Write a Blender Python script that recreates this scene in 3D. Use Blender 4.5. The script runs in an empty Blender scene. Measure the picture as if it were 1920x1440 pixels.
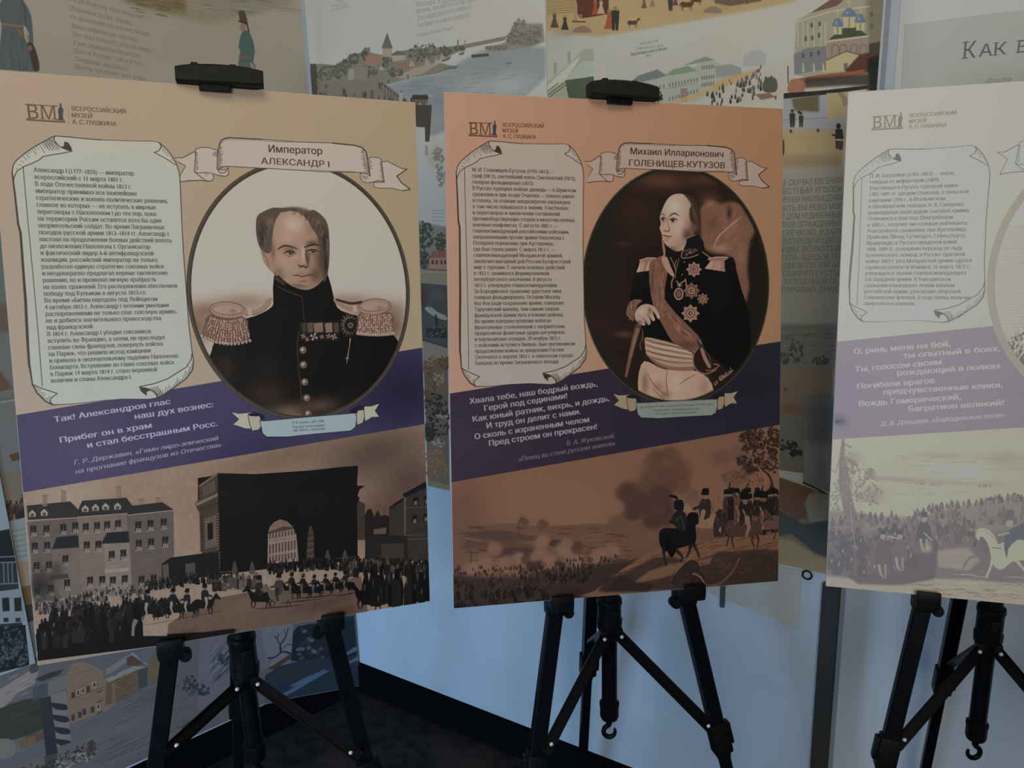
import bpy, bmesh, math, random
import numpy as np
from mathutils import Vector, Matrix

random.seed(7)
RNG = np.random.default_rng(11)
SC = bpy.context.scene
COL = SC.collection
V = Vector

# ------------------------------------------------------------------ camera
FPX = 1480.0
R_CAM = Matrix(((0.99956748, -0.02940855, 0.0),
                (-0.00684007, -0.23248734, 0.97257537),
                (-0.02860203, -0.97215471, -0.23258794)))   # columns: image right, image down, forward
CAM_POS = V((0.0, 0.0, 1.55))
cam_data = bpy.data.cameras.new('camera')
cam_data.sensor_width = 36.0
cam_data.lens = 36.0 * FPX / 1920.0
cam_data.clip_start = 0.02
cam = bpy.data.objects.new('camera', cam_data)
COL.objects.link(cam)
mw = Matrix.Identity(4)
for r in range(3):
    mw[r][0] = R_CAM[r][0]
    mw[r][1] = -R_CAM[r][1]
    mw[r][2] = -R_CAM[r][2]
    mw[r][3] = CAM_POS[r]
cam.matrix_world = mw
SC.camera = cam

# ------------------------------------------------------------------ light
SC.view_settings.view_transform = 'Standard'
SC.view_settings.look = 'None'
SC.view_settings.exposure = 0.0
SC.view_settings.gamma = 1.0
SC.view_settings.use_curve_mapping = False

world = bpy.data.worlds.new('room_ambience')
world.use_nodes = True
bg = world.node_tree.nodes['Background']
bg.inputs[0].default_value = (0.55, 0.58, 0.62, 1)
bg.inputs[1].default_value = 0.05
SC.world = world


def area(name, loc, target, sx, sy, power, color):
    l = bpy.data.lights.new(name, 'AREA')
    l.shape = 'RECTANGLE'
    l.size = sx
    l.size_y = sy
    l.energy = power
    l.color = color
    o = bpy.data.objects.new(name, l)
    COL.objects.link(o)
    o.location = loc
    o.rotation_euler = (V(target) - V(loc)).to_track_quat('-Z', 'Y').to_euler()
    return o


# daylight from the window behind the photographer, the warm ceiling lamps, and an added low blue fill
area('window_daylight', (-0.1, -3.2, 2.0), (-0.1, 0.0, 1.8), 1.8, 1.8, 49.0, (0.96, 0.98, 0.98))
side = area('low_blue_fill', (-1.9, -0.95, 0.50), (-0.42, 2.2, 0.30), 1.0, 0.8, 6.2, (0.34, 0.65, 1.0))  # added to brighten the lower wall, not a real window
side.data.spread = math.radians(58)      # narrow beam keeps the fill near the corner
area('ceiling_lamp', (-0.1, 0.15, 3.05), (0.15, 1.7, 1.9), 1.1, 0.9, 11.0, (1.0, 0.90, 0.74))

# ------------------------------------------------------------------ object helpers


def tag(o, label=None, cat=None, group=None, kind=None):
    if label:
        o['label'] = label
    if cat:
        o['category'] = cat
    if group:
        o['group'] = group
    if kind:
        o['kind'] = kind
    return o


def empty(name, loc, rot=None):
    o = bpy.data.objects.new(name, None)
    o.empty_display_size = 0.05
    COL.objects.link(o)
    m = Matrix.Translation(V(loc))
    if rot is not None:
        m = m @ rot.to_4x4()
    o.matrix_world = m
    return o


def link_mesh(name, me, parent=None, mats=()):
    o = bpy.data.objects.new(name, me)
    COL.objects.link(o)
    for m in mats:
        me.materials.append(m)
    if parent is not None:
        o.parent = parent
    return o


class MB:
    """collects shapes into one mesh; origin is subtracted from every point"""

    def __init__(self, origin=(0, 0, 0)):
        self.v = []
        self.f = []
        self.o = V(origin)

    def add(self, vs, fs):
        b = len(self.v)
        self.v += [tuple(V(p) - self.o) for p in vs]
        self.f += [tuple(i + b for i in f) for f in fs]

    def box(self, c, ax, h, bevel=0.0, rings=2):
        c = V(c)
        bm = bmesh.new()
        bmesh.ops.create_cube(bm, size=2.0)
        for vv in bm.verts:
            vv.co = V((vv.co.x * h[0], vv.co.y * h[1], vv.co.z * h[2]))
        if bevel > 0:
            bmesh.ops.bevel(bm, geom=bm.edges[:], offset=bevel, segments=rings, affect='EDGES', profile=0.6)
        bm.verts.ensure_lookup_table()
        vs = [c + ax[0] * q.co.x + ax[1] * q.co.y + ax[2] * q.co.z for q in bm.verts]
        fs = [tuple(q.index for q in f.verts) for f in bm.faces]
        bm.free()
        self.add(vs, fs)

    def frame(self, p0, p1, side=None):
        d = (V(p1) - V(p0)).normalized()
        s = V(side) if side is not None else (V((0, 0, 1)) if abs(d.z) < .9 else V((1, 0, 0)))
        s = (s - d * s.dot(d)).normalized()
        return s, d.cross(s), d

    def extrude(self, prof, p0, p1, side=None, scale1=1.0):
        """profile (closed list of (a,b)) swept from p0 to p1"""
        s, t, d = self.frame(p0, p1, side)
        n = len(prof)
        vs = [V(p0) + s * a + t * b for a, b in prof] + [V(p1) + (s * a + t * b) * scale1 for a, b in prof]
        fs = [(i, (i + 1) % n, n + (i + 1) % n, n + i) for i in range(n)]
        fs += [tuple(range(n - 1, -1, -1)), tuple(range(n, 2 * n))]
        self.add(vs, fs)

    def tube(self, p0, p1, r0, r1=None, seg=20):
        r1 = r0 if r1 is None else r1
        prof = [(r0 * math.cos(2 * math.pi * k / seg), r0 * math.sin(2 * math.pi * k / seg)) for k in range(seg)]
        self.extrude(prof, p0, p1, None, r1 / r0)

    def lathe(self, base, axis, rz, seg=24):
        """rings (radius, distance along axis) joined into a turned shape"""
        axis = V(axis).normalized()
        s, t, d = self.frame(base, V(base) + axis)
        vs, fs = [], []
        for r, z in rz:
            for k in range(seg):
                a = 2 * math.pi * k / seg
                vs.append(V(base) + axis * z + s * (r * math.cos(a)) + t * (r * math.sin(a)))
        for i in range(len(rz) - 1):
            for k in range(seg):
                k2 = (k + 1) % seg
                fs.append((i * seg + k, i * seg + k2, (i + 1) * seg + k2, (i + 1) * seg + k))
        fs.append(tuple(range(seg - 1, -1, -1)))
        fs.append(tuple((len(rz) - 1) * seg + k for k in range(seg)))
        self.add(vs, fs)

    def wire(self, pts, radii, seg=12):
        """a bent rod through pts"""
        pts = [V(p) for p in pts]
        vs, fs = [], []
        ref = None
        for i, p in enumerate(pts):
            d = (pts[min(i + 1, len(pts) - 1)] - pts[max(i - 1, 0)]).normalized()
            if ref is None:
                ref = V((1, 0, 0)) if abs(d.x) < .8 else V((0, 1, 0))
            s = (ref - d * ref.dot(d)).normalized()
            ref = s
            t = d.cross(s)
            r = radii[i] if isinstance(radii, (list, tuple)) else radii
            vs += [p + s * (r * math.cos(2 * math.pi * k / seg)) + t * (r * math.sin(2 * math.pi * k / seg)) for k in range(seg)]
        for i in range(len(pts) - 1):
            for k in range(seg):
                k2 = (k + 1) % seg
                fs.append((i * seg + k, i * seg + k2, (i + 1) * seg + k2, (i + 1) * seg + k))
        fs.append(tuple(range(seg - 1, -1, -1)))
        fs.append(tuple((len(pts) - 1) * seg + k for k in range(seg)))
        self.add(vs, fs)

    def build(self, name, mat, parent=None, smooth=False):
        me = bpy.data.meshes.new(name)
        me.from_pydata(self.v, [], self.f)
        bm = bmesh.new()
        bm.from_mesh(me)
        bmesh.ops.recalc_face_normals(bm, faces=bm.faces[:])
        bm.to_mesh(me)
        bm.free()
        if smooth:
            me.polygons.foreach_set('use_smooth', [True] * len(me.polygons))
            me.set_sharp_from_angle(angle=math.radians(40))
        return link_mesh(name, me, parent, (mat,))


# ------------------------------------------------------------------ materials


def mat(name, color, rough=0.5, spec=0.5, metal=0.0):
    m = bpy.data.materials.new(name)
    m.use_nodes = True
    b = m.node_tree.nodes['Principled BSDF']
    b.inputs['Base Color'].default_value = (*color, 1)
    b.inputs['Roughness'].default_value = rough
    b.inputs['Specular IOR Level'].default_value = spec
    b.inputs['Metallic'].default_value = metal
    return m


def noise_mat(name, c0, c1, scale, rough, detail=6, bump=0.0, bscale=None, stops=(0.35, 0.65), spec=0.5, c2=None, scale2=None):
    m = mat(name, c0, rough, spec)
    nt = m.node_tree
    b = nt.nodes['Principled BSDF']
    tc = nt.nodes.new('ShaderNodeTexCoord')
    n = nt.nodes.new('ShaderNodeTexNoise')
    n.inputs['Scale'].default_value = scale
    n.inputs['Detail'].default_value = detail
    n.inputs['Roughness'].default_value = 0.6
    nt.links.new(tc.outputs['Object'], n.inputs['Vector'])
    r = nt.nodes.new('ShaderNodeValToRGB')
    r.color_ramp.elements[0].position = stops[0]
    r.color_ramp.elements[0].color = (*c0, 1)
    r.color_ramp.elements[1].position = stops[1]
    r.color_ramp.elements[1].color = (*c1, 1)
    nt.links.new(n.outputs['Fac'], r.inputs['Fac'])
    out = r.outputs['Color']
    if c2 is not None:
        n3 = nt.nodes.new('ShaderNodeTexNoise')
        n3.inputs['Scale'].default_value = scale2
        n3.inputs['Detail'].default_value = 8
        nt.links.new(tc.outputs['Object'], n3.inputs['Vector'])
        r3 = nt.nodes.new('ShaderNodeValToRGB')
        r3.color_ramp.elements[0].position = 0.5
        r3.color_ramp.elements[0].color = (0, 0, 0, 1)
        r3.color_ramp.elements[1].position = 0.68
        r3.color_ramp.elements[1].color = (1, 1, 1, 1)
        nt.links.new(n3.outputs['Fac'], r3.inputs['Fac'])
        mx = nt.nodes.new('ShaderNodeMix')
        mx.data_type = 'RGBA'
        nt.links.new(r3.outputs['Color'], mx.inputs['Factor'])
        nt.links.new(out, mx.inputs['A'])
        mx.inputs['B'].default_value = (*c2, 1)
        out = mx.outputs['Result']
    nt.links.new(out, b.inputs['Base Color'])
    if bump:
        n2 = nt.nodes.new('ShaderNodeTexNoise')
        n2.inputs['Scale'].default_value = bscale or scale * 4
        n2.inputs['Detail'].default_value = 5
        nt.links.new(tc.outputs['Object'], n2.inputs['Vector'])
        bp = nt.nodes.new('ShaderNodeBump')
        bp.inputs['Strength'].default_value = bump
        bp.inputs['Distance'].default_value = 0.01
        nt.links.new(n2.outputs['Fac'], bp.inputs['Height'])
        nt.links.new(bp.outputs['Normal'], b.inputs['Normal'])
    return m


M_PLASTER = noise_mat('painted_plaster', (0.54, 0.62, 0.72), (0.62, 0.69, 0.78), 3.2, 0.75, bump=0.10, bscale=30,
                      c2=(0.47, 0.53, 0.61), scale2=1.3)
M_PLASTER_WHITE = noise_mat('white_plaster', (0.70, 0.78, 0.86), (0.76, 0.82, 0.88), 2.6, 0.75, bump=0.08, bscale=30)
M_FLOOR = noise_mat('dark_carpet', (0.018, 0.018, 0.021), (0.05, 0.045, 0.045), 26.0, 0.95, bump=0.5, bscale=220, spec=0.15,
                    c2=(0.075, 0.055, 0.048), scale2=7)
M_SKIRT = noise_mat('black_skirting', (0.003, 0.004, 0.005), (0.005, 0.006, 0.007), 9.0, 0.9, spec=0.04)
M_STRIP = noise_mat('brown_grey_strip', (0.030, 0.027, 0.022), (0.045, 0.040, 0.033), 6.0, 0.6)
M_FOAM = mat('white_foam_board', (0.72, 0.72, 0.70), 0.8, 0.3)
M_PAPER = mat('sheet_edge', (0.62, 0.62, 0.60), 0.8, 0.3)
M_BLACK = noise_mat('black_powder_coat', (0.003, 0.0038, 0.005), (0.005, 0.006, 0.008), 60.0, 0.36, spec=0.16)
M_PLASTIC = noise_mat('black_moulded_plastic', (0.004, 0.005, 0.006), (0.007, 0.008, 0.009), 90.0, 0.45, spec=0.16)
M_CLAMP = noise_mat('matt_black_clamp', (0.018, 0.018, 0.014), (0.024, 0.023, 0.019), 50.0, 0.6, spec=0.2)
M_STEEL = mat('bright_rivet_steel', (0.85, 0.86, 0.88), 0.30, 1.0, 0.25)
M_DULL = mat('dull_grey_metal', (0.12, 0.13, 0.14), 0.45, 0.5, 0.6)

# ------------------------------------------------------------------ print painter
# every printed sheet is painted with numpy into an image of its own: flat artwork, in places with room shade and sheen in its colours


def s2l(c):
    c = np.clip(np.asarray(c, np.float32), 0, 1)
    return np.where(c <= 0.04045, c / 12.92, ((c + 0.055) / 1.055) ** 2.4)


def l2s(c):
    c = np.clip(c, 0, 1)
    return np.where(c <= 0.0031308, c * 12.92, 1.055 * np.power(np.maximum(c, 1e-9), 1 / 2.4) - 0.055)


def homography(src, dst):
    A = []
    for (x, y), (u, v) in zip(src, dst):
        A.append([x, y, 1, 0, 0, 0, -u * x, -u * y, -u])
        A.append([0, 0, 0, x, y, 1, -v * x, -v * y, -v])
    return np.linalg.svd(np.array(A, float))[2][-1].reshape(3, 3)


def photo_px(P):
    c = R_CAM.transposed() @ (V(P) - CAM_POS)
    return (960 + FPX * c.x / c.z, 720 + FPX * c.y / c.z)


def smooth(pts, n=6, closed=False):
    p = np.array(pts, float)
    N = len(p)
    out = []
    rng = range(N if closed else N - 1)
    for i in rng:
        if closed:
            a, b, c, d = p[(i - 1) % N], p[i], p[(i + 1) % N], p[(i + 2) % N]
        else:
            a, b, c, d = p[max(i - 1, 0)], p[i], p[i + 1], p[min(i + 2, N - 1)]
        for k in range(n):
            t = k / n
            out.append(0.5 * ((2 * b) + (-a + c) * t + (2 * a - 5 * b + 4 * c - d) * t * t + (-a + 3 * b - 3 * c + d) * t ** 3))
    if not closed:
        out.append(p[-1])
    return np.array(out)


def crop(x0, y0, s):
    """artwork measured on an enlargement: back to the photograph's frame"""
    return lambda pts: [(x0 + a / s, y0 + b / s) for a, b in pts]


def rgb(c):
    return np.array(c[:3], np.float32) / 255.0


_NOISE = {}


def vnoise(h, w, cells, seed=0, octaves=4):
    r = np.random.default_rng(seed)
    out = np.zeros((h, w), np.float32)
    amp, tot = 1.0, 0.0
    for o in range(octaves):
        cy, cx = max(2, int(cells[1] * 2 ** o)), max(2, int(cells[0] * 2 ** o))
        g = r.random((cy + 1, cx + 1)).astype(np.float32)
        yy = np.linspace(0, cy - 1e-3, h)
        xx = np.linspace(0, cx - 1e-3, w)
        yi, xi = yy.astype(int), xx.astype(int)
        fy, fx = (yy - yi).astype(np.float32), (xx - xi).astype(np.float32)
        fy, fx = fy * fy * (3 - 2 * fy), fx * fx * (3 - 2 * fx)
        r0, r1 = g[yi], g[yi + 1]
        rows = r0 * (1 - fy[:, None]) + r1 * fy[:, None]
        out += amp * (rows[:, xi] * (1 - fx) + rows[:, xi + 1] * fx)
        tot += amp
        amp *= 0.5
    return out / tot


def boxblur(a, r):
    r = int(r)
    if r < 1:
        return a
    for ax in (0, 1):
        for _ in range(2):
            p = np.pad(a, [(r + 1, r) if i == ax else (0, 0) for i in (0, 1)], mode='edge')
            c = np.cumsum(p, axis=ax, dtype=np.float64)
            n = a.shape[ax]
            sl1 = [slice(None)] * 2
            sl0 = [slice(None)] * 2
            sl1[ax] = slice(2 * r + 1, 2 * r + 1 + n)
            sl0[ax] = slice(0, n)
            a = ((c[tuple(sl1)] - c[tuple(sl0)]) / (2 * r + 1)).astype(np.float32)
    return a


def orient(c):
    c = np.asarray(c, float)
    x, y = c[:, 0], c[:, 1]
    if np.sum(x * np.roll(y, -1) - np.roll(x, -1) * y) < 0:
        return c[::-1]
    return c


class Canvas:
    """w x h in artwork units at `res` px per unit; `H` turns photograph coordinates into artwork units"""

    def __init__(self, w, h, res, H=None, base=(255, 255, 255)):
        self.res = res
        self.W, self.Hh = int(round(w * res)), int(round(h * res))
        self.img = np.empty((self.Hh, self.W, 3), np.float32)
        self.img[:] = rgb(base)
        self.H = H
        self.photo = H is not None
        self.clip = None

    def px(self, pts):
        p = np.asarray(pts, float)
        if self.photo:
            q = np.c_[p, np.ones(len(p))] @ self.H.T
            p = q[:, :2] / q[:, 2:]
        return p * self.res

    def unit(self, p):
        """px per author unit near p"""
        a = self.px([p, (p[0] + 1, p[1]), (p[0], p[1] + 1)])
        d, e = a[1] - a[0], a[2] - a[0]
        return math.sqrt(abs(d[0] * e[1] - d[1] * e[0]))

    def cover(self, contours, soft=0):
        SS = 4
        allp = np.concatenate(contours)
        pad = int(soft * 2 + 2)
        x0 = max(0, int(allp[:, 0].min()) - pad)
        y0 = max(0, int(allp[:, 1].min()) - pad)
        x1 = min(self.W, int(allp[:, 0].max()) + pad + 2)
        y1 = min(self.Hh, int(allp[:, 1].max()) + pad + 2)
        if x1 <= x0 or y1 <= y0:
            return None
        w, h = x1 - x0, y1 - y0
        e0 = np.concatenate(contours)
        e1 = np.concatenate([np.roll(c, -1, axis=0) for c in contours])
        ax, ay, bx, by = e0[:, 0] - x0, (e0[:, 1] - y0) * SS, e1[:, 0] - x0, (e1[:, 1] - y0) * SS
        sgn = np.where(by > ay, 1.0, -1.0)
        lo, hi = np.minimum(ay, by), np.maximum(ay, by)
        k0 = np.maximum(np.ceil(lo - 0.5), 0).astype(int)
        k1 = np.minimum(np.ceil(hi - 0.5), h * SS).astype(int)
        n = np.maximum(k1 - k0, 0)
        m = n > 0
        if not m.any():
            return None
        ax, ay, bx, by, sgn, k0, n = ax[m], ay[m], bx[m], by[m], sgn[m], k0[m], n[m]
        idx = np.repeat(np.arange(len(n)), n)
        k = np.arange(n.sum()) - np.repeat(np.cumsum(n) - n, n) + k0[idx]
        t = (k + 0.5 - ay[idx]) / (by[idx] - ay[idx])
        xx = np.clip(ax[idx] + t * (bx[idx] - ax[idx]), 0, w - 1e-3)
        xi = xx.astype(int)
        fr = xx - xi
        s = sgn[idx]
        wdt = w + 2
        acc = np.bincount(k * wdt + xi, weights=s * (1 - fr), minlength=h * SS * wdt)
        acc += np.bincount(k * wdt + xi + 1, weights=s * fr, minlength=h * SS * wdt)
        acc = np.cumsum(acc.reshape(h * SS, wdt), axis=1)[:, :w]
        cov = np.clip(np.abs(acc), 0, 1).reshape(h, SS, w).mean(1).astype(np.float32)
        if soft >= 1:
            cov = boxblur(cov, soft)
        if self.clip is not None:
            cov = cov * self.clip[y0:y1, x0:x1]
        return x0, y0, x1, y1, cov

    def put(self, r, color, alpha=1.0):
        if r is None:
            return
        x0, y0, x1, y1, cov = r
        c = color if isinstance(color, np.ndarray) and color.ndim == 3 else rgb(color)
        if isinstance(c, np.ndarray) and c.ndim == 3:
            c = c[y0:y1, x0:x1]
        a = (cov * alpha)[..., None]
        v = self.img[y0:y1, x0:x1]
        v += (c - v) * a

    def poly(self, pts, color, alpha=1.0, soft=0, sm=0, raw=False):
        if sm:
            pts = smooth(pts, sm, True)
        c = np.asarray(pts, float) if raw else self.px(pts)
        self.put(self.cover([orient(c)], soft), color, alpha)

    def polys(self, L, color, alpha=1.0, soft=0):
        self.put(self.cover([orient(self.px(p)) for p in L], soft), color, alpha)

    def mask(self, pts, sm=0, soft=0):
        if sm:
            pts = smooth(pts, sm, True)
        m = np.zeros((self.Hh, self.W), np.float32)
        r = self.cover([orient(self.px(pts))], soft)
        if r:
            m[r[1]:r[3], r[0]:r[2]] = r[4]
        return m

    def line(self, pts, w, color, alpha=1.0, sm=0, soft=0, closed=False):
        """stroke; w = width in author units, a number or (start, middle, end)"""
        self.lines([pts], w, color, alpha, sm, soft, closed)

    def lines(self, L, w, color, alpha=1.0, sm=0, soft=0, closed=False):
        cs = []
        for pts in L:
            if sm:
                pts = smooth(pts, sm, closed)
            p = self.px(pts)
            if closed:
                p = np.vstack([p, p[:1]])
            u = self.unit(pts[0])
            n = len(p)
            if isinstance(w, (tuple, list)):
                t = np.linspace(0, 1, n)
                r = np.interp(t, np.linspace(0, 1, len(w)), w) * u / 2
            else:
                r = np.full(n, w * u / 2)
            for i in range(n - 1):
                d = p[i + 1] - p[i]
                L_ = math.hypot(*d)
                if L_ < 1e-6:
                    continue
                nn = np.array([-d[1], d[0]]) / L_
                cs.append(orient(np.array([p[i] + nn * r[i], p[i + 1] + nn * r[i + 1], p[i + 1] - nn * r[i + 1], p[i] - nn * r[i]])))
            for i in range(n):
                if r[i] > 0.7:
                    a = np.linspace(0, 2 * math.pi, 9)[:-1]
                    cs.append(orient(np.c_[p[i][0] + np.cos(a) * r[i], p[i][1] + np.sin(a) * r[i]]))
        if cs:
            self.put(self.cover(cs, soft), color, alpha)

    def blob(self, x, y, rx, ry, color, alpha=1.0, rot=0.0, hard=1.0):
        """soft airbrushed ellipse"""
        c = self.px([(x, y)])[0]
        u = self.unit((x, y))
        RX, RY = rx * u, ry * u
        R = max(RX, RY) * 1.6 + 2
        x0, x1 = max(0, int(c[0] - R)), min(self.W, int(c[0] + R) + 1)
        y0, y1 = max(0, int(c[1] - R)), min(self.Hh, int(c[1] + R) + 1)
        if x1 <= x0 or y1 <= y0:
            return
        yy, xx = np.mgrid[y0:y1, x0:x1]
        dx, dy = xx - c[0], yy - c[1]
        ca, sa = math.cos(rot), math.sin(rot)
        q = ((dx * ca + dy * sa) / RX) ** 2 + ((-dx * sa + dy * ca) / RY) ** 2
        cov = np.exp(-(q ** hard) * 1.6).astype(np.float32)
        if self.clip is not None:
            cov = cov * self.clip[y0:y1, x0:x1]
        self.put((x0, y0, x1, y1, cov), color, alpha)

    def ellipse(self, x, y, rx, ry, color, alpha=1.0, rot=0.0, soft=0, n=48):
        a = np.linspace(0, 2 * math.pi, n, endpoint=False)
        ca, sa = math.cos(rot), math.sin(rot)
        p = [(x + math.cos(t) * rx * ca - math.sin(t) * ry * sa, y + math.cos(t) * rx * sa + math.sin(t) * ry * ca) for t in a]
        self.poly(p, color, alpha, soft)

    def grain(self, amt, cells=(60, 60), seed=1, mask=None, octaves=3, stretch=None):
        n = vnoise(self.Hh, self.W, cells, seed, octaves) - 0.5
        if mask is not None:
            n = n * mask
        self.img *= (1 + n * amt)[..., None]

    def image(self, name, E=0.45, tint=(1, 1, 1)):
        """artwork colours as seen -> reflectance; E = share of light the sheet gets in the photograph's exposure"""
        lin = s2l(self.img) / (np.array(E, np.float32) * np.array(tint, np.float32))
        out = np.ones((self.Hh, self.W, 4), np.float32)
        out[..., :3] = l2s(np.clip(lin, 0.0, 0.90))
        im = bpy.data.images.new(name, self.W, self.Hh, alpha=False)
        im.pixels.foreach_set(out[::-1].ravel())
        im.update()
        im.pack()
        return im


def print_mat(name, im, rough=0.38, spec=0.5):
    m = mat(name, (.5, .5, .5), rough, spec)
    nt = m.node_tree
    t = nt.nodes.new('ShaderNodeTexImage')
    t.image = im
    t.extension = 'EXTEND'
    uv = nt.nodes.new('ShaderNodeUVMap')
    uv.uv_map = 'print'
    nt.links.new(uv.outputs['UV'], t.inputs['Vector'])
    nt.links.new(t.outputs['Color'], nt.nodes['Principled BSDF'].inputs['Base Color'])
    return m


# ------------------------------------------------------------------ lettering: outlines of the built-in font
_TXT = {}


def text_outline(s, serif=0.0, slant=0.0, bold=0.0):
    key = (s, serif, slant, bold)
    if key in _TXT:
        return _TXT[key]
    cu = bpy.data.curves.new('t', 'FONT')
    cu.body = s
    cu.fill_mode = 'NONE'
    cu.resolution_u = 3
    cu.shear = slant
    cu.offset = bold
    ob = bpy.data.objects.new('t', cu)
    COL.objects.link(ob)
    bpy.context.view_layer.update()
    me = ob.to_mesh()
    n = len(me.vertices)
    co = np.empty(n * 3)
    me.vertices.foreach_get('co', co)
    co = co.reshape(n, 3)[:, :2]
    nxt = {}
    for e in me.edges:
        a, b = e.vertices
        nxt.setdefault(a, []).append(b)
        nxt.setdefault(b, []).append(a)
    seen = set()
    cont = []
    for i in range(n):
        if i in seen or i not in nxt:
            continue
        loop = [i]
        seen.add(i)
        cur = i
        while True:
            c = [j for j in sorted(nxt[cur], key=lambda q: (q != cur + 1)) if j not in seen]
            if not c:
                break
            cur = c[0]
            seen.add(cur)
            loop.append(cur)
        if len(loop) > 2:
            cont.append(co[loop])
    width = float(co[:, 0].max()) if n else 0.3
    ob.to_mesh_clear()
    bpy.data.objects.remove(ob)
    bpy.data.curves.remove(cu)
    if serif:
        extra = []
        for c in cont:
            d = np.roll(c, -1, axis=0) - c
            for k in range(len(c)):
                if abs(d[k][0]) < 0.02 + abs(slant) * abs(d[k][1]) * 1.2 and abs(d[k][1]) > 0.28:
                    for q in (c[k], c[(k + 1) % len(c)]):
                        for lv in (0.0, 0.53, 0.72):
                            if abs(q[1] - lv) < 0.035:
                                yb = q[1] if lv == 0 else q[1] - 0.045
                                extra.append(np.array([(q[0] - serif, yb), (q[0] + serif, yb), (q[0] + serif, yb + .045), (q[0] - serif, yb + .045)]))
        sg = 0
        if cont:
            areas = [np.sum(c[:, 0] * np.roll(c[:, 1], -1) - np.roll(c[:, 0], -1) * c[:, 1]) for c in cont]
            sg = areas[int(np.argmax(np.abs(areas)))]
        for x in extra:
            a = np.sum(x[:, 0] * np.roll(x[:, 1], -1) - np.roll(x[:, 0], -1) * x[:, 1])
            cont.append(x if a * sg > 0 else x[::-1])
    _TXT[key] = (cont, width)
    return _TXT[key]


def put_text(cv, s, p0, p1=None, em=None, color=(60, 60, 60), alpha=1.0, serif=0.0, slant=0.0, bold=0.0, raw=False, xs=1.0, soft=0, width=None):
    """baseline from p0 to p1 (author units): the text is stretched to fit; em = letter size in author units"""
    cont, w = text_outline(s, serif, slant)
    if not cont:
        return
    a, b = cv.px([p0, p1])
    u = cv.unit(p0)
    d = b - a
    L = math.hypot(*d)
    ex = d / L
    ey = np.array([ex[1], -ex[0]])
    sx = (L / w) if width is None else width * u
    sy = em * u
    cs = []
    for o in ((0.0,) if not bold else (-bold, -bold / 3, bold / 3, bold)):
        cs += [a + (c[:, :1] * sx + o * sy) * ex + (c[:, 1:] + (0 if not bold else abs(o) * .25)) * sy * ey for c in cont]
    cv.put(cv.cover(cs, soft), color, alpha)

# ------------------------------------------------------------------ the room
CORNER = V((-0.525, 2.276, 0))
D_BACK = V((0.84, -0.5426, 0)).normalized()      # along the back wall, to the right
N_BACK = V((-0.5426, -0.84, 0)).normalized()     # out of it, into the room
D_LEFT = V((-0.745, -0.667, 0)).normalized()       # along the left wall, towards the camera
N_LEFT = V((0.667, -0.745, 0)).normalized()
L_BACK = 1.43
UP = V((0, 0, 1))
P_END = CORNER + D_BACK * L_BACK
D_RIGHT = V((0.85, -0.53, 0)).normalized()
N_RIGHT = V((-0.53, -0.85, 0)).normalized()
P_RIGHT = V((0.58, 1.807, 0))
WALL_H = 3.1


def wall(name, p0, d, n, length, h, thick, m, z0=0.0, back=0.0):
    mb = MB(p0)
    c = V(p0) + d * (length / 2) - n * (thick / 2) + UP * (z0 + (h - z0) / 2)
    mb.box(c, (d, n, UP), (length / 2, thick / 2, (h - z0) / 2))
    o = mb.build(name, m)
    o.location = p0
    tag(o, kind='structure')
    return o


wall('wall_left', CORNER, D_LEFT, N_LEFT, 2.0, WALL_H, 0.06, M_PLASTER)
wall('wall_back', CORNER, D_BACK, N_BACK, L_BACK, WALL_H, 0.06, M_PLASTER)
wall('wall_right', P_RIGHT, D_RIGHT, N_RIGHT, 2.2, WALL_H, 0.06, M_PLASTER_WHITE)
D_MID = V((P_END.x, P_END.y, 0)).normalized()
wall('wall_middle', P_END + D_MID * 0.01, D_MID, V((D_MID.y, -D_MID.x, 0)), 0.30, WALL_H, 0.06, M_PLASTER)
mb = MB()
mb.box((0, 0.6, -0.03), (V((1, 0, 0)), V((0, 1, 0)), UP), (3.2, 4.2, 0.03))
tag(mb.build('floor', M_FLOOR), kind='structure')


def baseboard(name, p0, d, n, length):
    mb = MB(p0)
    prof = [(0, 0), (0.014, 0), (0.014, 0.088), (0.011, 0.096), (0.004, 0.1), (0, 0.1)]
    vs = [V(p0) + n * a + UP * b for a, b in prof] + [V(p0) + d * length + n * a + UP * b for a, b in prof]
    k = len(prof)
    fs = [(i, (i + 1) % k, k + (i + 1) % k, k + i) for i in range(k)] + [tuple(range(k)), tuple(range(2 * k - 1, k - 1, -1))]
    mb.add(vs, fs)
    o = mb.build(name, M_SKIRT)
    o.location = p0
    tag(o, kind='structure')


baseboard('baseboard_left', CORNER, D_LEFT, N_LEFT, 2.0)
baseboard('baseboard_back', CORNER, D_BACK, N_BACK, L_BACK - 0.036)

mb = MB(P_END)  # narrow dark strip low at the end of the back wall
mb.box(P_END - D_BACK * 0.018 + N_BACK * 0.007 + UP * 0.37, (D_BACK, N_BACK, UP), (0.018, 0.007, 0.37), 0.002, 1)
o = mb.build('dark_strip_1', M_STRIP)
o.location = P_END
tag(o, kind='structure')


# ------------------------------------------------------------------ poster boards
def rodrigues(w):
    w = V(w)
    return Matrix.Rotation(w.length, 3, w.normalized())


BW, BH, BT = 0.594, 0.841, 0.005
POSES = {1: ((-0.122, 0.036, 0.3776), (-0.4245, 1.1931, 1.301)),
         2: ((-0.1652, 0.0336, 0.2021), (0.1893, 1.3198, 1.2836)),
         3: ((-0.1412, 0.0148, -0.286), (0.8395, 1.2354, 1.2847))}
ROT = {k: rodrigues(p[0]) for k, p in POSES.items()}
CEN = {k: V(p[1]) for k, p in POSES.items()}


def b2w(k, x, y, z):
    """board-local (right, back, up) from the board's centre, to world"""
    return CEN[k] + ROT[k] @ V((x, y, z))


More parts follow.
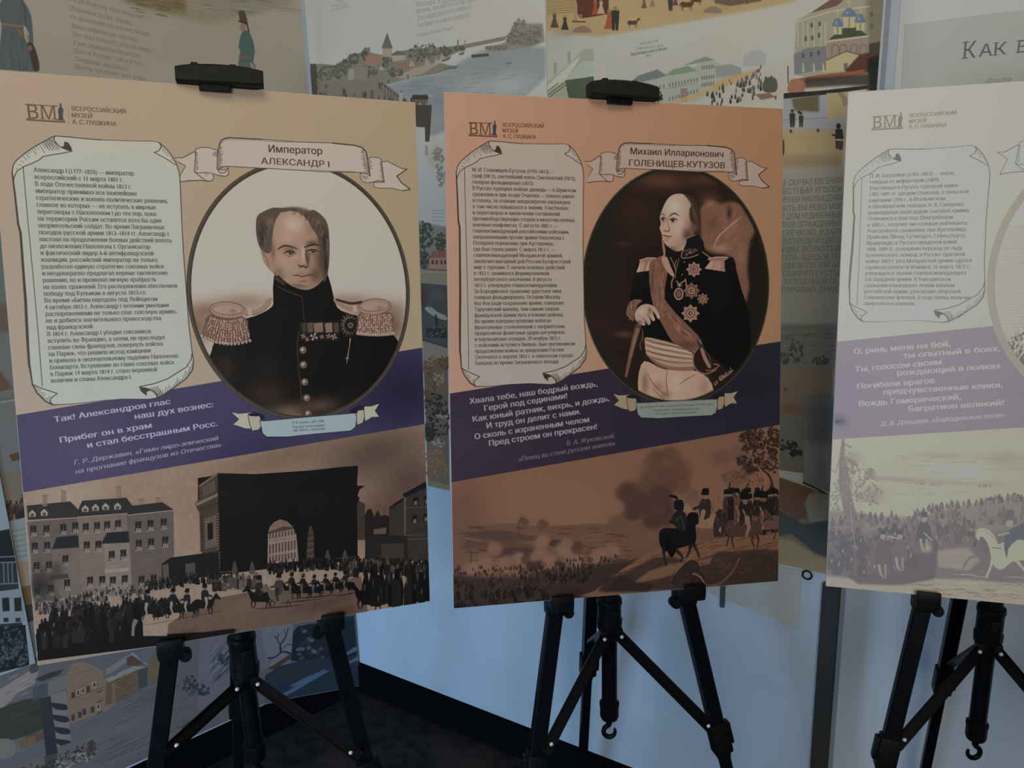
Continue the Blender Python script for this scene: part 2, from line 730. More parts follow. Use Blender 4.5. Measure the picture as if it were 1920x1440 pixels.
def uv_quad(name, pts, m, parent):
    """a flat printed face: pts = bottom-left, bottom-right, top-right, top-left"""
    me = bpy.data.meshes.new(name)
    me.from_pydata([tuple(p) for p in pts], [], [(0, 1, 2, 3)])
    uv = me.uv_layers.new(name='print')
    for i, c in enumerate(((0, 0), (1, 0), (1, 1), (0, 1))):
        uv.data[i].uv = c
    return link_mesh(name, me, parent, (m,))


def make_board(k, label, pm):
    base = b2w(k, 0, 0, -BH / 2)
    t = empty('poster_board', base, ROT[k])
    tag(t, label, 'poster', 'exhibition boards standing on black tripod easels')
    X, Y, Z = V((1, 0, 0)), V((0, 1, 0)), V((0, 0, 1))
    mb = MB()
    mb.box(V((0, BT / 2, BH / 2)), (X, Y, Z), (BW / 2, BT / 2, BH / 2), 0.0004, 1)
    mb.build('foam_board', M_FOAM, t)
    e = 0.0006
    uv_quad('printed_face', [(-BW / 2 + e, -0.0004, e), (BW / 2 - e, -0.0004, e), (BW / 2 - e, -0.0004, BH - e),
                             (-BW / 2 + e, -0.0004, BH - e)], pm, t)
    return t


# ------------------------------------------------------------------ easels
LEGPROF = [(-.0135, -.009), (-.0115, -.011), (-.0020, -.011), (-.0012, -.0085), (.0012, -.0085), (.0020, -.011), (.0115, -.011),
           (.0135, -.009), (.0135, .009), (.0115, .011), (-.0115, .011), (-.0135, .009)]
LOWPROF = [(a * .74, b * .74) for a, b in LEGPROF]


def rivet(p, n, parent, org, r=0.0037):
    mb = MB(org)
    mb.lathe(p, n, [(r, 0), (r, .0012), (r * .8, .0026), (r * .35, .0036)], 14)
    return mb.build('rivet', M_STEEL, parent, True)


def make_easel(k, E, label):
    apex = V(E['apex'])
    t = empty('display_easel', (apex.x, apex.y, 0))
    tag(t, label, 'easel', 'black tripod display easels')
    org = V((apex.x, apex.y, 0))
    R = ROT[k]
    rx, ry, rz = R @ V((1, 0, 0)), R @ V((0, 1, 0)), R @ V((0, 0, 1))
    fwd = V((-ry.x, -ry.y, 0)).normalized()
    right = V((rx.x, rx.y, 0)).normalized()
    # crown joining the three legs, behind the board
    mb = MB(org)
    mb.box(apex + UP * .005 - fwd * .0, (right, -fwd, UP), (.030, .024, .030), .006)
    mb.tube(apex - UP * .05, apex - UP * .02, .021, .024)
    mb.build('crown', M_PLASTIC, t, True)
    colxy = V(E['col'])
    top = V((apex.x, apex.y, apex.z))
    # mast running up behind the board to the clamp
    cl = b2w(k, *E['clamp'])
    mb = MB(org)
    mb.tube(top, cl + ry * .032 - rz * .01, .0085, .0075, 16)
    mb.build('mast', M_BLACK, t, True)
    # spring clamp gripping the top edge
    mb = MB(org)
    w2, dp, hh = .061, .017, .0125
    rot = Matrix.Rotation(E['clamp_yaw'], 3, rz)
    cx, cy, cz = rot @ rx, rot @ ry, rz
    n = 12
    vs, fs = [], []
    for i in range(n + 1):
        u = -1 + 2 * i / n
        edge = 1 - .16 * abs(u) ** 6
        zt = hh * (1 - .28 * u * u) * edge + .003
        zb = -hh * .95 * (1 - .1 * abs(u) ** 6)
        d0 = dp * (1 - .22 * u * u)
        c = cl + cx * (u * w2)
        b = .003
        for a, z in ((-d0, zb + b), (-d0, zt - b), (-d0 + b, zt), (d0 - b, zt), (d0, zt - b), (d0, zb + b), (d0 - b, zb), (-d0 + b, zb)):
            vs.append(c + cy * a + cz * z)
    for i in range(n):
        for j in range(8):
            j2 = (j + 1) % 8
            fs.append((i * 8 + j, i * 8 + j2, (i + 1) * 8 + j2, (i + 1) * 8 + j))
    fs += [tuple(range(8)), tuple(n * 8 + j for j in range(7, -1, -1))]
    mb.add(vs, fs)
    clampo = mb.build('top_clamp', M_CLAMP, t, True)
    for u in (-.22, .22):
        mb = MB(org)
        mb.box(cl + cx * (u * w2 * 2 - .008) + cz * (hh + .0035), (cx, cy, cz), (.005, .009, .0022), .001, 1)
        mb.build('clamp_bump', M_CLAMP, clampo)
    mb = MB(org)
    mb.box(cl + cx * -.008 - cz * (hh + .003) - cy * .005, (cx, cy, cz), (.022, .0045, .006), .002)
    mb.build('clamp_jaw', M_PLASTIC, clampo)
    mb = MB(org)
    mb.box(cl + cx * -.008 - cz * (hh + .003) + cy * .0125, (cx, cy, cz), (.022, .0045, .006), .002)
    mb.build('clamp_jaw', M_PLASTIC, clampo)
    # legs
    bh2 = BH / 2
    for side, key in ((-1, 'footL'), (1, 'footR'), (0, 'rear')):
        foot = V(E[key])
        a = apex + right * (.022 * side)
        d = (foot - a)
        L = d.length
        d.normalize()
        zl = E['lock'] if side else E['locks']
        tl = (a.z - zl) / (a.z - foot.z)
        pl = a + (foot - a) * tl
        mb = MB(org)
        side_v = right if side else right
        mb.extrude(LEGPROF, a, pl, side_v)
        mb.extrude(LOWPROF, pl, foot + UP * .02 - d * 0.01, side_v)
        leg = mb.build('leg', M_BLACK, t)
        mb = MB(org)
        ax = mb.frame(a, foot, side_v)
        mb.box(pl, ax, (.0175, .0145, .030), .004)
        mb.box(pl + ax[0] * (.019 * (side or 1)) - ax[2] * .004, ax, (.0055, .0095, .021), .003)
        mb.extrude([(p * .98, q * .98) for p, q in LEGPROF], pl + ax[2] * .028, pl + ax[2] * .046, side_v, .78)
        mb.build('leg_lock', M_PLASTIC, leg, True)
        mb = MB(org)
        mb.lathe(foot + UP * .001, UP, [(.015, 0), (.016, .006), (.012, .02), (.009, .03)], 16)
        mb.build('rubber_foot', M_PLASTIC, leg, True)
        if side:
            # bracket under the board's lower edge, with a peg the board stands on
            loc0 = R.transposed() @ (a - CEN[k])
            loc1 = R.transposed() @ (foot - CEN[k])
            s = (loc0.z - (-bh2 - .016)) / (loc0.z - loc1.z)
            q = loc0 + (loc1 - loc0) * s
            mb = MB(org)
            xx = q.x
            mb.box(b2w(k, xx, q.y, -bh2 - .016), (rx, ry, rz), (.019, .017, .021), .004)
            mb.box(b2w(k, xx + E['peg'] * side, .006, -bh2 - .0095), (rx, ry, rz), (.019, .022, .009), .004)
            mb.box(b2w(k, xx + E['peg'] * side, -.0125, -bh2 + .000), (rx, ry, rz), (.019, .0045, .0110), .003)
            ob = mb.build('board_support', M_PLASTIC, t, True)
            mb = MB(org)
            c = b2w(k, xx - side * .020, q.y - .004, -bh2 - .034)
            mb.lathe(c - ry * .012, ry, [(.008, 0), (.0095, .003), (.0095, .02), (.008, .024)], 18)
            mb.build('tension_knob', M_PLASTIC, ob, True)
            # brace from the collar down to the leg
            end = V(E['brL' if side < 0 else 'brR'])
            cz0 = E['collar'][0]
            st = V((colxy.x, colxy.y, cz0 - .012)) + right * (.014 * side) + fwd * .014
            mb = MB(org)
            U = [(-.010, -.004), (.010, -.004), (.010, .004), (.0075, .004), (.0075, -.001), (-.0075, -.001), (-.0075, .004), (-.010, .004)]
            mb.extrude(U, st, end + fwd * .016, right)
            br = mb.build('brace', M_BLACK, t)
            rivet(st + fwd * .0085 + right * .003 * side + UP * .001, fwd, br, org)
            rivet(end + fwd * .0198 + (st - end).normalized() * .020, fwd, br, org)
    st = V((colxy.x, colxy.y, E['collar'][0] - .012)) - fwd * .014
    foot = V(E['rear'])
    q = apex + (foot - apex) * ((apex.z - (E['collar'][0] - .16)) / apex.z)
    mb = MB(org)
    mb.extrude([(-.009, -.003), (.009, -.003), (.009, .003), (-.009, .003)], st, q, right)
    mb.build('brace', M_BLACK, t)
    # centre column with its sliding collar, end cap and hook
    zc = E['colend']
    mb = MB(org)
    r = .0152
    mb.tube((colxy.x, colxy.y, apex.z - .05), (colxy.x, colxy.y, zc + .02), r)
    colo = mb.build('centre_column', M_BLACK, t, True)
    mb = MB(org)
    c = V((colxy.x, colxy.y, 0))
    z0, z1 = E['collar']
    mb.lathe(c + UP * z0, UP, [(.018, -.004), (.0235, 0), (.0245, .012), (.0245, .018), (.0225, .02), (.0225, z1 - z0 - .012), (.0245, z1 - z0 - .008),
                               (.0235, z1 - z0), (.018, z1 - z0 + .002), (.018, z1 - z0 + .03)], 28)
    mb.box(c + UP * (z0 + (z1 - z0) * .45) + fwd * .019 + right * .004, (right, -fwd, UP), (.0085, .006, (z1 - z0) * .30), .002)
    for s in (-1, 1):
        mb.box(c + UP * (z0 - .008) + fwd * .008 + right * (.013 * s), (right, -fwd, UP), (.0075, .014, .012), .003)
    mb.build('collar', M_PLASTIC, t, True)
    mb = MB(org)
    mb.lathe(c + UP * zc, UP, [(.008, -.002), (.0165, .002), (.0185, .008), (.0185, .028), (.0195, .030), (.0195, .036), (.016, .037)], 24)
    cap = mb.build('end_cap', M_PLASTIC, colo, True)
    # hook
    ha = E['hook']
    hx = (right * math.cos(ha) - fwd * math.sin(ha))
    pts = [c + UP * (zc - .001), c + UP * (zc - .012) + hx * .001]
    for i in range(0, 12):
        a = math.radians(75 - i * 25.5)
        pts.append(c + UP * (zc - .029) + hx * (math.cos(a) * .0115 - .0) + UP * (math.sin(a) * .013))
    mb = MB(org)
    mb.wire(pts, [.0062, .006] + [.0048] * 8 + [.0044, .004, .0034, .0026], 12)
    mb.build('hook', M_PLASTIC, cap, True)
    return t


EASELS = {
    1: dict(apex=(-0.438, 1.239, 1.409), footL=(-0.707, 0.960, 0), footR=(-0.178, 1.172, 0), rear=(-0.6705, 1.5346, 0), col=(-0.478, 1.2225, 0),
            colend=.5806, collar=(.753, .828), brL=(-.572, 1.0995, .706), brR=(-.290, 1.2006, .607), lock=.56, locks=.56,
            clamp=(.0, -.002, BH / 2 + .013), clamp_yaw=-.10, peg=.0, hook=0.3),
    2: dict(apex=(0.1656, 1.3615, 1.3466), footL=(-0.0687, 1.0895, 0), footR=(0.4926, 1.2071, 0), rear=(0.1446, 1.7246, 0), col=(0.173, 1.363, 0),
            colend=.5387, collar=(.740, .800), brL=(.0354, 1.2103, .598), brR=(.3517, 1.2736, .580), lock=.56, locks=.515,
            clamp=(.002, -.002, BH / 2 + .013), clamp_yaw=.10, peg=.0, hook=2.9),
    3: dict(apex=(0.8656, 1.3083, 1.5796), footL=(0.5488, 1.1674, 0), footR=(1.0552, 1.0180, 0), rear=(0.9027, 1.5477, 0), col=(0.868, 1.3075, 0),
            colend=.511, collar=(.7205, .790), brL=(.6657, 1.2194, .583), brR=(.9692, 1.1497, .583), lock=.56, locks=.53,
            clamp=(.035, -.002, BH / 2 + .013), clamp_yaw=.05, peg=.004, hook=0.2),
}

# ------------------------------------------------------------------ artwork of the three boards
def board_H(k):
    src = [photo_px(b2w(k, x, 0, z)) for x, z in ((-BW / 2, BH / 2), (BW / 2, BH / 2), (BW / 2, -BH / 2), (-BW / 2, -BH / 2))]
    return homography(src, [(0, 0), (594, 0), (594, 841), (0, 841)])


HB = {k: board_H(k) for k in (1, 2, 3)}


def mm(k, pts):
    p = np.asarray(pts, float)
    q = np.c_[p, np.ones(len(p))] @ HB[k].T
    return q[:, :2] / q[:, 2:]


A1 = crop(0, 120, 4.8)
A2 = crop(0, 400, 4.235)
A3 = crop(380, 220, 4.5)
A4 = crop(340, 500, 4.0)
A5 = crop(0, 700, 4.3636)


class Part:
    """a stretch of the shared layout, in mm, placed on a board by a shift"""

    def __init__(self, cv, f):
        self.cv, self.f = cv, f

    def _m(self, pts):
        return self.f(np.array(pts, float))

    def poly(self, pts, color, alpha=1.0, sm=0, soft=0):
        self.cv.poly(self._m(pts), color, alpha, soft, sm)

    def line(self, pts, w, color, sm=0, closed=False, alpha=1.0):
        self.cv.line(self._m(pts), w, color, alpha, sm, 0, closed)


def hatch_between(pt, a, b, n, w, color, inward=0.35, rnd=0.5, seed=3):
    """short engraved strokes standing on the line a towards the line b"""
    r = random.Random(seed)
    a, b = np.array(a, float), np.array(b, float)

    def at(p, t):
        t = t * (len(p) - 1)
        i = min(int(t), len(p) - 2)
        return p[i] + (p[i + 1] - p[i]) * (t - i)
    L = []
    for i in range(n):
        t = (i + .5) / n
        p, q = at(a, t), at(b, t)
        f = inward * (1 + rnd * (r.random() * 2 - 1))
        L.append(pt._m([p, p + (q - p) * f]))
    pt.cv.lines(L, w, color)


def draw_scroll(cv, f, paper, ink, roll):
    p = Part(cv, f)
    TL = mm(1, A1([(115, 1050), (105, 970), (118, 900), (150, 860), (220, 800), (300, 745), (400, 690), (470, 652), (490, 645)]))
    TOP = mm(1, A1([(490, 645), (600, 652), (750, 668), (900, 680), (1200, 690), (1380, 692), (1430, 705), (1480, 745), (1530, 800), (1580, 880),
                    (1605, 950), (1618, 1010)]))
    RT = mm(1, A2([(1440, 0), (1455, 300), (1478, 600), (1500, 900), (1525, 1100), (1535, 1170)]))
    BRo = mm(1, A2([(1535, 1170), (1530, 1240), (1480, 1310), (1400, 1370), (1330, 1425)]))
    BRo2 = mm(1, A5([(1400, 130), (1330, 180), (1280, 203), (1230, 212)]))
    BOT = mm(1, A5([(1230, 212), (1000, 210), (800, 225), (600, 250), (430, 258)]))
    BL = mm(1, A5([(430, 258), (370, 230), (300, 160), (262, 90)]))
    LF = mm(1, A2([(238, 1250), (228, 1200), (215, 1000), (200, 700), (185, 500), (160, 150)]))
    LF2 = mm(1, A1([(160, 1440), (128, 1150), (115, 1050)]))
    outline = np.vstack([TL, TOP[1:], RT, BRo[1:], BRo2, BOT[1:], BL[1:], LF, LF2])
    p.poly(outline, paper)
    # rolled corners
    c1 = mm(1, A1([(490, 645), (482, 672), (495, 705), (540, 745), (600, 770), (645, 782), (560, 800), (460, 815), (385, 830), (350, 860), (290, 890),
                   (210, 920), (150, 960), (125, 1010), (117, 1050)]))
    p.poly(np.vstack([TL, c1[1:]]), roll)
    d1 = mm(1, A1([(540, 748), (572, 735), (578, 695), (612, 705), (640, 750), (647, 784), (600, 772)]))
    p.poly(d1, ink)
    top = mm(1, A1([(130, 960), (220, 800), (300, 745), (400, 690), (480, 655)]))
    low = mm(1, A1([(170, 930), (290, 885), (370, 835), (470, 812), (560, 765)]))
    hatch_between(p, top, low, 17, .55, ink, .5)
    hatch_between(p, mm(1, A1([(375, 705), (430, 675), (478, 660)])), mm(1, A1([(450, 800), (520, 790), (560, 765)])), 6, .7, ink, .85, .15)
    c2 = mm(1, A1([(1432, 703), (1450, 740), (1432, 775), (1388, 795), (1480, 842), (1580, 905)]))
    p.poly(np.vstack([c2, mm(1, A1([(1580, 880), (1530, 800), (1480, 745)]))]), roll)
    hatch_between(p, mm(1, A1([(1450, 720), (1530, 810), (1580, 885)])), mm(1, A1([(1430, 800), (1490, 845), (1570, 900)])), 10, .6, ink, .5)
    p.line(c2, 1.1, ink)
    c3 = mm(1, A5([(262, 90), (330, 120), (465, 165), (412, 205), (408, 235), (430, 258)]))
    p.poly(np.vstack([c3, BL[1:]]), roll)
    p.line(c3, 1.2, ink)
    hatch_between(p, mm(1, A5([(270, 100), (330, 190), (400, 245)])), mm(1, A5([(330, 120), (400, 170), (430, 200)])), 10, .6, ink, .6)
    c4 = np.vstack([mm(1, A5([(1140, 110), (1260, 85), (1370, 45)])), mm(1, A2([(1400, 1270), (1480, 1220), (1518, 1160), (1525, 1110)]))])
    c5 = mm(1, A5([(1280, 203), (1283, 175), (1262, 148), (1225, 138), (1190, 150), (1197, 178), (1160, 150), (1140, 110)]))
    p.poly(np.vstack([c4, RT[-1:], BRo[1:], BRo2[:3], c5]), roll)
    p.poly(mm(1, A5([(1140, 110), (1148, 142), (1196, 180), (1200, 160), (1192, 150), (1240, 135), (1200, 118)])), ink)
    p.line(c4, 1.3, ink)
    p.line(c5, 1.3, ink)
    hatch_between(p, np.vstack([BRo2[2:3], BRo2[1:2], BRo2[:1], BRo[::-1][1:4]]), c4[1:], 15, .6, ink, .42)
    hatch_between(p, mm(1, A5([(1290, 198), (1340, 172)])), mm(1, A5([(1190, 105), (1280, 90)])), 5, .8, ink, .8, .1)
    # outline strokes, heavier down the left side
    p.line(np.vstack([TL, TOP[1:4]]), 1.2, ink)
    p.line(TOP[3:8], .8, ink)
    p.line(np.vstack([TOP[6:], RT]), 1.2, ink)
    p.line(np.vstack([RT[-1:], BRo[1:], BRo2]), 1.6, ink)
    p.line(BOT, (1.1, .5, 1.2), ink)
    p.line(BL, 1.8, ink)
    p.line(np.vstack([BL[-1:], LF, LF2, TL[1:2]]), (1.6, 3.6, 2.6, 1.6), ink)
    p.line(c1, 1.1, ink)
    p.line(mm(1, np.array(A1([(205, 925), (215, 1050), (250, 1440)]) + A2([(260, 500), (300, 950), (333, 1370)]))), .9, ink)


def draw_title(cv, f, paper, ink, tri=True):
    p = Part(cv, f)
    tail = mm(1, A1([(1570, 842), (1640, 842), (1690, 818), (1740, 790), (1790, 783), (1830, 800), (1830, 985), (1870, 1010), (1905, 1040), (1880, 1053),
                     (1800, 1045), (1700, 1048), (1618, 1060), (1620, 1000), (1670, 915)]))
    p.poly(tail, paper)
    p.line(tail[:6], 1.1, ink)
    p.line(tail[8:13], 1.2, ink)
    if tri:
        p.line(mm(1, A1([(1600, 880), (1670, 915), (1620, 1000)])), .8, ink)
    else:
        p.line(mm(1, A1([(1570, 842), (1670, 915), (1618, 1060)])), .9, ink)
    hatch_between(p, mm(1, A1([(1815, 790), (1740, 795)])), mm(1, A1([(1815, 830), (1790, 830)])), 6, .5, ink, .6)
    seg = mm(1, A3([(-60, 265), (-10, 252), (40, 252), (80, 262), (125, 275), (128, 440), (200, 440), (215, 470), (195, 495), (130, 487), (90, 475), (40, 462),
                    (-40, 468), (-72, 455), (-62, 330)]))
    p.poly(seg, paper)
    p.line(seg, .9, ink, 0, True)
    p.poly(mm(1, A3([(-72, 462), (-30, 480), (20, 500), (60, 470), (90, 480), (92, 520), (70, 538), (20, 520), (-30, 505)])), paper)
    p.line(mm(1, A3([(-72, 455), (-30, 490), (30, 535), (80, 535), (95, 505), (85, 476)])), 1.0, ink)
    hatch_between(p, mm(1, A3([(-62, 290), (-62, 450)])), mm(1, A3([(20, 290), (20, 450)])), 22, .45, ink, .25)
    hatch_between(p, mm(1, A3([(125, 285), (123, 330)])), mm(1, A3([(60, 285), (60, 330)])), 6, .45, ink, .6)
    seg2 = mm(1, A3([(1395, 345), (1440, 333), (1490, 340), (1508, 355), (1515, 420), (1535, 542), (1480, 530), (1440, 545), (1390, 551), (1345, 535),
                     (1330, 500), (1335, 470), (1410, 470)]))
    tail2 = mm(1, A3([(1512, 375), (1560, 368), (1620, 400), (1680, 430), (1725, 435), (1640, 495), (1680, 550), (1755, 606), (1690, 618), (1600, 597),
                      (1480, 595), (1445, 580), (1445, 548), (1535, 545)]))
    p.poly(tail2, paper)
    p.line(tail2, .95, ink, 0, True)
    p.line(tail2[4:9], 1.6, ink)
    p.poly(seg2, paper)
    p.line(seg2, 1.0, ink, 0, True)
    hatch_between(p, mm(1, A3([(1510, 370), (1533, 540)])), mm(1, A3([(1450, 370), (1470, 540)])), 24, .45, ink, .3)
    hatch_between(p, mm(1, A3([(1402, 350), (1408, 440)])), mm(1, A3([(1450, 350), (1450, 440)])), 12, .45, ink, .5)
    hatch_between(p, mm(1, A3([(1345, 480), (1400, 500)])), mm(1, A3([(1345, 540), (1400, 548)])), 7, .5, ink, .6)
    main = mm(1, A3([(140, 232), (155, 195), (185, 176), (230, 170), (500, 183), (800, 205), (1100, 215), (1290, 235), (1350, 255), (1380, 290), (1392, 350),
                     (1402, 420), (1415, 492), (1370, 470), (1330, 463), (1000, 457), (700, 437), (400, 422), (220, 411), (175, 413), (135, 438), (120, 432),
                     (124, 330), (132, 260)]))
    p.poly(main, paper)
    p.line(main, 1.0, ink, 0, True)
    p.line(main[:5], 1.7, ink)
    p.line(main[6:13], 1.9, ink)
    p.line(mm(1, A3([(150, 215), (200, 186), (400, 188), (640, 205), (760, 208)])), .45, ink)
    p.line(mm(1, A3([(900, 440), (1100, 452), (1290, 455)])), .5, ink)
    hatch_between(p, mm(1, A3([(135, 235), (124, 430)])), mm(1, A3([(200, 235), (200, 430)])), 30, .5, ink, .42)
    hatch_between(p, mm(1, A3([(1360, 265), (1410, 480)])), mm(1, A3([(1300, 275), (1330, 470)])), 30, .5, ink, .42)
    p.poly(mm(1, A3([(135, 440), (160, 452), (200, 440), (216, 422), (219, 480), (190, 497), (150, 480)])), paper)
    p.line(mm(1, A3([(120, 432), (150, 470), (190, 462), (216, 420), (219, 480), (190, 498), (130, 488)])), 1.0, ink)


def draw_caption(cv, f, paper, tailc, ink):
    p = Part(cv, f)
    t1 = mm(1, A4([(370, 1088), (430, 1102), (500, 1095), (550, 1090), (530, 1130), (522, 1217), (480, 1215), (420, 1195), (385, 1185), (430, 1145)]))
    p.poly(t1, tailc)
    p.line(t1, .7, ink, 0, True)
    t2 = mm(1, A4([(1372, 1048), (1430, 1045), (1490, 1025), (1455, 1080), (1487, 1127), (1430, 1130), (1380, 1162), (1372, 1100)]))
    p.poly(t2, tailc)
    p.line(t2, .7, ink, 0, True)
    s1 = mm(1, A4([(500, 1112), (560, 1122), (592, 1116), (602, 1200), (577, 1225), (530, 1233), (512, 1180)]))
    s2 = mm(1, A4([(1312, 1080), (1370, 1072), (1376, 1130), (1362, 1172), (1318, 1190)]))
    for s in (s1, s2):
        p.poly(s, tuple(c * .96 for c in tailc))
        p.line(s, .9, ink, 0, True)
    p.poly(mm(1, A4([(498, 1104), (552, 1090), (626, 1114), (622, 1146), (595, 1150), (585, 1120), (520, 1122)])), ink)
    p.poly(mm(1, A4([(1265, 1074), (1330, 1042), (1375, 1046), (1368, 1068), (1330, 1075), (1318, 1100), (1275, 1102)])), ink)
    main = mm(1, A4([(588, 1155), (620, 1158), (900, 1132), (1310, 1098), (1316, 1150), (1306, 1205), (1270, 1231), (1000, 1255), (780, 1278), (640, 1279),
                     (606, 1250), (598, 1200)]))
    p.poly(main, paper)
    p.line(main, .8, ink, 0, True)
    p.line(main[8:], 1.5, ink)


def draw_logo(cv, f, ink, stat, rule):
    p = Part(cv, f)
    p.poly(mm(1, A1([(220, 355), (515, 374), (515, 382), (220, 363)])), ink)
    p.poly(mm(1, A1([(230, 491), (585, 512), (585, 527), (230, 506)])), ink)
    cv2 = cv
    a, b = f(mm(1, A1([(240, 489), (345, 492)])))
    put_text(cv2, 'В', a, b, em=26.5, color=ink, serif=.09, bold=0.006)
    a, b = f(mm(1, A1([(358, 493), (500, 499)])))
    put_text(cv2, 'М', a, b, em=26.5, color=ink, serif=.09)
    st = A1([(536, 350), (550, 352), (552, 370), (548, 380), (562, 395), (568, 420), (562, 450), (566, 495), (580, 500), (582, 508), (512, 503), (514, 496),
             (524, 490), (526, 450), (518, 430), (524, 395), (538, 380), (532, 368)])
    p.poly(mm(1, st), stat)
    p.line(mm(1, A1([(612, 362), (616, 552)])), .7, rule)
    for s, q0, q1 in (('ВСЕРОССИЙСКИЙ', (640, 416), (1130, 444)), ('МУЗЕЙ', (640, 477), (826, 486)), ('А. С. ПУШКИНА', (648, 536), (1046, 557))):
        a, b = f(mm(1, A1([q0, q1])))
        put_text(cv2, s, a, b, em=8.6, color=ink, bold=0.008)


BODY = {1: '''Александр I (1777–1825) — император
всероссийский с 11 марта 1801 г.
В ходе Отечественной войны 1812 г.
император принимал все важнейшие
стратегические и военно-политические решения,
главное из которых — не вступать в мирные
переговоры с Наполеоном I до тех пор, пока
на территории России останется хотя бы один
неприятельский солдат. Во время Заграничных
походов русской армии 1813–1814 гг. Александр I
настоял на продолжении боевых действий вплоть
до низложения Наполеона I. Организатор
и фактический лидер 6-й антифранцузской
коалиции, российский император не только
разработал единую стратегию союзных войск
и неоднократно предлагал верные тактические
решения, но и проявлял личную храбрость
на полях сражений. Его распоряжения обеспечили
победу под Кульмом в августе 1813-го.
Во время «Битвы народов» под Лейпцигом
4 октября 1813 г. Александр I четкими умелыми
распоряжениями не только спас союзную армию,
но и добился значительного превосходства
над французской.
В 1814 г. Александр I убедил союзников
вступить во Францию, а затем, не преследуя
главные силы французов, повернуть войска
на Париж, что решило исход кампании
и привело к окончательному падению Наполеона
Бонапарта. Вступление во главе союзных войск
в Париж 19 марта 1814 г. стало вершиной
величия и славы Александра I.''',
        2: '''М. И. Голенищев-Кутузов (1745–1813) —
граф (1811), светлейший князь Смоленский (1812),
генерал-фельдмаршал (1812).
В Русско-турецких войнах дважды — в Шумском
сражении и при осаде Очакова — тяжело ранен
в голову, за отличия неоднократно награжден,
в том числе повышался в звании. Участвовал
в переговорах и заключении соглашений
противоборствующих сторон в многочисленных
военных конфликтах. С августа 1805 г. —
главнокомандующий российскими войсками,
направленными против армии Наполеона I.
Потерпел поражение при Аустерлице,
где был снова ранен. С марта 1811 г. —
главнокомандующий Молдавской армией,
заключил выгодный для России Бухарестский
мир с турками. С начала военных действий
в 1812 г. занимался формированием
петербургского ополчения. 8 августа
1812 г. утвержден главнокомандующим.
За Бородинское сражение удостоен чина
генерал-фельдмаршала. Оставив Москву
без боя ради сохранения армии, совершил
Тарутинский маневр, тем самым закрыв
французской армии путь в южные районы.
Во время контрнаступления избегал
фронтальных столкновений с неприятелем,
предпочитая фланговые удары регулярных
и партизанских отрядов. 29 ноября 1812 г.
с войсками вступил в Вильно. Был противником
продолжения войны за пределами России.
Скончался в апреле 1813 г. в силезском городе
Бунцлау во время Заграничного похода.''',
        3: '''П. И. Багратион (1765–1812) — князь,
генерал от инфантерии (1809).
Участвовал в Русско-турецкой войне
1787–1891 гг. (штурм Очакова), в польской
кампании 1794 г., в Итальянском
и Швейцарском походах А. В. Суворова
(командовал авангардом союзной армии).
Отличился в бою под Шенграбеном
в 1805 г., получил чин генерал-лейтенанта.
Участвовал в сражениях при Аустерлице,
Прейсиш-Эйлау, Гутштадте, Гейльсберге,
Фридланде, в Русско-шведской войне
1808–1809 гг. (совершил переход по льду
Ботнического залива), в Русско-турецкой
войне 1809 г. (его Молдавской армии сдался
гарнизон крепости Измаил). 16 марта 1812 г.
утвержден в звании главнокомандующего
2-й Западной армии. В Бородинском
сражении командовал левым крылом
российской армии, руководил обороной
Семеновских флешей. В ходе битвы получил
смертельное ранение.'''}


def draw_body(cv, k, x, y0, pitch, wref, ref, color, em=8.4):
    """left-aligned column; wref = width in mm of line number ref"""
    lines = BODY[k].split('\n')
    _, w0 = text_outline(lines[ref], 0.06)
    sc = wref / w0
    for i, s in enumerate(lines):
        _, w = text_outline(s, 0.06)
        y = y0 + i * pitch
        put_text(cv, s, (x, y), (x + w * sc, y), em=em, color=color, serif=.06, bold=.007)


def photo_lines(cv, L, em, color, bold=0.0, slant=0.0, alpha=1.0, serif=0.0):
    cv.photo = True
    for s, a, b in L:
        put_text(cv, s, a, b, em=em, color=color, bold=bold, slant=slant, alpha=alpha, serif=serif)
    cv.photo = False


def crowd(cv, base, n, h, cols, lights, seed=1, spread=0.5, wd=.32, lightp=.5):
    """a packed crowd of small standing figures along a base line (author units)"""
    r = random.Random(seed)
    base = np.array(base, float)
    items = []
    for i in range(n):
        t = r.random() * (len(base) - 1)
        j = min(int(t), len(base) - 2)
        p = base[j] + (base[j + 1] - base[j]) * (t - j)
        items.append((p[1] + (r.random() - .5) * spread * h, p[0], r.random()))
    items.sort()
    for y, x, q in items:
        hh = h * (.8 + .4 * q)
        c = r.choice(cols)
        w = hh * wd * (.8 + .5 * r.random())
        cv.poly([(x - w * .5, y), (x - w * .55, y - hh * .5), (x - w * .3, y - hh * .78), (x + w * .3, y - hh * .78), (x + w * .55, y - hh * .5), (x + w * .5, y)], c)
        cv.poly([(x - w * .22, y - hh * .74), (x - w * .24, y - hh), (x + w * .24, y - hh), (x + w * .22, y - hh * .74)], r.choice(cols))
        if r.random() < lightp:
            l = r.choice(lights)
            yy = y - hh * (.2 + .6 * r.random())
            xx = x + (r.random() - .5) * w * .6
            cv.poly([(xx - w * .13, yy), (xx, yy - hh * .16), (xx + w * .13, yy - hh * .1), (xx + w * .05, yy + hh * .1)], l, .8)


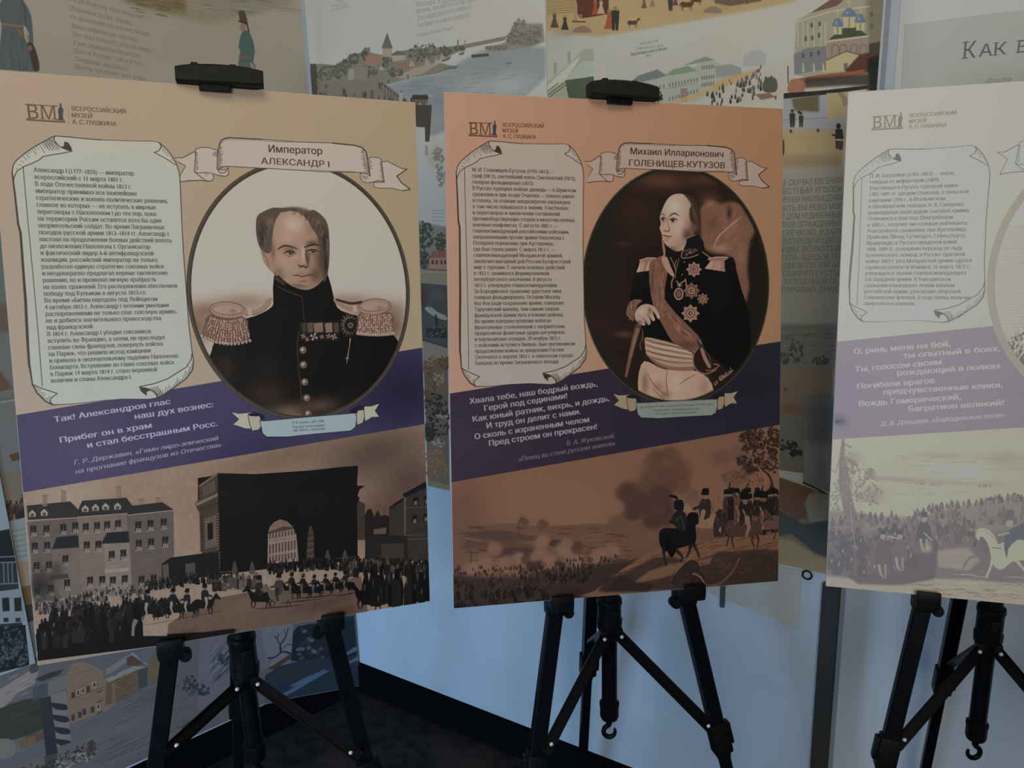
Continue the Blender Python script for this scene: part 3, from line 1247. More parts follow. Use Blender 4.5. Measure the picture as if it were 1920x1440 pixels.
def horse(cv, x, y, s, col, rider=None, face=-1, leg=None, white=False):
    """horse seen from the side: x, y = between the hooves, s = height at the back"""
    def P(pts):
        return [(x + face * -a * s, y - b * s) for a, b in pts]
    leg = leg or col
    for L in ([(-.42, .5), (-.50, .28), (-.44, .02)], [(-.30, .5), (-.26, .26), (-.34, .03)], [(.36, .5), (.44, .28), (.36, .0)], [(.46, .5), (.56, .3), (.62, .06)]):
        cv.line(P(L), (s * .13, s * .06, s * .05), leg)
    cv.poly(P([(-.58, .62), (-.5, .86), (-.3, .95), (.1, .9), (.42, .97), (.62, .88), (.66, .62), (.5, .42), (.1, .38), (-.35, .42)]), col, sm=3)
    cv.poly(P([(-.4, .88), (-.62, 1.2), (-.72, 1.36), (-.86, 1.22), (-1.02, 1.02), (-.96, .94), (-.8, 1.0), (-.66, .92), (-.58, .66), (-.4, .6)]), col, sm=3)
    cv.line(P([(.62, .86), (.74, .7), (.72, .38)]), (s * .07, s * .13, s * .05), leg)
    if rider:
        cv.poly(P([(-.22, .75), (-.26, 1.3), (-.18, 1.52), (.14, 1.52), (.2, 1.2), (.14, .8)]), rider[0], sm=2)
        cv.line(P([(-.1, 1.02), (-.16, .7), (-.08, .42)]), (s * .2, s * .13, s * .1), rider[1])
        cv.line(P([(-.05, 1.42), (-.3, 1.2), (-.46, 1.15)]), s * .12, rider[0])
        cv.ellipse(x + face * .03 * s, y - 1.63 * s, s * .1, s * .12, rider[2])
        cv.poly(P([(-.2, 1.68), (-.12, 1.95), (.12, 1.95), (.12, 1.68)]), rider[3])


# ---------------------------------------------------------------- board 1
S6 = crop(40, 860, 3.79)
S7 = crop(400, 820, 3.79)


def paint_board_1():
    cv = Canvas(594, 841, 2.0, HB[1], (160, 146, 128))
    # soft paper tone: a little warmer to the right
    yy, xx = np.mgrid[0:cv.Hh, 0:cv.W]
    t = (xx / cv.W)[..., None].astype(np.float32)
    cv.img[:] = rgb((166, 149, 132)) * (1 - t) + rgb((160, 144, 118)) * t
    # street scene at the foot
    sky = [(40, 900), (420, 840), (810, 780), (830, 1260), (40, 1270)]
    cv.poly(sky, (140, 116, 98))
    for x, y, rx, ry, c, a in ((130, 920, 90, 50, (158, 138, 118), .8), (330, 900, 90, 50, (146, 120, 100), .8), (520, 860, 140, 30, (118, 92, 76), .8),
                               (700, 850, 130, 60, (84, 66, 58), .9), (770, 900, 80, 60, (74, 58, 52), .8), (720, 960, 80, 50, (86, 62, 52), .8),
                               (360, 960, 50, 60, (140, 112, 94), .8)):
        cv.blob(x, y, rx, ry, c, a, rot=-.2)
    ink, dk = (28, 24, 22), (18, 16, 15)
    # far trees and houses at the right
    cv.poly(S7([(1080, 720), (1075, 560), (1120, 505), (1145, 570), (1170, 515), (1190, 560), (1250, 560), (1260, 720)]), (34, 28, 26), sm=2)
    cv.poly(S7([(1250, 500), (1350, 432), (1365, 420), (1540, 310), (1545, 880), (1255, 880)]), (52, 46, 42))
    cv.poly(S7([(1345, 405), (1530, 305), (1545, 330), (1545, 345), (1360, 430)]), (28, 25, 24))
    cv.poly(S7([(1250, 497), (1350, 430), (1355, 450), (1262, 505)]), (26, 23, 22))
    cv.poly(S7([(1355, 430), (1370, 425), (1368, 700), (1358, 700)]), (92, 80, 70))
    for x, y in ((1420, 430), (1415, 560), (1495, 545), (1500, 420)):
        cv.poly(S7([(x, y), (x + 38, y - 8), (x + 38, y + 45), (x, y + 50)]), (26, 23, 22))
        cv.poly(S7([(x + 8, y + 26), (x + 30, y + 18), (x + 30, y + 48), (x + 8, y + 52)]), (104, 90, 78))
    for y in (495, 690, 720):
        cv.line(S7([(1370, y + 8), (1540, y)]), .8, (96, 84, 72))
    cv.poly(S7([(1080, 700), (1380, 700), (1390, 900), (1080, 900)]), (38, 33, 31))
    cv.poly(S7([(1195, 760), (1355, 752), (1358, 860), (1195, 860)]), (60, 50, 44))
    cv.poly(S7([(1140, 655), (1230, 640), (1230, 688), (1140, 690)]), (92, 74, 64))
    cv.poly(S7([(1020, 440), (1080, 475), (1078, 730), (1020, 730)]), (60, 50, 44))
    # houses at the left
    wall_a, wall_b = (112, 95, 84), (92, 79, 72)
    cv.poly(S6([(40, 450), (400, 420), (420, 960), (95, 1040)]), wall_b)
    cv.poly(S6([(395, 420), (750, 392), (770, 930), (420, 960)]), wall_a)
    cv.poly(S6([(745, 400), (1080, 372), (1088, 900), (775, 930)]), wall_b)
    roof = (44, 40, 38)
    cv.poly(S6([(36, 335), (345, 305), (405, 365), (400, 420), (45, 440)]), roof)
    cv.poly(S6([(430, 300), (745, 278), (795, 345), (750, 388), (400, 415), (395, 380)]), roof)
    cv.poly(S6([(790, 335), (1000, 310), (1085, 365), (755, 402), (745, 385)]), roof)
    for p in ([(45, 440), (400, 420)], [(400, 417), (750, 390)], [(755, 402), (1085, 368)]):
        cv.line(S6(p), 2.0, (140, 120, 104))
    for x, y in ((280, 230), (670, 200), (835, 290), (950, 278), (148, 262)):
        w = 38 if x < 700 and x > 200 else 34
        hh = 78 if x < 700 else 34
        cv.poly(S6([(x, y), (x + w, y), (x + w, y + hh), (x, y + hh)]), (122, 102, 88), .85)
        cv.line(S6([(x - 2, y), (x + w + 2, y)]), 1, (84, 70, 62))
    for x, y in ((75, 390), (160, 383), (452, 355), (525, 347), (597, 341), (682, 338)):
        cv.poly(S6([(x - 26, y), (x, y - 26), (x + 26, y), (x + 22, y + 24), (x - 22, y + 26)]), (150, 138, 124))
        cv.poly(S6([(x - 12, y + 2), (x + 12, y), (x + 12, y + 22), (x - 12, y + 24)]), (70, 62, 58))

    def win(x, y, w=42, h=72):
        cv.poly(S6([(x, y), (x + w, y - 4), (x + w, y + h - 4), (x, y + h)]), (32, 29, 28))
        cv.line(S6([(x + w / 2, y), (x + w / 2, y + h)]), .5, (120, 104, 92))
        cv.line(S6([(x, y + h * .45), (x + w, y + h * .42)]), .5, (110, 96, 86))
        for i in range(3):
            xx_ = x + 5 + i * w * .3
            cv.poly(S6([(xx_, y + h * .95), (xx_ + 3, y + h * .6), (xx_ + 9, y + h * .62), (xx_ + 11, y + h * .92)]), (160, 146, 132), .85)
        cv.line(S6([(x - 3, y + h + 2), (x + w + 3, y + h - 3)]), 1.1, (158, 144, 130))
    for x, y in ((62, 480), (155, 478), (275, 468), (360, 455), (435, 462), (515, 455), (587, 448), (664, 440), (808, 450), (895, 440), (990, 430),
                 (72, 600), (160, 595), (442, 592), (525, 588), (812, 580), (900, 570), (1000, 558), (620, 655), (702, 648), (290, 685), (85, 740), (172, 735),
                 (302, 852), (466, 842), (552, 838), (628, 842), (712, 832), (832, 838), (918, 828), (90, 920), (185, 900)):
        win(x, y)
    # low outbuildings
    cv.poly(S6([(215, 645), (410, 632), (430, 960), (290, 990), (225, 900)]), (104, 90, 80))
    cv.poly(S6([(248, 560), (402, 545), (408, 632), (215, 645)]), (34, 34, 34))
    cv.poly(S6([(585, 610), (768, 595), (785, 940), (600, 950)]), (124, 106, 92))
    cv.poly(S6([(605, 528), (760, 516), (768, 596), (566, 606)]), (32, 34, 34))
    for x, y in ((290, 690), (620, 660), (702, 650), (628, 842), (712, 832), (302, 862)):
        win(x, y)
    cv.poly(S6([(590, 790), (760, 778), (765, 800), (592, 815)]), (140, 122, 106))
    cv.poly(S6([(200, 830), (330, 818), (335, 850), (205, 865)]), (66, 56, 52))
    cv.blob(*S6([(130, 900)])[0], 30, 36, (40, 35, 34), .85)
    cv.blob(*S6([(250, 790)])[0], 12, 20, (60, 52, 48), .8)
    # great dark gateway
    cv.poly(S7([(-110, 290), (-10, 275), (30, 255), (300, 262), (700, 235), (900, 212), (1030, 202), (1022, 345), (1078, 345), (1040, 372), (1025, 420),
                (1042, 430), (1022, 470), (1028, 880), (700, 900), (-60, 990), (-75, 480), (-110, 470)]), (21, 18, 17))
    cv.poly(S6([(1262, 190), (1395, 100), (1405, 660), (1410, 830), (1275, 660), (1265, 390), (1230, 320), (1262, 290)]), (66, 54, 46))
    cv.poly(S6([(1262, 190), (1395, 98), (1395, 112), (1262, 205)]), (112, 94, 80))
    cv.poly(S6([(1228, 322), (1395, 245), (1395, 268), (1250, 336)]), (120, 100, 86))
    cv.poly(S6([(1285, 205), (1375, 150), (1378, 235), (1290, 275)]), (84, 70, 62))
    cv.poly(S6([(1300, 430), (1385, 400), (1390, 620), (1305, 645)]), (94, 78, 68))
    cv.poly(S6([(1322, 462), (1360, 452), (1362, 570), (1325, 580)]), (24, 22, 20))
    for i in range(14):
        y = 400 + i * 19
        cv.line(S6([(1268, y + 8), (1290, y)]), 1.0, (30, 26, 24))
        cv.line(S6([(1392, y - 4), (1408, y - 8)]), 1.3, (124, 106, 92))
    for i in range(9):
        cv.line(S6([(1275 + i * 14, 345 - i * 5), (1275 + i * 14, 372 - i * 5)]), .8, (26, 22, 20))
    for i in range(10):
        cv.line(S6([(1398, 670 + i * 17), (1412, 668 + i * 17)]), 1.4, (110, 96, 84))
    for i in range(12):
        y = 300 + i * 14
        cv.line(S7([(40, y + 90), (380 - i * 9, y + 74)]), .45, (42, 36, 33))
        cv.line(S7([(620, y + 110), (1000, y + 92)]), .4, (36, 31, 29))
    # arch opening with the lit houses beyond
    arch = S7([(385, 905), (388, 690), (400, 640), (430, 605), (475, 583), (525, 598), (560, 630), (590, 690), (606, 880)])
    cv.poly(arch, (134, 110, 96), sm=0)
    m = cv.clip = cv.mask(arch)
    cv.poly(S7([(380, 600), (480, 570), (560, 610), (600, 660), (380, 690)]), (118, 92, 80))
    cv.poly(S7([(392, 672), (500, 635), (572, 640), (580, 660), (390, 690)]), (72, 56, 48))
    cv.poly(S7([(388, 690), (578, 650), (610, 900), (385, 905)]), (128, 110, 98))
    for row, (y, h) in enumerate(((690, 32), (765, 64), (850, 40))):
        for i in range(9):
            x = 398 + i * 22
            cv.poly(S7([(x, y - i * 4), (x + 10, y - i * 4 - 2), (x + 10, y + h - i * 4), (x, y + h - i * 4)]), (70, 52, 44))
    cv.line(S7([(385, 740), (605, 712)]), .8, (92, 74, 64))
    cv.line(S7([(385, 845), (605, 825)]), .8, (92, 74, 64))
    cv.clip = None
    cv.poly(S7([(655, 890), (680, 640), (700, 628), (716, 700), (716, 880)]), (66, 52, 46))
    for i in range(9):
        cv.line(S7([(668, 700 + i * 21), (714, 694 + i * 21)]), 1.0, (104, 88, 76) if i % 2 else (44, 36, 32))
    for x, y in ((150, 930), (275, 930), (812, 850), (935, 850)):
        cv.poly(S7([(x - 20, y + 40), (x - 10, y - 30), (x + 2, y - 52), (x + 14, y - 20), (x + 24, y + 40)]), (74, 64, 56), .9, sm=2)
    cv.line(S7([(20, 965), (160, 950)]), 1.5, (78, 66, 58))
    cv.line(S7([(880, 860), (1030, 850)]), 1.5, (66, 56, 50))
    # road
    cv.poly(S7([(-320, 1330), (-60, 1160), (260, 1100), (700, 1060), (1050, 990), (1100, 1240), (300, 1380), (0, 1430), (-330, 1450)]), (96, 74, 62))
    cv.blob(*S7([(300, 1180)])[0], 60, 16, (112, 88, 74), .7, rot=-.1)
    cv.blob(*S7([(800, 1180)])[0], 70, 16, (74, 56, 48), .8, rot=-.1)
    cv.poly(S6([(995, 750), (1060, 705), (1400, 660), (1410, 830), (1240, 850), (1050, 900), (1000, 900)]), (26, 25, 25))
    cv.poly(S6([(1000, 760), (1045, 745), (1050, 900), (1010, 900)]), (82, 72, 66))
    cv.poly(S6([(1165, 750), (1235, 740), (1235, 830), (1168, 838)]), (74, 66, 60))
    crowd(cv, S6([(1175, 835), (1225, 830)]), 6, 6, [dk], [(150, 138, 124)], 5)
    # crowds
    dark = [(20, 18, 17), (28, 25, 23), (38, 33, 30), (16, 15, 14)]
    lit = [(150, 136, 122), (120, 106, 94), (96, 82, 72)]
    crowd(cv, S6([(880, 930), (1100, 900), (1400, 880), (1516, 900)]), 150, 13, dark + [(60, 50, 46)], lit, 21, .8)
    crowd(cv, S7([(0, 1090), (160, 1080), (330, 1060)]), 34, 24, [(92, 78, 68), (36, 30, 28), (72, 62, 56)], lit, 22, .25)
    crowd(cv, S7([(380, 960), (700, 930), (1100, 930), (1540, 960)]), 170, 16, dark, [(120, 100, 88), (84, 70, 62)], 23, .8, lightp=.4)
    crowd(cv, S7([(930, 985), (1250, 960), (1540, 1000)]), 60, 26, dark + [(60, 52, 46), (70, 60, 52)], lit, 24, .4)
    crowd(cv, S6([(100, 1080), (300, 1060), (560, 1000), (900, 960)]), 200, 12, [(84, 74, 68), (52, 46, 44), (110, 98, 90), (30, 27, 26)], [(168, 156, 144), (140, 126, 114)], 25, 1.6, lightp=.7)
    crowd(cv, S6([(450, 1130), (800, 1100), (1050, 1090)]), 130, 18, dark, lit, 26, 1.2)
    cv.poly(S6([(120, 1180), (300, 1120), (560, 1140), (760, 1120), (860, 1160), (865, 1262), (1100, 1262), (1516, 1210), (1520, 1260), (820, 1350), (110, 1440)]), dk)
    crowd(cv, S6([(110, 1300), (400, 1260), (850, 1230)]), 60, 40, dark, [(70, 60, 54), (56, 48, 44), (96, 86, 78)], 27, 1.0, lightp=.35)
    cv.poly(S6([(780, 1260), (785, 1175), (800, 1140), (830, 1150), (805, 1200), (800, 1265)]), (112, 100, 90))
    cv.poly(S7([(-330, 1400), (-60, 1385), (140, 1360), (175, 1372), (40, 1392), (-330, 1470)]), (22, 19, 18))
    # riders
    for x, y, s in ((560, 1150, 26), (640, 1145, 24), (720, 1140, 22), (800, 1120, 20), (870, 1110, 20), (940, 1100, 20)):
        px, py = S7([(x, y)])[0]
        horse(cv, px, py, s, (18, 16, 15), ((30, 26, 24), (90, 78, 68), (70, 56, 48), (16, 15, 14)))
    px, py = S7([(330, 1218)])[0]
    horse(cv, px, py, 32, (22, 19, 18), ((40, 35, 32), (26, 22, 20), (90, 74, 62), (16, 15, 14)))
    px, py = S7([(470, 1215)])[0]
    horse(cv, px, py, 34, (88, 76, 66), ((60, 52, 48), (40, 34, 30), (110, 92, 78), (20, 18, 17)), leg=(60, 50, 44))
    for c in ((545, 955), (625, 975), (675, 940)):
        cv.blob(*S7([c])[0], 5, 4, (120, 104, 92), .9)
    px, py = S7([(1100, 1225)])[0]
    horse(cv, px, py, 38, (14, 13, 12), None)
    crowd(cv, S7([(1080, 1180), (1300, 1200), (1540, 1170)]), 34, 62, [(22, 19, 18), (30, 26, 24), (16, 14, 14)], [(90, 76, 66), (74, 64, 56)], 28, .18, .2, .8)
    for x0, x1, y in ((300, 640, 1222), (480, 760, 1180), (560, 880, 1150), (880, 1030, 1130)):
        cv.line(S7([(x0, y), ((x0 + x1) / 2, y - 14), (x1, y - 30)]), (1, 2.6, 1), (30, 24, 22), .8)
    px, py = S6([(1000, 1150)])[0]
    for x, y, s in ((900, 1150, 30), (1080, 1140, 30), (1180, 1130, 28), (1300, 1110, 30)):
        q = S6([(x, y)])[0]
        horse(cv, q[0], q[1], s, (24, 21, 20), ((34, 30, 28), (130, 118, 106), (90, 76, 66), (18, 16, 15)), face=1 if x > 1200 else -1)
    for i in range(26):
        x = 860 + i * 22
        cv.line(S6([(x, 1190 - i * 4), (x + 26, 1182 - i * 4)]), (.6, 1.6, .4), (26, 22, 20), .8)
    # ribbon of dark blue
    cv.photo = False
    cv.grain(.10, (90, 120), 5, mask=(np.arange(cv.Hh) > 1100)[:, None].astype(np.float32), octaves=3)
    band = [(-5, 471.6), (600, 398), (600, 528.3), (-5, 582.9)]
    cv.poly(band, (66, 60, 88))
    gm = cv.clip = cv.mask(band)  # paler left, darker right: window sheen painted into the band
    for i in range(12):
        cv.blob(20 + i * 10, 530, 60, 80, (80, 74, 98), .10)
    cv.blob(560, 470, 130, 90, (36, 33, 54), .9)
    cv.blob(330, 560, 120, 60, (46, 43, 66), .7)
    cv.clip = None
    # oval portrait
    ocx, ocy, orx, ory = 404, 304, 171.5, 203
    cv.ellipse(ocx, ocy, orx, ory, (64, 56, 50), n=90)
    cv.ellipse(ocx, ocy, orx - 2.2, ory - 2.2, (112, 100, 86), n=90)
    cv.ellipse(ocx, ocy, orx - 2.8, ory - 2.8, (60, 54, 48), n=90)
    cv.clip = m = np.zeros((cv.Hh, cv.W), np.float32)
    a = np.linspace(0, 2 * math.pi, 100, endpoint=False)
    mc = cv.mask(np.c_[ocx + np.cos(a) * (orx - 6.5), ocy + np.sin(a) * (ory - 6.5)]) if False else None
    cv.clip = None
    oval = np.c_[ocx + np.cos(a) * (orx - 6.5), ocy + np.sin(a) * (ory - 6.5)]
    cv.clip = cv.mask(oval)
    cv.poly(oval, (184, 174, 164))
    cv.photo = True
    B4, B3 = A4, A3
    for x, y, rx, ry, c, al in ((250, 330, 300, 90, (126, 98, 82), .9), (120, 450, 130, 170, (120, 92, 76), .9), (1450, 330, 280, 90, (128, 100, 84), .9),
                                (1600, 450, 110, 170, (110, 86, 72), .9), (480, 260, 260, 80, (140, 112, 96), .75), (1250, 250, 240, 70, (140, 112, 96), .7)):
        q = B4([(x, y)])[0]
        cv.blob(q[0], q[1], rx / 4, ry / 4, c, al)
    # coat
    coat = B4([(695, 70), (690, 250), (680, 300), (600, 350), (500, 385), (350, 420), (250, 560), (225, 640), (190, 760), (300, 900), (600, 1120), (900, 1180),
               (1300, 1100), (1600, 800), (1660, 640), (1600, 520), (1500, 420), (1330, 370), (1200, 330), (1150, 260), (1100, 60), (1000, 40), (880, 40), (780, 40)])
    cv.poly(coat, (17, 16, 14), sm=2)
    for x, y, rx, ry, c, al in ((330, 760, 110, 160, (44, 36, 30), .8), (640, 960, 200, 160, (56, 42, 34), .85), (800, 1080, 190, 70, (112, 88, 74), .85),
                                (1050, 1040, 190, 80, (92, 70, 58), .8), (640, 760, 120, 120, (32, 27, 23), .7), (1300, 960, 140, 120, (28, 24, 21), .7),
                                (820, 1130, 160, 40, (140, 114, 98), .8)):
        q = B4([(x, y)])[0]
        cv.blob(q[0], q[1], rx / 4, ry / 4, c, al)
    cv.line(B4([(725, 150), (800, 185), (880, 215), (905, 225)]), 1.6, (70, 60, 54), sm=4)
    cv.line(B4([(905, 225), (912, 300), (922, 400)]), 1.4, (62, 54, 48), sm=4)
    cv.line(B4([(900, 420), (872, 560), (880, 760), (900, 960), (912, 1120)]), 1.8, (66, 52, 44), sm=4)
    cv.line(B4([(925, 410), (960, 415), (1180, 405)]), 1.0, (40, 34, 30))
    # epaulettes
    rr = random.Random(4)
    for side in (0, 1):
        if side == 0:
            fringe = [(210, 360), (175, 430), (148, 520), (190, 545), (260, 575), (350, 582), (440, 570), (512, 548), (500, 450), (470, 375)]
            pad, ang = (345, 325, 118, 44), .06
        else:
            fringe = [(1340, 345), (1325, 420), (1318, 500), (1400, 512), (1500, 518), (1590, 508), (1592, 430), (1575, 345)]
            pad, ang = (1450, 300, 108, 42), -.06
        cv.poly(B4(fringe), (104, 80, 68), sm=2)
        fr = np.array(fringe, float)
        xa, xb, ya, yb = fr[:, 0].min(), fr[:, 0].max(), fr[:, 1].min(), fr[:, 1].max()
        cols = 17
        for j in range(cols):
            for i in range(9):
                u = (j + .5) / cols
                v = i / 8
                if side == 0:
                    x = 215 + u * 260 + (u - .5) * v * 110 - v * 12
                    y = 385 + v * (165 - 70 * abs(u - .55)) + 25 * math.sin(u * 3.1)
                else:
                    x = 1340 + u * 235 + (u - .5) * v * 40
                    y = 362 + v * 145
                q = B4([(x + rr.uniform(-3, 3), y + rr.uniform(-3, 3))])[0]
                c = rr.choice([(176, 148, 132), (160, 130, 114), (140, 110, 94), (188, 162, 146)])
                cv.ellipse(q[0], q[1], 1.7, 2.3, c, .9, rot=.3, n=8)
                cv.line([(q[0] + 1.5, q[1] - 2), (q[0] + 1.9, q[1] + 2)], .7, (66, 48, 40), .8)
        for i in range(14):
            t = i / 13
            if side == 0:
                x, y = 150 + t * 365, 528 + 52 * math.sin(t * 2.6)
            else:
                x, y = 1322 + t * 270, 500 + 12 * math.sin(t * 3.1)
            q = B4([(x, y)])[0]
            cv.ellipse(q[0], q[1], 2.6, 3.0, (186, 164, 150), 1, n=10)
            cv.ellipse(q[0], q[1] + .3, 1.0, 1.3, (60, 42, 36), 1, n=8)
        q = B4([pad[:2]])[0]
        cv.ellipse(q[0], q[1], pad[2] / 4 + 5, pad[3] / 4 + 5, (100, 74, 62), rot=ang)
        cv.ellipse(q[0], q[1], pad[2] / 4 + 3.6, pad[3] / 4 + 3.6, (160, 134, 120), rot=ang)
        cv.ellipse(q[0], q[1], pad[2] / 4 - 1.4, pad[3] / 4 - 1.4, (112, 84, 72), rot=ang)
        cv.ellipse(q[0], q[1] - .6, pad[2] / 4 - 2.4, pad[3] / 4 - 2.4, (164, 136, 122), rot=ang)
        cv.blob(q[0] + 10, q[1] + 2, 9, 6, (120, 92, 80), .6)
        for i in range(30):
            t = i / 30 * 2 * math.pi
            x = q[0] + math.cos(t) * (pad[2] / 4 + 1.2)
            y = q[1] + math.sin(t) * (pad[3] / 4 + 1.2)
            cv.line([(x - 1.2, y + 1.6), (x + 1.2, y - 1.6)], .8, (96, 68, 56), .9)
    cv.line(B4([(470, 345), (560, 335), (620, 300), (650, 255), (680, 240)]), (9, 8, 5), (150, 122, 106), sm=4)
    cv.line(B4([(480, 365), (570, 352), (640, 310), (672, 262)]), 1.2, (80, 60, 50), sm=4)
    cv.poly(B4([(495, 315), (522, 310), (530, 360), (503, 366)]), (176, 150, 134))
    cv.line(B4([(1150, 250), (1190, 280), (1240, 310), (1330, 320)]), (5, 7, 9), (146, 118, 102), sm=4)
    cv.line(B4([(1165, 245), (1210, 260), (1280, 275), (1350, 265)]), (4, 5, 5), (60, 44, 38), sm=4)
    cv.poly(B4([(1285, 295), (1315, 292), (1322, 335), (1292, 338)]), (176, 150, 134))
    # decorations
    cv.poly(B4([(880, 415), (1185, 402), (1185, 555), (885, 560)]), (30, 26, 24))
    for x0, x1, c in ((900, 935, (70, 60, 54)), (940, 985, (96, 84, 76)), (990, 1060, (134, 108, 94)), (1075, 1130, (138, 118, 106)), (1140, 1180, (80, 70, 64))):
        cv.poly(B4([(x0, 425), (x1, 418), (x1 + 5, 490), (x0 + 10, 495)]), c)
        for i in range(4):
            xx_ = x0 + 6 + i * (x1 - x0) / 4.5
            cv.line(B4([(xx_, 425), (xx_ + 7, 490)]), .5, (40, 32, 28))
    for x, y, r in ((915, 520, 16), (945, 545, 14), (995, 525, 26), (1055, 525, 14), (1105, 520, 16), (1145, 525, 20)):
        q = B4([(x, y)])[0]
        for k in range(4):
            t = k * math.pi / 2 + .4
            cv.poly([(q[0], q[1]), (q[0] + math.cos(t - .35) * r / 3.4, q[1] + math.sin(t - .35) * r / 3.4),
                     (q[0] + math.cos(t + .35) * r / 3.4, q[1] + math.sin(t + .35) * r / 3.4)], (158, 146, 136))
        cv.ellipse(q[0], q[1], r / 8, r / 8, (120, 84, 72))
    q = B4([(1258, 435)])[0]
    for k in range(30):
        t = k / 30 * 2 * math.pi
        cv.line([(q[0] + math.cos(t) * 8, q[1] + math.sin(t) * 9), (q[0] + math.cos(t) * 17, q[1] + math.sin(t) * (23 if k % 2 else 19))], (1.3, .5), (156, 132, 116))
    cv.ellipse(q[0] + 3, q[1] + 1, 12, 13, (34, 28, 26))
    cv.ellipse(q[0] + 3, q[1] + 1, 5, 5, (120, 100, 88))
    cv.ellipse(q[0] + 3, q[1] + 1, 2.6, 2.6, (40, 34, 30))
    cv.line(B4([(1268, 540), (1262, 600), (1250, 665), (1240, 730)]), (2.2, .9, 1.6, .6), (176, 150, 138))
    cv.blob(*B4([(1245, 685)])[0], 4, 2.5, (150, 140, 132), .9)
    for x, y in ((912, 625), (915, 735), (925, 865), (940, 985), (950, 1102)):
        q = B4([(x, y)])[0]
        cv.ellipse(q[0], q[1], 7.4, 7.6, (60, 46, 38), 1)
        cv.ellipse(q[0] + .5, q[1], 6.2, 6.4, (110, 86, 72), 1)
        cv.blob(q[0] - 1, q[1] - 1, 3.5, 3.5, (206, 190, 178), .9)
        cv.blob(q[0] + 2, q[1] + 2, 2.2, 2.2, (70, 52, 44), .8)
    # head
    cv.poly(B3([(495, 1125), (520, 1120), (600, 1180), (640, 1330), (580, 1300), (515, 1220)]), (152, 124, 108), sm=4)
    cv.line(B3([(510, 1150), (540, 1190), (560, 1260)]), 1.2, (104, 76, 64), sm=3)
    face = B3([(600, 850), (660, 795), (760, 770), (860, 800), (930, 880), (985, 1000), (1035, 1060), (1050, 1150), (1045, 1260), (1020, 1360), (950, 1430),
               (870, 1455), (770, 1430), (680, 1370), (610, 1290), (578, 1200), (570, 1050), (585, 940)])
    cv.poly(face, (158, 130, 112), sm=4)
    fm = cv.clip
    cv.clip = fm * cv.mask(face, sm=4, soft=1)
    for x, y, rx, ry, c, al in ((760, 900, 110, 100, (188, 166, 148), .95), (700, 1010, 90, 70, (172, 146, 128), .8), (900, 930, 50, 90, (142, 112, 94), .7),
                                (1010, 1200, 70, 220, (72, 52, 42), .95), (950, 1330, 70, 90, (92, 68, 56), .85), (690, 1230, 80, 80, (168, 142, 124), .8),
                                (640, 1330, 60, 90, (118, 92, 78), .8), (820, 1420, 110, 32, (108, 82, 68), .8), (850, 1300, 60, 26, (150, 122, 106), .7),
                                (925, 1060, 60, 30, (88, 64, 52), .9), (735, 1110, 70, 26, (112, 84, 70), .85), (590, 1120, 26, 120, (112, 86, 72), .8),
                                (845, 1150, 18, 90, (186, 162, 146), .85), (890, 1170, 22, 80, (88, 64, 52), .85), (850, 1250, 46, 18, (120, 90, 76), .7),
                                (860, 1395, 50, 20, (160, 134, 118), .75), (775, 1180, 60, 22, (176, 150, 132), .6), (960, 1180, 40, 50, (110, 82, 68), .6)):
        q = B3([(x, y)])[0]
        cv.blob(q[0], q[1], rx / 4.5, ry / 4.5, c, al)
    brow, eye = (52, 38, 32), (34, 26, 22)
    cv.line(B3([(635, 1112), (680, 1085), (730, 1085), (800, 1108)]), (2.0, 3.4, 3.4, 1.4), brow, .85, sm=4)
    cv.line(B3([(862, 1095), (910, 1078), (960, 1072), (1000, 1092)]), (2.6, 3.6, 3.0, 1.6), brow, .9, sm=4)
    for cx, cy, s in ((735, 1143, 1.0), (925, 1130, .92)):
        cv.poly(B3([(cx - 46 * s, cy + 3), (cx - 18 * s, cy - 12), (cx + 25 * s, cy - 11), (cx + 44 * s, cy + 5), (cx + 15 * s, cy + 14), (cx - 22 * s, cy + 14)]), (140, 116, 102), sm=3)
        cv.blob(*B3([(cx + 8 * s, cy - 1)])[0], 4.4 * s, 3.6 * s, eye, 1, hard=2)
        cv.ellipse(*B3([(cx + 12 * s, cy - 5)])[0], .9, .9, (210, 196, 184))
        cv.line(B3([(cx - 52 * s, cy + 4), (cx - 20 * s, cy - 13), (cx + 25 * s, cy - 12), (cx + 50 * s, cy + 6)]), (1, 2.6, 2.6, 1), eye, .95, sm=4)
        cv.line(B3([(cx - 40 * s, cy + 20), (cx, cy + 28), (cx + 40 * s, cy + 18)]), (.8, 1.6, .8), (96, 70, 58), .8, sm=3)
    cv.line(B3([(878, 1110), (872, 1160), (886, 1215), (890, 1240)]), (1.5, 3.2, 4.0, 2.0), (74, 54, 44), .75, sm=4)
    cv.line(B3([(808, 1245), (830, 1262), (850, 1252), (872, 1268), (895, 1250)]), (1.8, 3.0, 2.0, 3.0, 1.5), (60, 42, 34), .9, sm=3)
    cv.line(B3([(760, 1335), (800, 1332), (840, 1342), (900, 1330), (935, 1322)]), (1, 2.0, 2.2, 2.0, 1), (62, 40, 34), .95, sm=4)
    cv.blob(*B3([(840, 1318)])[0], 13, 3, (140, 102, 88), .8)
    cv.blob(*B3([(848, 1362)])[0], 11, 3.6, (150, 112, 98), .8)
    cv.blob(*B3([(850, 1382)])[0], 11, 2, (96, 70, 58), .7)
    cv.clip = fm
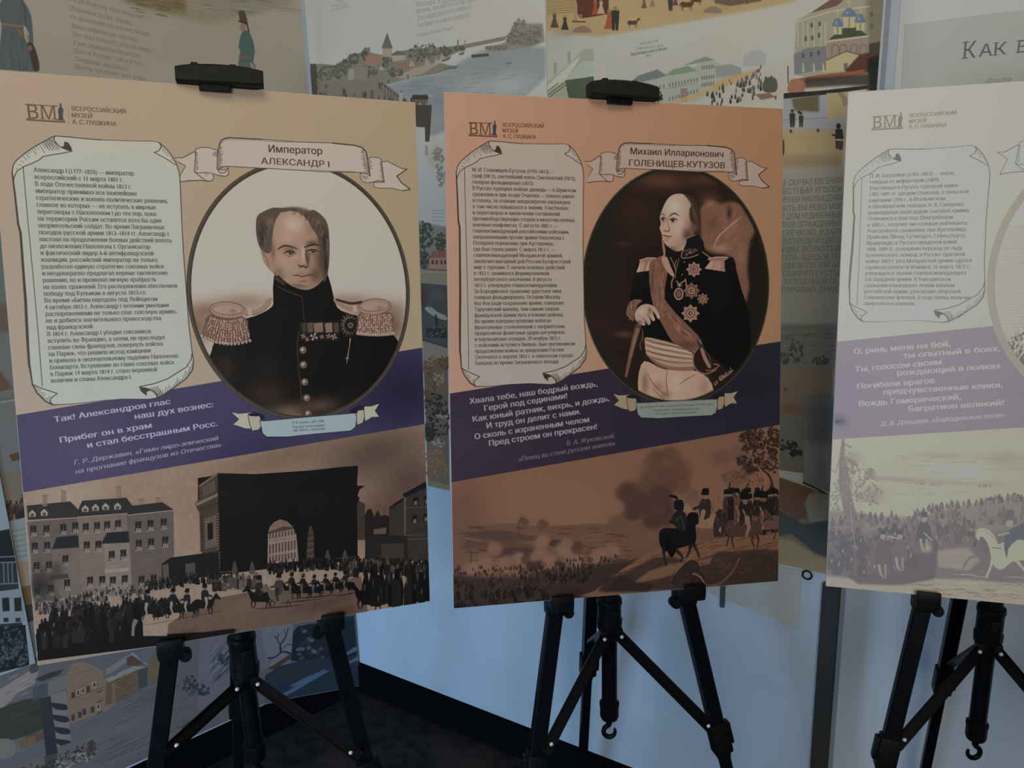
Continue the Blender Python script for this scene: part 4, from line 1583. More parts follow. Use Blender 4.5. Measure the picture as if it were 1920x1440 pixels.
    # hair: short, curled forward at both temples
    hair = [B3([(450, 900), (462, 830), (520, 790), (610, 758), (660, 790), (625, 850), (598, 930), (585, 1040), (575, 1140), (520, 1135), (480, 1090), (455, 1000)]),
            B3([(610, 765), (700, 762), (800, 765), (890, 790), (940, 780), (1010, 830), (1055, 900), (1070, 1020), (1070, 1200), (1050, 1340), (1025, 1390), (1010, 1300),
                (1005, 1180), (985, 1080), (960, 985), (925, 940), (890, 870), (820, 805), (740, 788), (660, 800)]),
            B3([(600, 1290), (640, 1350), (700, 1400), (690, 1420), (610, 1370)])]
    cv.poly(hair[2], (84, 62, 52), .8, soft=2)
    for h in hair[:2]:
        cv.poly(h, (82, 70, 62), sm=3)
    for x, y, rx, ry, c, al in ((500, 990, 36, 110, (48, 42, 40), .9), (560, 880, 40, 50, (116, 98, 88), .7), (1030, 1050, 26, 130, (48, 40, 36), .9),
                                (980, 880, 50, 50, (96, 80, 72), .7), (840, 790, 80, 20, (110, 90, 80), .8), (1040, 1250, 18, 90, (40, 30, 26), .9)):
        q = B3([(x, y)])[0]
        cv.blob(q[0], q[1], rx / 4.5, ry / 4.5, c, al)
    L1, L2 = [], []
    for i in range(90):
        t = rr.random()
        if rr.random() < .45:
            x, y = 470 + rr.random() * 120, 800 + rr.random() * 300
            L = [(x, y), (x + rr.uniform(-25, 10), y + 30), (x + rr.uniform(-15, 25), y + 60)]
        else:
            a_ = t * 1.9
            x, y = 760 + math.sin(a_) * 290, 1060 - math.cos(a_) * 285 + rr.uniform(-6, 40)
            L = [(x, y), (x + 14 * math.cos(a_) + rr.uniform(-14, 14), y + 20), (x + rr.uniform(-20, 20), y + 44)]
        (L1 if i % 2 else L2).append(smooth(B3(L), 3))
    cv.lines(L1, .8, (42, 36, 34), .7)
    cv.lines(L2, .8, (136, 118, 106), .6)
    for i in range(26):
        a_ = i / 25 * 1.9 - .75
        x, y = 770 + math.sin(a_) * 300, 1060 - math.cos(a_) * 300
        q = B3([(x, y)])[0]
        cv.blob(q[0], q[1], 4.5, 3.5, (88, 72, 64), .55, rot=a_)
    cv.clip = None
    cv.photo = False
    ink = (64, 57, 50)
    ident = lambda p: p
    draw_title(cv, ident, (178, 168, 158), ink)
    draw_scroll(cv, ident, (174, 176, 168), ink, (178, 180, 172))
    draw_caption(cv, ident, (152, 164, 168), (176, 168, 150), (30, 34, 40))
    draw_logo(cv, ident, (96, 82, 70), (66, 70, 74), (150, 120, 108))
    photo_lines(cv, [('Император', A3([(552, 292)])[0], A3([(1010, 312)])[0])], 19.5, (72, 60, 54), bold=.014)
    photo_lines(cv, [('АЛЕКСАНДР I', A3([(494, 390)])[0], A3([(1070, 418)])[0])], 16.5, (72, 60, 54), bold=.012)
    draw_body(cv, 1, 45.6, 133.0, 9.50, 174, 17, (82, 82, 80))
    photo_lines(cv, [(s, A5([a])[0], A5([b])[0]) for s, a, b in (
        ('Так! Александров глас', (440, 402), (1395, 250)), ('наш дух вознес:', (1100, 377), (1745, 275)),
        ('Прибег он в храм', (485, 570), (1240, 445)), ('и стал бесстрашным Росс.', (710, 612), (1780, 430)))], 15.5, (172, 164, 182), bold=.034)
    photo_lines(cv, [(s, A5([a])[0], A5([b])[0]) for s, a, b in (
        ('Г. Р. Державин. «Гимн лиро-эпический', (600, 750), (1790, 545)), ('на прогнание французов из Отечества»', (610, 825), (1810, 600)))],
        12.6, (150, 142, 158), slant=.22, bold=.012)
    photo_lines(cv, [(s, A4([a])[0], A4([b])[0]) for s, a, b in (
        ('П. Ф. Борель (1829–1898)', (832, 1180), (1072, 1166)), ('Портрет Александра I', (832, 1212), (1080, 1196)),
        ('1860–1870-е гг., литография', (835, 1238), (1080, 1222)))], 6.0, (62, 68, 72), serif=.05)
    return cv


# ---------------------------------------------------------------- board 2
C1, C2, C3, C4, C5 = crop(830, 150, 4.8), crop(840, 430, 4.8), crop(1080, 240, 4.8), crop(1080, 500, 4.8), crop(830, 690, 4.8)
C6, C7 = crop(840, 880, 5.5375), crop(1130, 780, 4.3636)


def shift(dx, dy, sx=1.0, x0=0.0):
    return lambda p: np.c_[(p[:, 0] - x0) * sx + x0 + dx, p[:, 1] + dy]


def scroll_shift(dx, sx, top, bottom):
    def f(p):
        t = np.clip((p[:, 1] - 150) / 230, 0, 1)
        return np.c_[(p[:, 0] - 20) * sx + 20 + dx, p[:, 1] + top + (bottom - top) * t]
    return f


def smoke(cv, cr, items, col, alpha=.55, seed=1):
    r = random.Random(seed)
    for x, y, rr in items:
        q = cr([(x, y)])[0]
        for i in range(12):
            a, d = r.random() * 6.3, r.random() * rr * .85
            dc = r.uniform(-8, 8)
            c = tuple(v + dc for v in col)
            s = rr * r.uniform(.6, 1.1)
            cv.blob(q[0] + math.cos(a) * d, q[1] + math.sin(a) * d, s, s * .85, c, alpha, hard=1.6)


def foliage(cv, cr, items, col, n=60, seed=2):
    r = random.Random(seed)
    for x, y, rx, ry in items:
        q = cr([(x, y)])[0]
        for i in range(n):
            a, d = r.random() * 6.3, math.sqrt(r.random())
            px, py = q[0] + math.cos(a) * d * rx, q[1] + math.sin(a) * d * ry
            s = r.uniform(1.0, 2.8)
            dc = r.uniform(-12, 12)
            c = tuple(max(0, v + dc) for v in col)
            cv.ellipse(px, py, s * 1.3, s, c, .85, rot=r.random() * 3, n=7)


def paint_board_2():
    cv = Canvas(594, 841, 2.0, HB[2], (160, 124, 100))
    yy, xx = np.mgrid[0:cv.Hh, 0:cv.W]
    t = (xx / cv.W)[..., None].astype(np.float32)
    cv.img[:] = rgb((170, 132, 112)) * (1 - t) + rgb((152, 116, 88)) * t
    dk = (24, 21, 20)
    # battle panorama at the foot
    cv.poly([(840, 880), (1480, 780), (1480, 1110), (840, 1150)], (120, 86, 66))
    for x, y, rx, ry, c, a in ((870, 960, 60, 90, (98, 66, 54), .8), (1060, 930, 130, 50, (124, 90, 68), .9), (1100, 970, 90, 50, (126, 92, 68), .8),
                               (1330, 850, 90, 50, (116, 84, 68), .8), (1330, 920, 60, 40, (122, 88, 68), .9), (1420, 850, 50, 60, (112, 80, 64), .6)):
        cv.blob(x, y, rx, ry, c, a, rot=-.1)
    cv.poly(C6([(30, 600), (350, 585), (640, 560), (900, 590), (1100, 590), (1500, 565), (1772, 575), (2400, 540), (3500, 500), (3500, 1440), (30, 1440)]), (102, 72, 58))
    cv.blob(*C6([(300, 620)])[0], 60, 12, (90, 64, 54), .6)
    r = random.Random(31)
    L = {0: [], 1: [], 2: []}
    for i in range(230):
        y = 600 + r.random() ** .8 * 480
        x = 40 + r.random() * 1720
        if abs(x - 960) < 120 and y < 1000 or abs(x - 1230) < 90:
            continue
        w = 60 + r.random() * 260
        L[i % 3].append([(x, y + 10), (x + w * .3, y - 6), (x + w * .7, y + 4), (x + w, y - 8)])
    for k, c, w in ((0, (64, 46, 40), (.5, 2.6, .5)), (1, (54, 42, 38), (.4, 1.6, .4)), (2, (128, 92, 72), (.3, .9, .3))):
        cv.lines([C6(p) for p in L[k]], w, c, .75, sm=2)
    for p, c in (([(110, 820), (300, 760), (560, 740), (900, 800), (900, 830), (500, 820)], (84, 60, 50)), ([(160, 700), (340, 640), (640, 650), (890, 720), (600, 740)], (74, 56, 48)),
                 ([(1040, 780), (1100, 730), (1220, 760), (1150, 810)], (58, 42, 37)), ([(820, 940), (1000, 960), (1060, 1010), (820, 1060)], (58, 42, 38)),
                 ([(500, 830), (900, 830), (890, 930), (520, 940)], (66, 46, 42)), ([(1110, 960), (1300, 990), (1230, 1020), (1120, 1000)], (54, 38, 34))):
        cv.poly(C6(p), c, .8, soft=2, sm=3)
    smoke(cv, C6, [(960, 760, 13), (930, 880, 13), (1030, 950, 14), (1210, 850, 15), (1240, 770, 10), (730, 930, 12), (760, 1040, 9), (1320, 950, 16), (1560, 900, 13),
                   (1700, 850, 13), (470, 820, 12), (380, 960, 15), (600, 980, 16), (220, 1040, 14)], (122, 88, 70), .5, 4)
    smoke(cv, C6, [(790, 940, 6), (1330, 820, 9), (780, 540, 7), (980, 570, 8), (780, 1060, 7)], (84, 60, 50), .6, 5)
    cv.poly(C6([(50, 1090), (400, 1130), (800, 1120), (1200, 1060), (1772, 960), (2300, 900), (2300, 1440), (30, 1460)]), (50, 37, 33), .9, soft=6)
    crowd(cv, C6([(60, 1060), (500, 1090), (900, 1060), (1300, 1000), (1772, 950)]), 150, 7, [(52, 40, 36), (40, 31, 29), (70, 50, 42)], [(128, 96, 76), (100, 74, 60)], 41, 2.6, .35, .4)
    crowd(cv, C6([(60, 1260), (500, 1250), (1000, 1180), (1300, 1120), (1500, 1100)]), 190, 11, [(34, 28, 26), (46, 36, 32), (26, 22, 22), (62, 46, 40)], [(112, 84, 68), (88, 64, 54)], 42, 2.4, .34, .45)
    crowd(cv, C6([(60, 1420), (500, 1400), (1050, 1350)]), 90, 15, [(26, 22, 22), (36, 30, 28), (54, 42, 36)], [(96, 72, 60), (76, 56, 48)], 43, 2.0, .34, .4)
    for x, y in ((235, 960), (730, 640)):
        cv.line(C6([(x, y - 100), (x + 2, y + 20)]), 1.0, (44, 34, 32))
    # smoke pillar
    smoke(cv, C7, [(420, 480, 24), (620, 470, 24), (360, 560, 18), (620, 560, 16), (430, 330, 16), (560, 330, 14), (470, 540, 20)], (92, 64, 52), .5, 6)
    smoke(cv, C7, [(300, 700, 24), (460, 720, 24), (470, 640, 20), (180, 620, 18), (250, 780, 18), (530, 830, 16), (400, 870, 14), (450, 740, 20)], (74, 52, 44), .5, 7)
    smoke(cv, C7, [(100, 860, 14), (180, 900, 14), (340, 1010, 18), (730, 660, 12), (950, 350, 16), (1080, 500, 18), (1100, 310, 14)], (104, 74, 60), .4, 8)
    # rise with the riders
    cv.poly(C7([(-60, 1430), (60, 1330), (230, 1210), (420, 1100), (620, 1050), (800, 1030), (1000, 1000), (1436, 950), (1440, 1380), (-80, 1480)]), (112, 78, 58), sm=3)
    lines = []
    for i in range(60):
        x = r.random() * 1380
        y = 1400 - x * .26 + r.uniform(-150, 60)
        lines.append(C7([(x, y), (x + 60, y - 26), (x + 130, y - 40)]))
    cv.lines(lines, (.4, 1.8, .4), (66, 46, 38), .7)
    cv.lines([[(a + 4, b + 3) for a, b in q] for q in lines[::2]], (.3, 1.2, .3), (140, 102, 76), .7)
    cv.poly(C7([(0, 1440), (160, 1290), (420, 1160), (560, 1150), (700, 1200), (860, 1150), (1130, 1100), (1300, 1090), (1440, 1100), (1440, 1400)]), (48, 36, 32), .78, soft=4)
    cv.poly(C7([(230, 1380), (380, 1270), (560, 1210), (800, 1180), (1000, 1130), (1200, 1110), (1010, 1170), (700, 1260), (480, 1330)]), (118, 84, 62), .85, soft=2)
    cv.poly(C7([(-40, 1440), (20, 1330), (150, 1300), (300, 1370), (420, 1380), (380, 1440)]), (40, 32, 29), .8, soft=4)
    # fallen gun and baggage
    cv.poly(C7([(560, 1370), (640, 1240), (720, 1180), (780, 1200), (800, 1270), (850, 1380), (700, 1420)]), (46, 36, 32), sm=2)
    cv.poly(C7([(850, 1370), (900, 1150), (980, 1110), (1100, 1120), (1200, 1110), (1380, 1150), (1430, 1180), (1430, 1350), (1000, 1360)]), (54, 41, 35), .85, sm=2, soft=2)
    cv.line(C7([(860, 1390), (960, 1370), (1060, 1280), (1120, 1160)]), 3.2, (96, 70, 56), sm=5)
    cv.line(C7([(865, 1330), (930, 1320), (1020, 1240), (1060, 1160)]), 1.0, (74, 54, 44), sm=5)
    cv.line(C7([(740, 1290), (800, 1320), (850, 1400)]), 3.0, (120, 90, 72), sm=3)
    for i in range(170):
        x = 560 + r.random() * 860
        y = 1390 - (x - 560) * .16 - r.random() * 150
        cv.line(C7([(x, y), (x + r.uniform(-50, 50), y + r.uniform(-34, 30))]), (.5, r.uniform(1, 2.4), .5), r.choice([(92, 66, 52), (70, 50, 42), (20, 18, 18), (112, 80, 62), (56, 42, 36)]), .85)
    for a0 in range(9):
        t_ = a0 / 9 * 3.14
        cv.line(C7([(980 + math.cos(t_) * 20, 1250 - math.sin(t_) * 20), (980 + math.cos(t_) * 90, 1250 - math.sin(t_) * 100)]), 1.2, (84, 62, 50), .8)
    # tree
    foliage(cv, C7, [(1240, 140, 18, 12), (1180, 180, 16, 10), (1290, 220, 18, 12), (1200, 270, 14, 9), (1330, 330, 26, 20), (1160, 370, 14, 10), (1200, 440, 14, 9), (1400, 150, 12, 14),
                     (1400, 240, 12, 16), (1400, 370, 14, 22), (1280, 400, 22, 12)], (52, 38, 32), 60, 9)
    cv.line(C7([(1400, 620), (1370, 500), (1310, 440), (1290, 400)]), (5, 3, 1), (46, 34, 30), sm=4)
    cv.line(C7([(1340, 560), (1320, 480), (1270, 420)]), 1.3, (140, 104, 82), sm=3)
    foliage(cv, C7, [(1040, 500, 16, 12), (1130, 470, 16, 10), (1230, 520, 24, 12)], (92, 66, 54), 36, 10)
    # group of riders
    g = ((60, 46, 40), (34, 27, 25), (44, 34, 31), (84, 62, 50), (26, 22, 21))
    for i in range(34):
        x, y = 1000 + r.random() * 430, 640 + r.random() * 60
        q = C7([(x, y)])[0]
        cv.poly([(q[0] - 6, q[1] + 64), (q[0] - 6, q[1] + 8), (q[0] - 3, q[1]), (q[0] + 3, q[1]), (q[0] + 6, q[1] + 8), (q[0] + 6, q[1] + 64)], r.choice(g))
        cv.ellipse(q[0], q[1] - 3, 3.4, 4, (112, 84, 66))
        cv.poly([(q[0] - 5, q[1] - 4), (q[0] - 4, q[1] - 13), (q[0] + 4, q[1] - 13), (q[0] + 5, q[1] - 4)], (24, 21, 20))
        if i % 4 == 0:
            cv.line([(q[0], q[1] - 12), (q[0] + 3, q[1] - 22)], (3, 4, 2), (30, 25, 24))
    q = C7([(845, 1000)])[0]
    horse(cv, q[0], q[1], 48, (132, 100, 78), ((46, 36, 33), (128, 100, 82), (116, 88, 70), (22, 19, 19)), leg=(96, 70, 56))
    q = C7([(1000, 985)])[0]
    crowd(cv, [(q[0] - 14, q[1]), (q[0] + 8, q[1])], 4, 52, [(40, 32, 30), (52, 40, 36)], [(150, 118, 98)], 3, .05, .3, 1)
    q = C7([(1330, 1060)])[0]
    horse(cv, q[0], q[1] - 12, 46, (90, 66, 54), ((34, 28, 27), (120, 94, 76), (100, 76, 62), (22, 19, 19)), leg=(60, 44, 38))
    q = C7([(1160, 1080)])[0]
    horse(cv, q[0], q[1], 54, (70, 50, 42), ((38, 30, 28), (124, 96, 78), (112, 84, 66), (20, 18, 18)), leg=(52, 38, 34), face=1)
    for x, y in ((1095, 740), (1150, 770), (1290, 750)):
        cv.line(C7([(x, y), (x + 24, y + 70), (x + 8, y + 130)]), (3.4, 3, 2), (132, 102, 82), .85, sm=3)
    for i in range(60):
        x, y = 800 + r.random() * 620, 640 + r.random() * 330
        cv.line(C7([(x, y), (x + r.uniform(-10, 14), y + r.uniform(14, 40))]), .9, r.choice([(140, 108, 86), (112, 84, 68), (20, 18, 18)]), .7)
    cv.line(C7([(880, 660), (800, 652)]), 3, (120, 90, 72))
    # dark rider in front, seen from behind
    q = C7([(620, 1190)])[0]
    hc = (20, 18, 19)
    for L_ in ([(500, 1100), (505, 1160), (520, 1222)], [(590, 1090), (650, 1150), (640, 1190)], [(720, 1050), (710, 1110), (690, 1150)], [(740, 1040), (775, 1110), (790, 1155)]):
        cv.line(C7(L_), (8, 4, 4), (40, 31, 29), sm=3)
    cv.poly(C7([(462, 960), (500, 920), (600, 920), (680, 900), (690, 820), (720, 790), (780, 800), (785, 880), (760, 900), (765, 1020), (700, 1060), (600, 1090), (520, 1110), (470, 1060)]), hc, sm=3)
    cv.poly(C7([(500, 960), (560, 1000), (600, 1100), (560, 1160), (520, 1080)]), (14, 13, 14), sm=3)
    cv.poly(C7([(560, 850), (600, 780), (650, 770), (690, 830), (680, 930), (640, 950), (590, 900)]), (34, 30, 30), sm=2)
    cv.poly(C7([(545, 850), (600, 870), (600, 890), (550, 880)]), (30, 27, 27))
    cv.poly(C7([(585, 700), (610, 690), (655, 690), (662, 770), (600, 770), (585, 750)]), (24, 22, 22), sm=2)
    cv.line(C7([(615, 700), (600, 665), (550, 655)]), (2, 5, 4), (20, 18, 18), sm=4)
    cv.line(C7([(600, 860), (640, 820), (670, 930)]), 1.2, (96, 78, 68), .7)
    cv.photo = False
    band = [(-5, 482.6), (600, 405), (600, 554.3), (-5, 629.2)]
    cv.poly(band, (44, 38, 50))
    cv.clip = cv.mask(band)  # sheen fading to the right is painted into the band colour
    cv.blob(30, 560, 160, 90, (54, 44, 56), .9)
    cv.blob(520, 480, 170, 100, (34, 33, 42), .9)
    cv.clip = None
    # oval
    ocx, ocy, orx, ory = 398.5, 308, 172.5, 204
    cv.ellipse(ocx, ocy, orx, ory, (40, 32, 24), n=90)
    cv.ellipse(ocx, ocy, orx - .9, ory - .9, (120, 92, 66), n=90)
    cv.ellipse(ocx, ocy, orx - 1.5, ory - 1.5, (32, 32, 26), n=90)
    a = np.linspace(0, 2 * math.pi, 100, endpoint=False)
    oval = np.c_[ocx + np.cos(a) * (orx - 8), ocy + np.sin(a) * (ory - 6)]
    cv.clip = cv.mask(oval, soft=2)
    cv.poly(oval, (36, 26, 22))
    cv.photo = True

    def B(cr, L_):
        for x, y, rx, ry, c, al in L_:
            q = cr([(x, y)])[0]
            cv.blob(q[0], q[1], rx / 4.8, ry / 4.8, c, al)
    B(C3, [(760, 470, 330, 110, (84, 56, 44), .9), (1150, 460, 200, 80, (76, 52, 42), .8), (540, 760, 260, 200, (52, 36, 29), .8), (230, 1000, 160, 500, (30, 30, 25), .9),
           (1650, 900, 120, 500, (28, 28, 24), .95), (430, 1040, 90, 30, (64, 44, 36), .8), (1200, 640, 160, 100, (74, 50, 40), .8), (600, 900, 200, 150, (44, 30, 25), .8)])
    B(C4, [(230, 540, 130, 130, (48, 28, 25), .8), (430, 610, 120, 40, (84, 58, 46), .8), (1500, 400, 120, 500, (24, 24, 22), .9)])
    # rocky curtain behind the shoulder
    cv.poly(C3([(1120, 720), (1180, 680), (1230, 650), (1310, 680), (1390, 660), (1500, 690), (1530, 760), (1600, 850), (1610, 930), (1560, 1050), (1545, 1300), (1560, 1440),
                (1500, 1640), (1440, 1500), (1400, 1180), (1230, 1120), (1140, 1060), (1120, 900)]), (118, 84, 68), .95, soft=5, sm=3)
    B(C3, [(1200, 680, 60, 50, (134, 100, 84), .8), (1400, 900, 110, 150, (132, 96, 78), .8), (1300, 1080, 120, 50, (150, 116, 98), .8), (1380, 760, 30, 80, (52, 38, 32), .9),
           (1480, 1150, 60, 120, (136, 98, 78), .8), (1230, 850, 60, 80, (96, 66, 54), .6)])
    L = []
    for i in range(130):
        x, y = 1140 + r.random() * 420, 700 + r.random() * 420
        L.append(C3([(x, y), (x + 26, y - 24), (x + 44, y - 46)]))
    cv.lines(L[::2], .5, (84, 58, 48), .6)
    cv.lines(L[1::2], .5, (164, 126, 106), .5)
    cv.line(C3([(1240, 1080), (1280, 980), (1400, 870), (1500, 790)]), (1, 3, 3, 1), (168, 132, 112), .8, sm=5)
    # coat and arms
    cv.poly(C3([(560, 1200), (720, 1170), (820, 1100), (900, 1120), (980, 1090), (1130, 1000), (1160, 1100), (1230, 1150), (1400, 1160), (1425, 1200), (1450, 1300), (1490, 1450),
                (1560, 1700), (1560, 2100), (1420, 2200), (1160, 2000), (1060, 1940), (620, 1880), (560, 1740), (480, 1640), (500, 1450), (540, 1300)]), (15, 15, 14), sm=3)
    B(C4, [(560, 100, 80, 160, (22, 21, 20), .8), (1300, 200, 120, 200, (20, 20, 19), .8)])
    # epaulettes
    for top, fr in (([(572, 1190), (640, 1168), (720, 1168), (725, 1185), (590, 1200)], [(575, 1198), (720, 1188), (700, 1275), (545, 1295)]),
                    ([(1190, 1175), (1260, 1160), (1360, 1160), (1410, 1175), (1405, 1190), (1210, 1195)], [(1215, 1190), (1335, 1190), (1345, 1290), (1160, 1262)])):
        cv.poly(C3(fr), (88, 62, 54), sm=1)
        f0, f1, f2, f3 = [np.array(q, float) for q in fr]
        for i in range(18):
            u = (i + .5) / 18
            a_, b_ = f0 + (f1 - f0) * u, f3 + (f2 - f3) * u
            cv.line(C3([a_, (a_ + b_) / 2 + (2, 0), b_]), (1.1, 1.6, 1.9), r.choice([(166, 130, 116), (144, 108, 96), (182, 146, 130)]))
        cv.poly(C3(top), (138, 104, 88), sm=2)
        cv.line(C3(top[:3]), 1.4, (186, 152, 134))
    cv.poly(C3([(1345, 1190), (1420, 1170), (1440, 1290), (1350, 1300)]), (20, 19, 18), sm=2)
    # broad sash over the chest
    sash = C3([(660, 1240), (690, 1190), (800, 1140), (840, 1190), (800, 1440), (800, 1530)]) + C4([(790, 280), (900, 420), (1100, 620), (1120, 700), (1060, 775), (900, 700), (830, 620), (720, 410), (690, 330), (660, 150)])
    cv.poly(sash, (112, 78, 64), sm=2)
    base_clip = cv.clip
    cv.clip = base_clip * cv.mask(sash, sm=2)
    L = []
    for i in range(150):
        y = r.random()
        if i % 2:
            x0, y0 = 670 + r.random() * 130, -60 + r.random() * 380
            L.append(C4([(x0, y0), (x0 + 8, y0 + 30), (x0 + 2, y0 + 60)]))
        else:
            t_ = r.random()
            x0, y0 = 720 + t_ * 330 + r.uniform(-50, 60), 330 + t_ * 340
            L.append(C4([(x0, y0), (x0 + 24, y0 + 22), (x0 + 40, y0 + 50)]))
    cv.lines(L[::3], .7, (160, 118, 98), .75)
    cv.lines(L[1::3], .7, (70, 46, 38), .75)
    cv.lines(L[2::3], .6, (176, 134, 112), .6)
    B(C4, [(690, 100, 20, 200, (84, 58, 48), .6), (1000, 700, 120, 40, (74, 50, 42), .6)])
    cv.clip = base_clip
    # waist sash and breeches
    cv.poly(C4([(612, 850), (700, 880), (800, 925), (1060, 935), (1130, 960), (1190, 1010), (1235, 1110), (1100, 1230), (820, 1260), (620, 1190), (560, 1120), (566, 950)]), (172, 142, 122), sm=2)
    B(C4, [(620, 1050, 40, 120, (118, 84, 70), .8), (900, 1050, 80, 110, (190, 162, 142), .8), (740, 1080, 60, 50, (140, 108, 90), .8), (800, 1150, 60, 40, (120, 88, 72), .8),
           (1150, 1080, 60, 90, (150, 116, 98), .8), (700, 990, 60, 40, (182, 154, 134), .7)])
    cv.lines([C4([(820, 930), (812, 1040), (822, 1120), (830, 1190)]), C4([(1080, 970), (1000, 1010), (930, 1060)]), C4([(690, 1100), (760, 1170), (800, 1190)]), C4([(640, 960), (700, 1060), (790, 1140)])],
             (1, 2, 1), (110, 78, 64), .8, sm=4)
    cv.poly(C4([(625, 635), (740, 655), (900, 700), (1050, 785), (1050, 850), (1055, 930), (900, 930), (760, 890), (640, 800), (620, 700)]), (158, 130, 112), sm=2)
    for i, (c, w) in enumerate((((96, 66, 54), 2.2), ((190, 166, 146), 2.6), ((110, 78, 64), 1.8), ((186, 160, 140), 2.4), ((88, 60, 50), 2.0), ((176, 148, 128), 2.0), ((90, 60, 50), 1.6))):
        y = 655 + i * 24
        cv.line(C4([(625, y), (720, y + 30), (880, y + 62), (1048, y + 104 - i * 6)]), (w * .6, w, w, w * .5), c, .9, sm=5)
    cv.poly(C4([(640, 800), (760, 870), (900, 905), (1055, 900), (1058, 935), (900, 935), (740, 900)]), (118, 84, 66), .8, sm=2)
    # sleeve cuff, hand and baton
    cv.poly(C4([(452, 430), (458, 370), (490, 310), (545, 292), (600, 310), (560, 350), (535, 420), (520, 495), (470, 450)]), (112, 82, 66), sm=3)
    for i in range(26):
        q = C4([(465 + r.random() * 110, 305 + r.random() * 170)])[0]
        cv.ellipse(q[0], q[1], 1.6, .8, r.choice([(160, 124, 100), (60, 42, 34)]), .9, rot=r.random() * 3, n=7)
    cv.line(C4([(600, 312), (556, 350), (535, 420), (520, 500)]), 2, (30, 24, 22), sm=4)
    cv.line(C4([(562, 535), (530, 640), (490, 800), (450, 985)]), (11, 10, 8, 5), (106, 72, 60), sm=4)
    cv.line(C4([(556, 560), (522, 680), (486, 830)]), (2, 3, 1), (150, 112, 96), .8, sm=4)
    cv.line(C4([(535, 530), (580, 545)]), 4, (70, 50, 42))
    cv.line(C4([(595, 560), (600, 640), (575, 700), (585, 745)]), (1.5, 3, 2, 3), (96, 72, 60), .9, sm=3)
    hand = C4([(528, 440), (545, 385), (590, 345), (640, 335), (690, 350), (725, 385), (752, 440), (752, 470), (735, 466), (712, 425), (690, 410), (700, 440), (712, 480), (690, 490),
               (668, 460), (660, 455), (672, 500), (660, 524), (640, 515), (620, 490), (622, 525), (600, 528), (560, 505), (535, 480)])
    cv.poly(hand, (166, 140, 122), sm=3)
    hc0 = cv.clip
    cv.clip = hc0 * cv.mask(hand, sm=3)
    B(C4, [(590, 400, 50, 40, (182, 158, 138), .8), (660, 400, 20, 40, (96, 68, 56), .6), (560, 500, 50, 24, (110, 82, 68), .8), (735, 450, 16, 30, (186, 160, 142), .8)])
    cv.lines([C4([(655, 378), (690, 400), (720, 440)]), C4([(640, 430), (670, 470), (680, 488)]), C4([(600, 460), (630, 490), (650, 512)])], 1.2, (84, 58, 48), .9, sm=3)
    cv.clip = hc0
    # collar, lapels
    cv.poly(C3([(775, 985), (790, 1030), (860, 1090), (950, 1100), (960, 1180), (900, 1260), (830, 1200), (800, 1120)]), (22, 20, 19), sm=2)
    cv.line(C3([(778, 1000), (790, 1080), (795, 1135), (775, 1165)]), (3, 5, 4, 2), (138, 106, 92), sm=4)
    cv.poly(C3([(770, 1170), (818, 1160), (850, 1240), (885, 1320), (868, 1336), (820, 1290), (785, 1230)]), (160, 128, 112), sm=2)
    cv.lines([C3([(850, 1160), (880, 1230), (900, 1280)]), C3([(900, 1190), (890, 1240), (900, 1300)])], 1.6, (140, 106, 90), .9, sm=3)
    cv.poly(C3([(985, 1000), (1075, 958), (1130, 1000), (1145, 1110), (1100, 1150), (985, 1165), (950, 1160)]), (24, 23, 22), sm=2)
    cv.line(C3([(1072, 962), (990, 1000), (968, 1080), (950, 1162), (1010, 1168), (1100, 1140)]), 1.7, (138, 108, 92), sm=4)
    for i in range(26):
        x, y = 975 + r.random() * 110, 1100 + r.random() * 55
        q = C3([(x, y - (x - 975) * .25)])[0]
        cv.blob(q[0], q[1], 2.4, 1.4, r.choice([(160, 134, 116), (120, 92, 76), (80, 60, 50)]), .85, rot=-.5)
    cv.line(C3([(925, 1175), (905, 1260), (890, 1350)]), 1.4, (120, 92, 78), sm=3)
    cv.line(C3([(1140, 1115), (1200, 1160), (1215, 1165)]), 2, (140, 108, 92))
    # decorations
    def star(cr, x, y, R, n=8, c=(150, 116, 98)):
        q = cr([(x, y)])[0]
        R = R / 4.8
        p = []
        for k in range(n * 2):
            t_ = k * math.pi / n
            rad = R if k % 2 == 0 else R * .72
            p.append((q[0] + math.cos(t_) * rad, q[1] + math.sin(t_) * rad))
        cv.poly(p, c)
        for k in range(n * 2):
            t_ = (k + .5) * math.pi / n
            cv.line([(q[0] + math.cos(t_) * R * .4, q[1] + math.sin(t_) * R * .4), (q[0] + math.cos(t_) * R * .78, q[1] + math.sin(t_) * R * .78)], .7, (84, 58, 48))
        cv.ellipse(q[0], q[1], R * .48, R * .48, (58, 42, 36))
        cv.ellipse(q[0], q[1], R * .40, R * .40, (166, 130, 112))
        cv.ellipse(q[0], q[1], R * .26, R * .26, (70, 48, 40))
        cv.ellipse(q[0] + .6, q[1], R * .12, R * .14, (150, 116, 100))
    star(C3, 1062, 1272, 72)
    star(C4, 1030, 420, 84)
    star(C4, 1040, 215, 78, 8, (112, 84, 70))
    star(C4, 1142, 290, 56, 8, (120, 92, 76))
    q = C4([(925, 245)])[0]
    cv.ellipse(q[0], q[1], 9, 11.5, (158, 126, 108))
    cv.ellipse(q[0], q[1], 6.6, 9, (60, 42, 36))
    cv.ellipse(q[0], q[1], 4.6, 6.6, (112, 80, 68))
    for p in ([(880, 90), (860, 140), (862, 190)], [(985, 110), (1000, 200)], [(905, 130), (935, 170)], [(940, 150), (985, 120)]):
        cv.line(C4(p), 2.4, (140, 104, 88))
    q = C4([(930, 165)])[0]
    cv.blob(q[0], q[1], 5, 4, (170, 140, 122), .9)
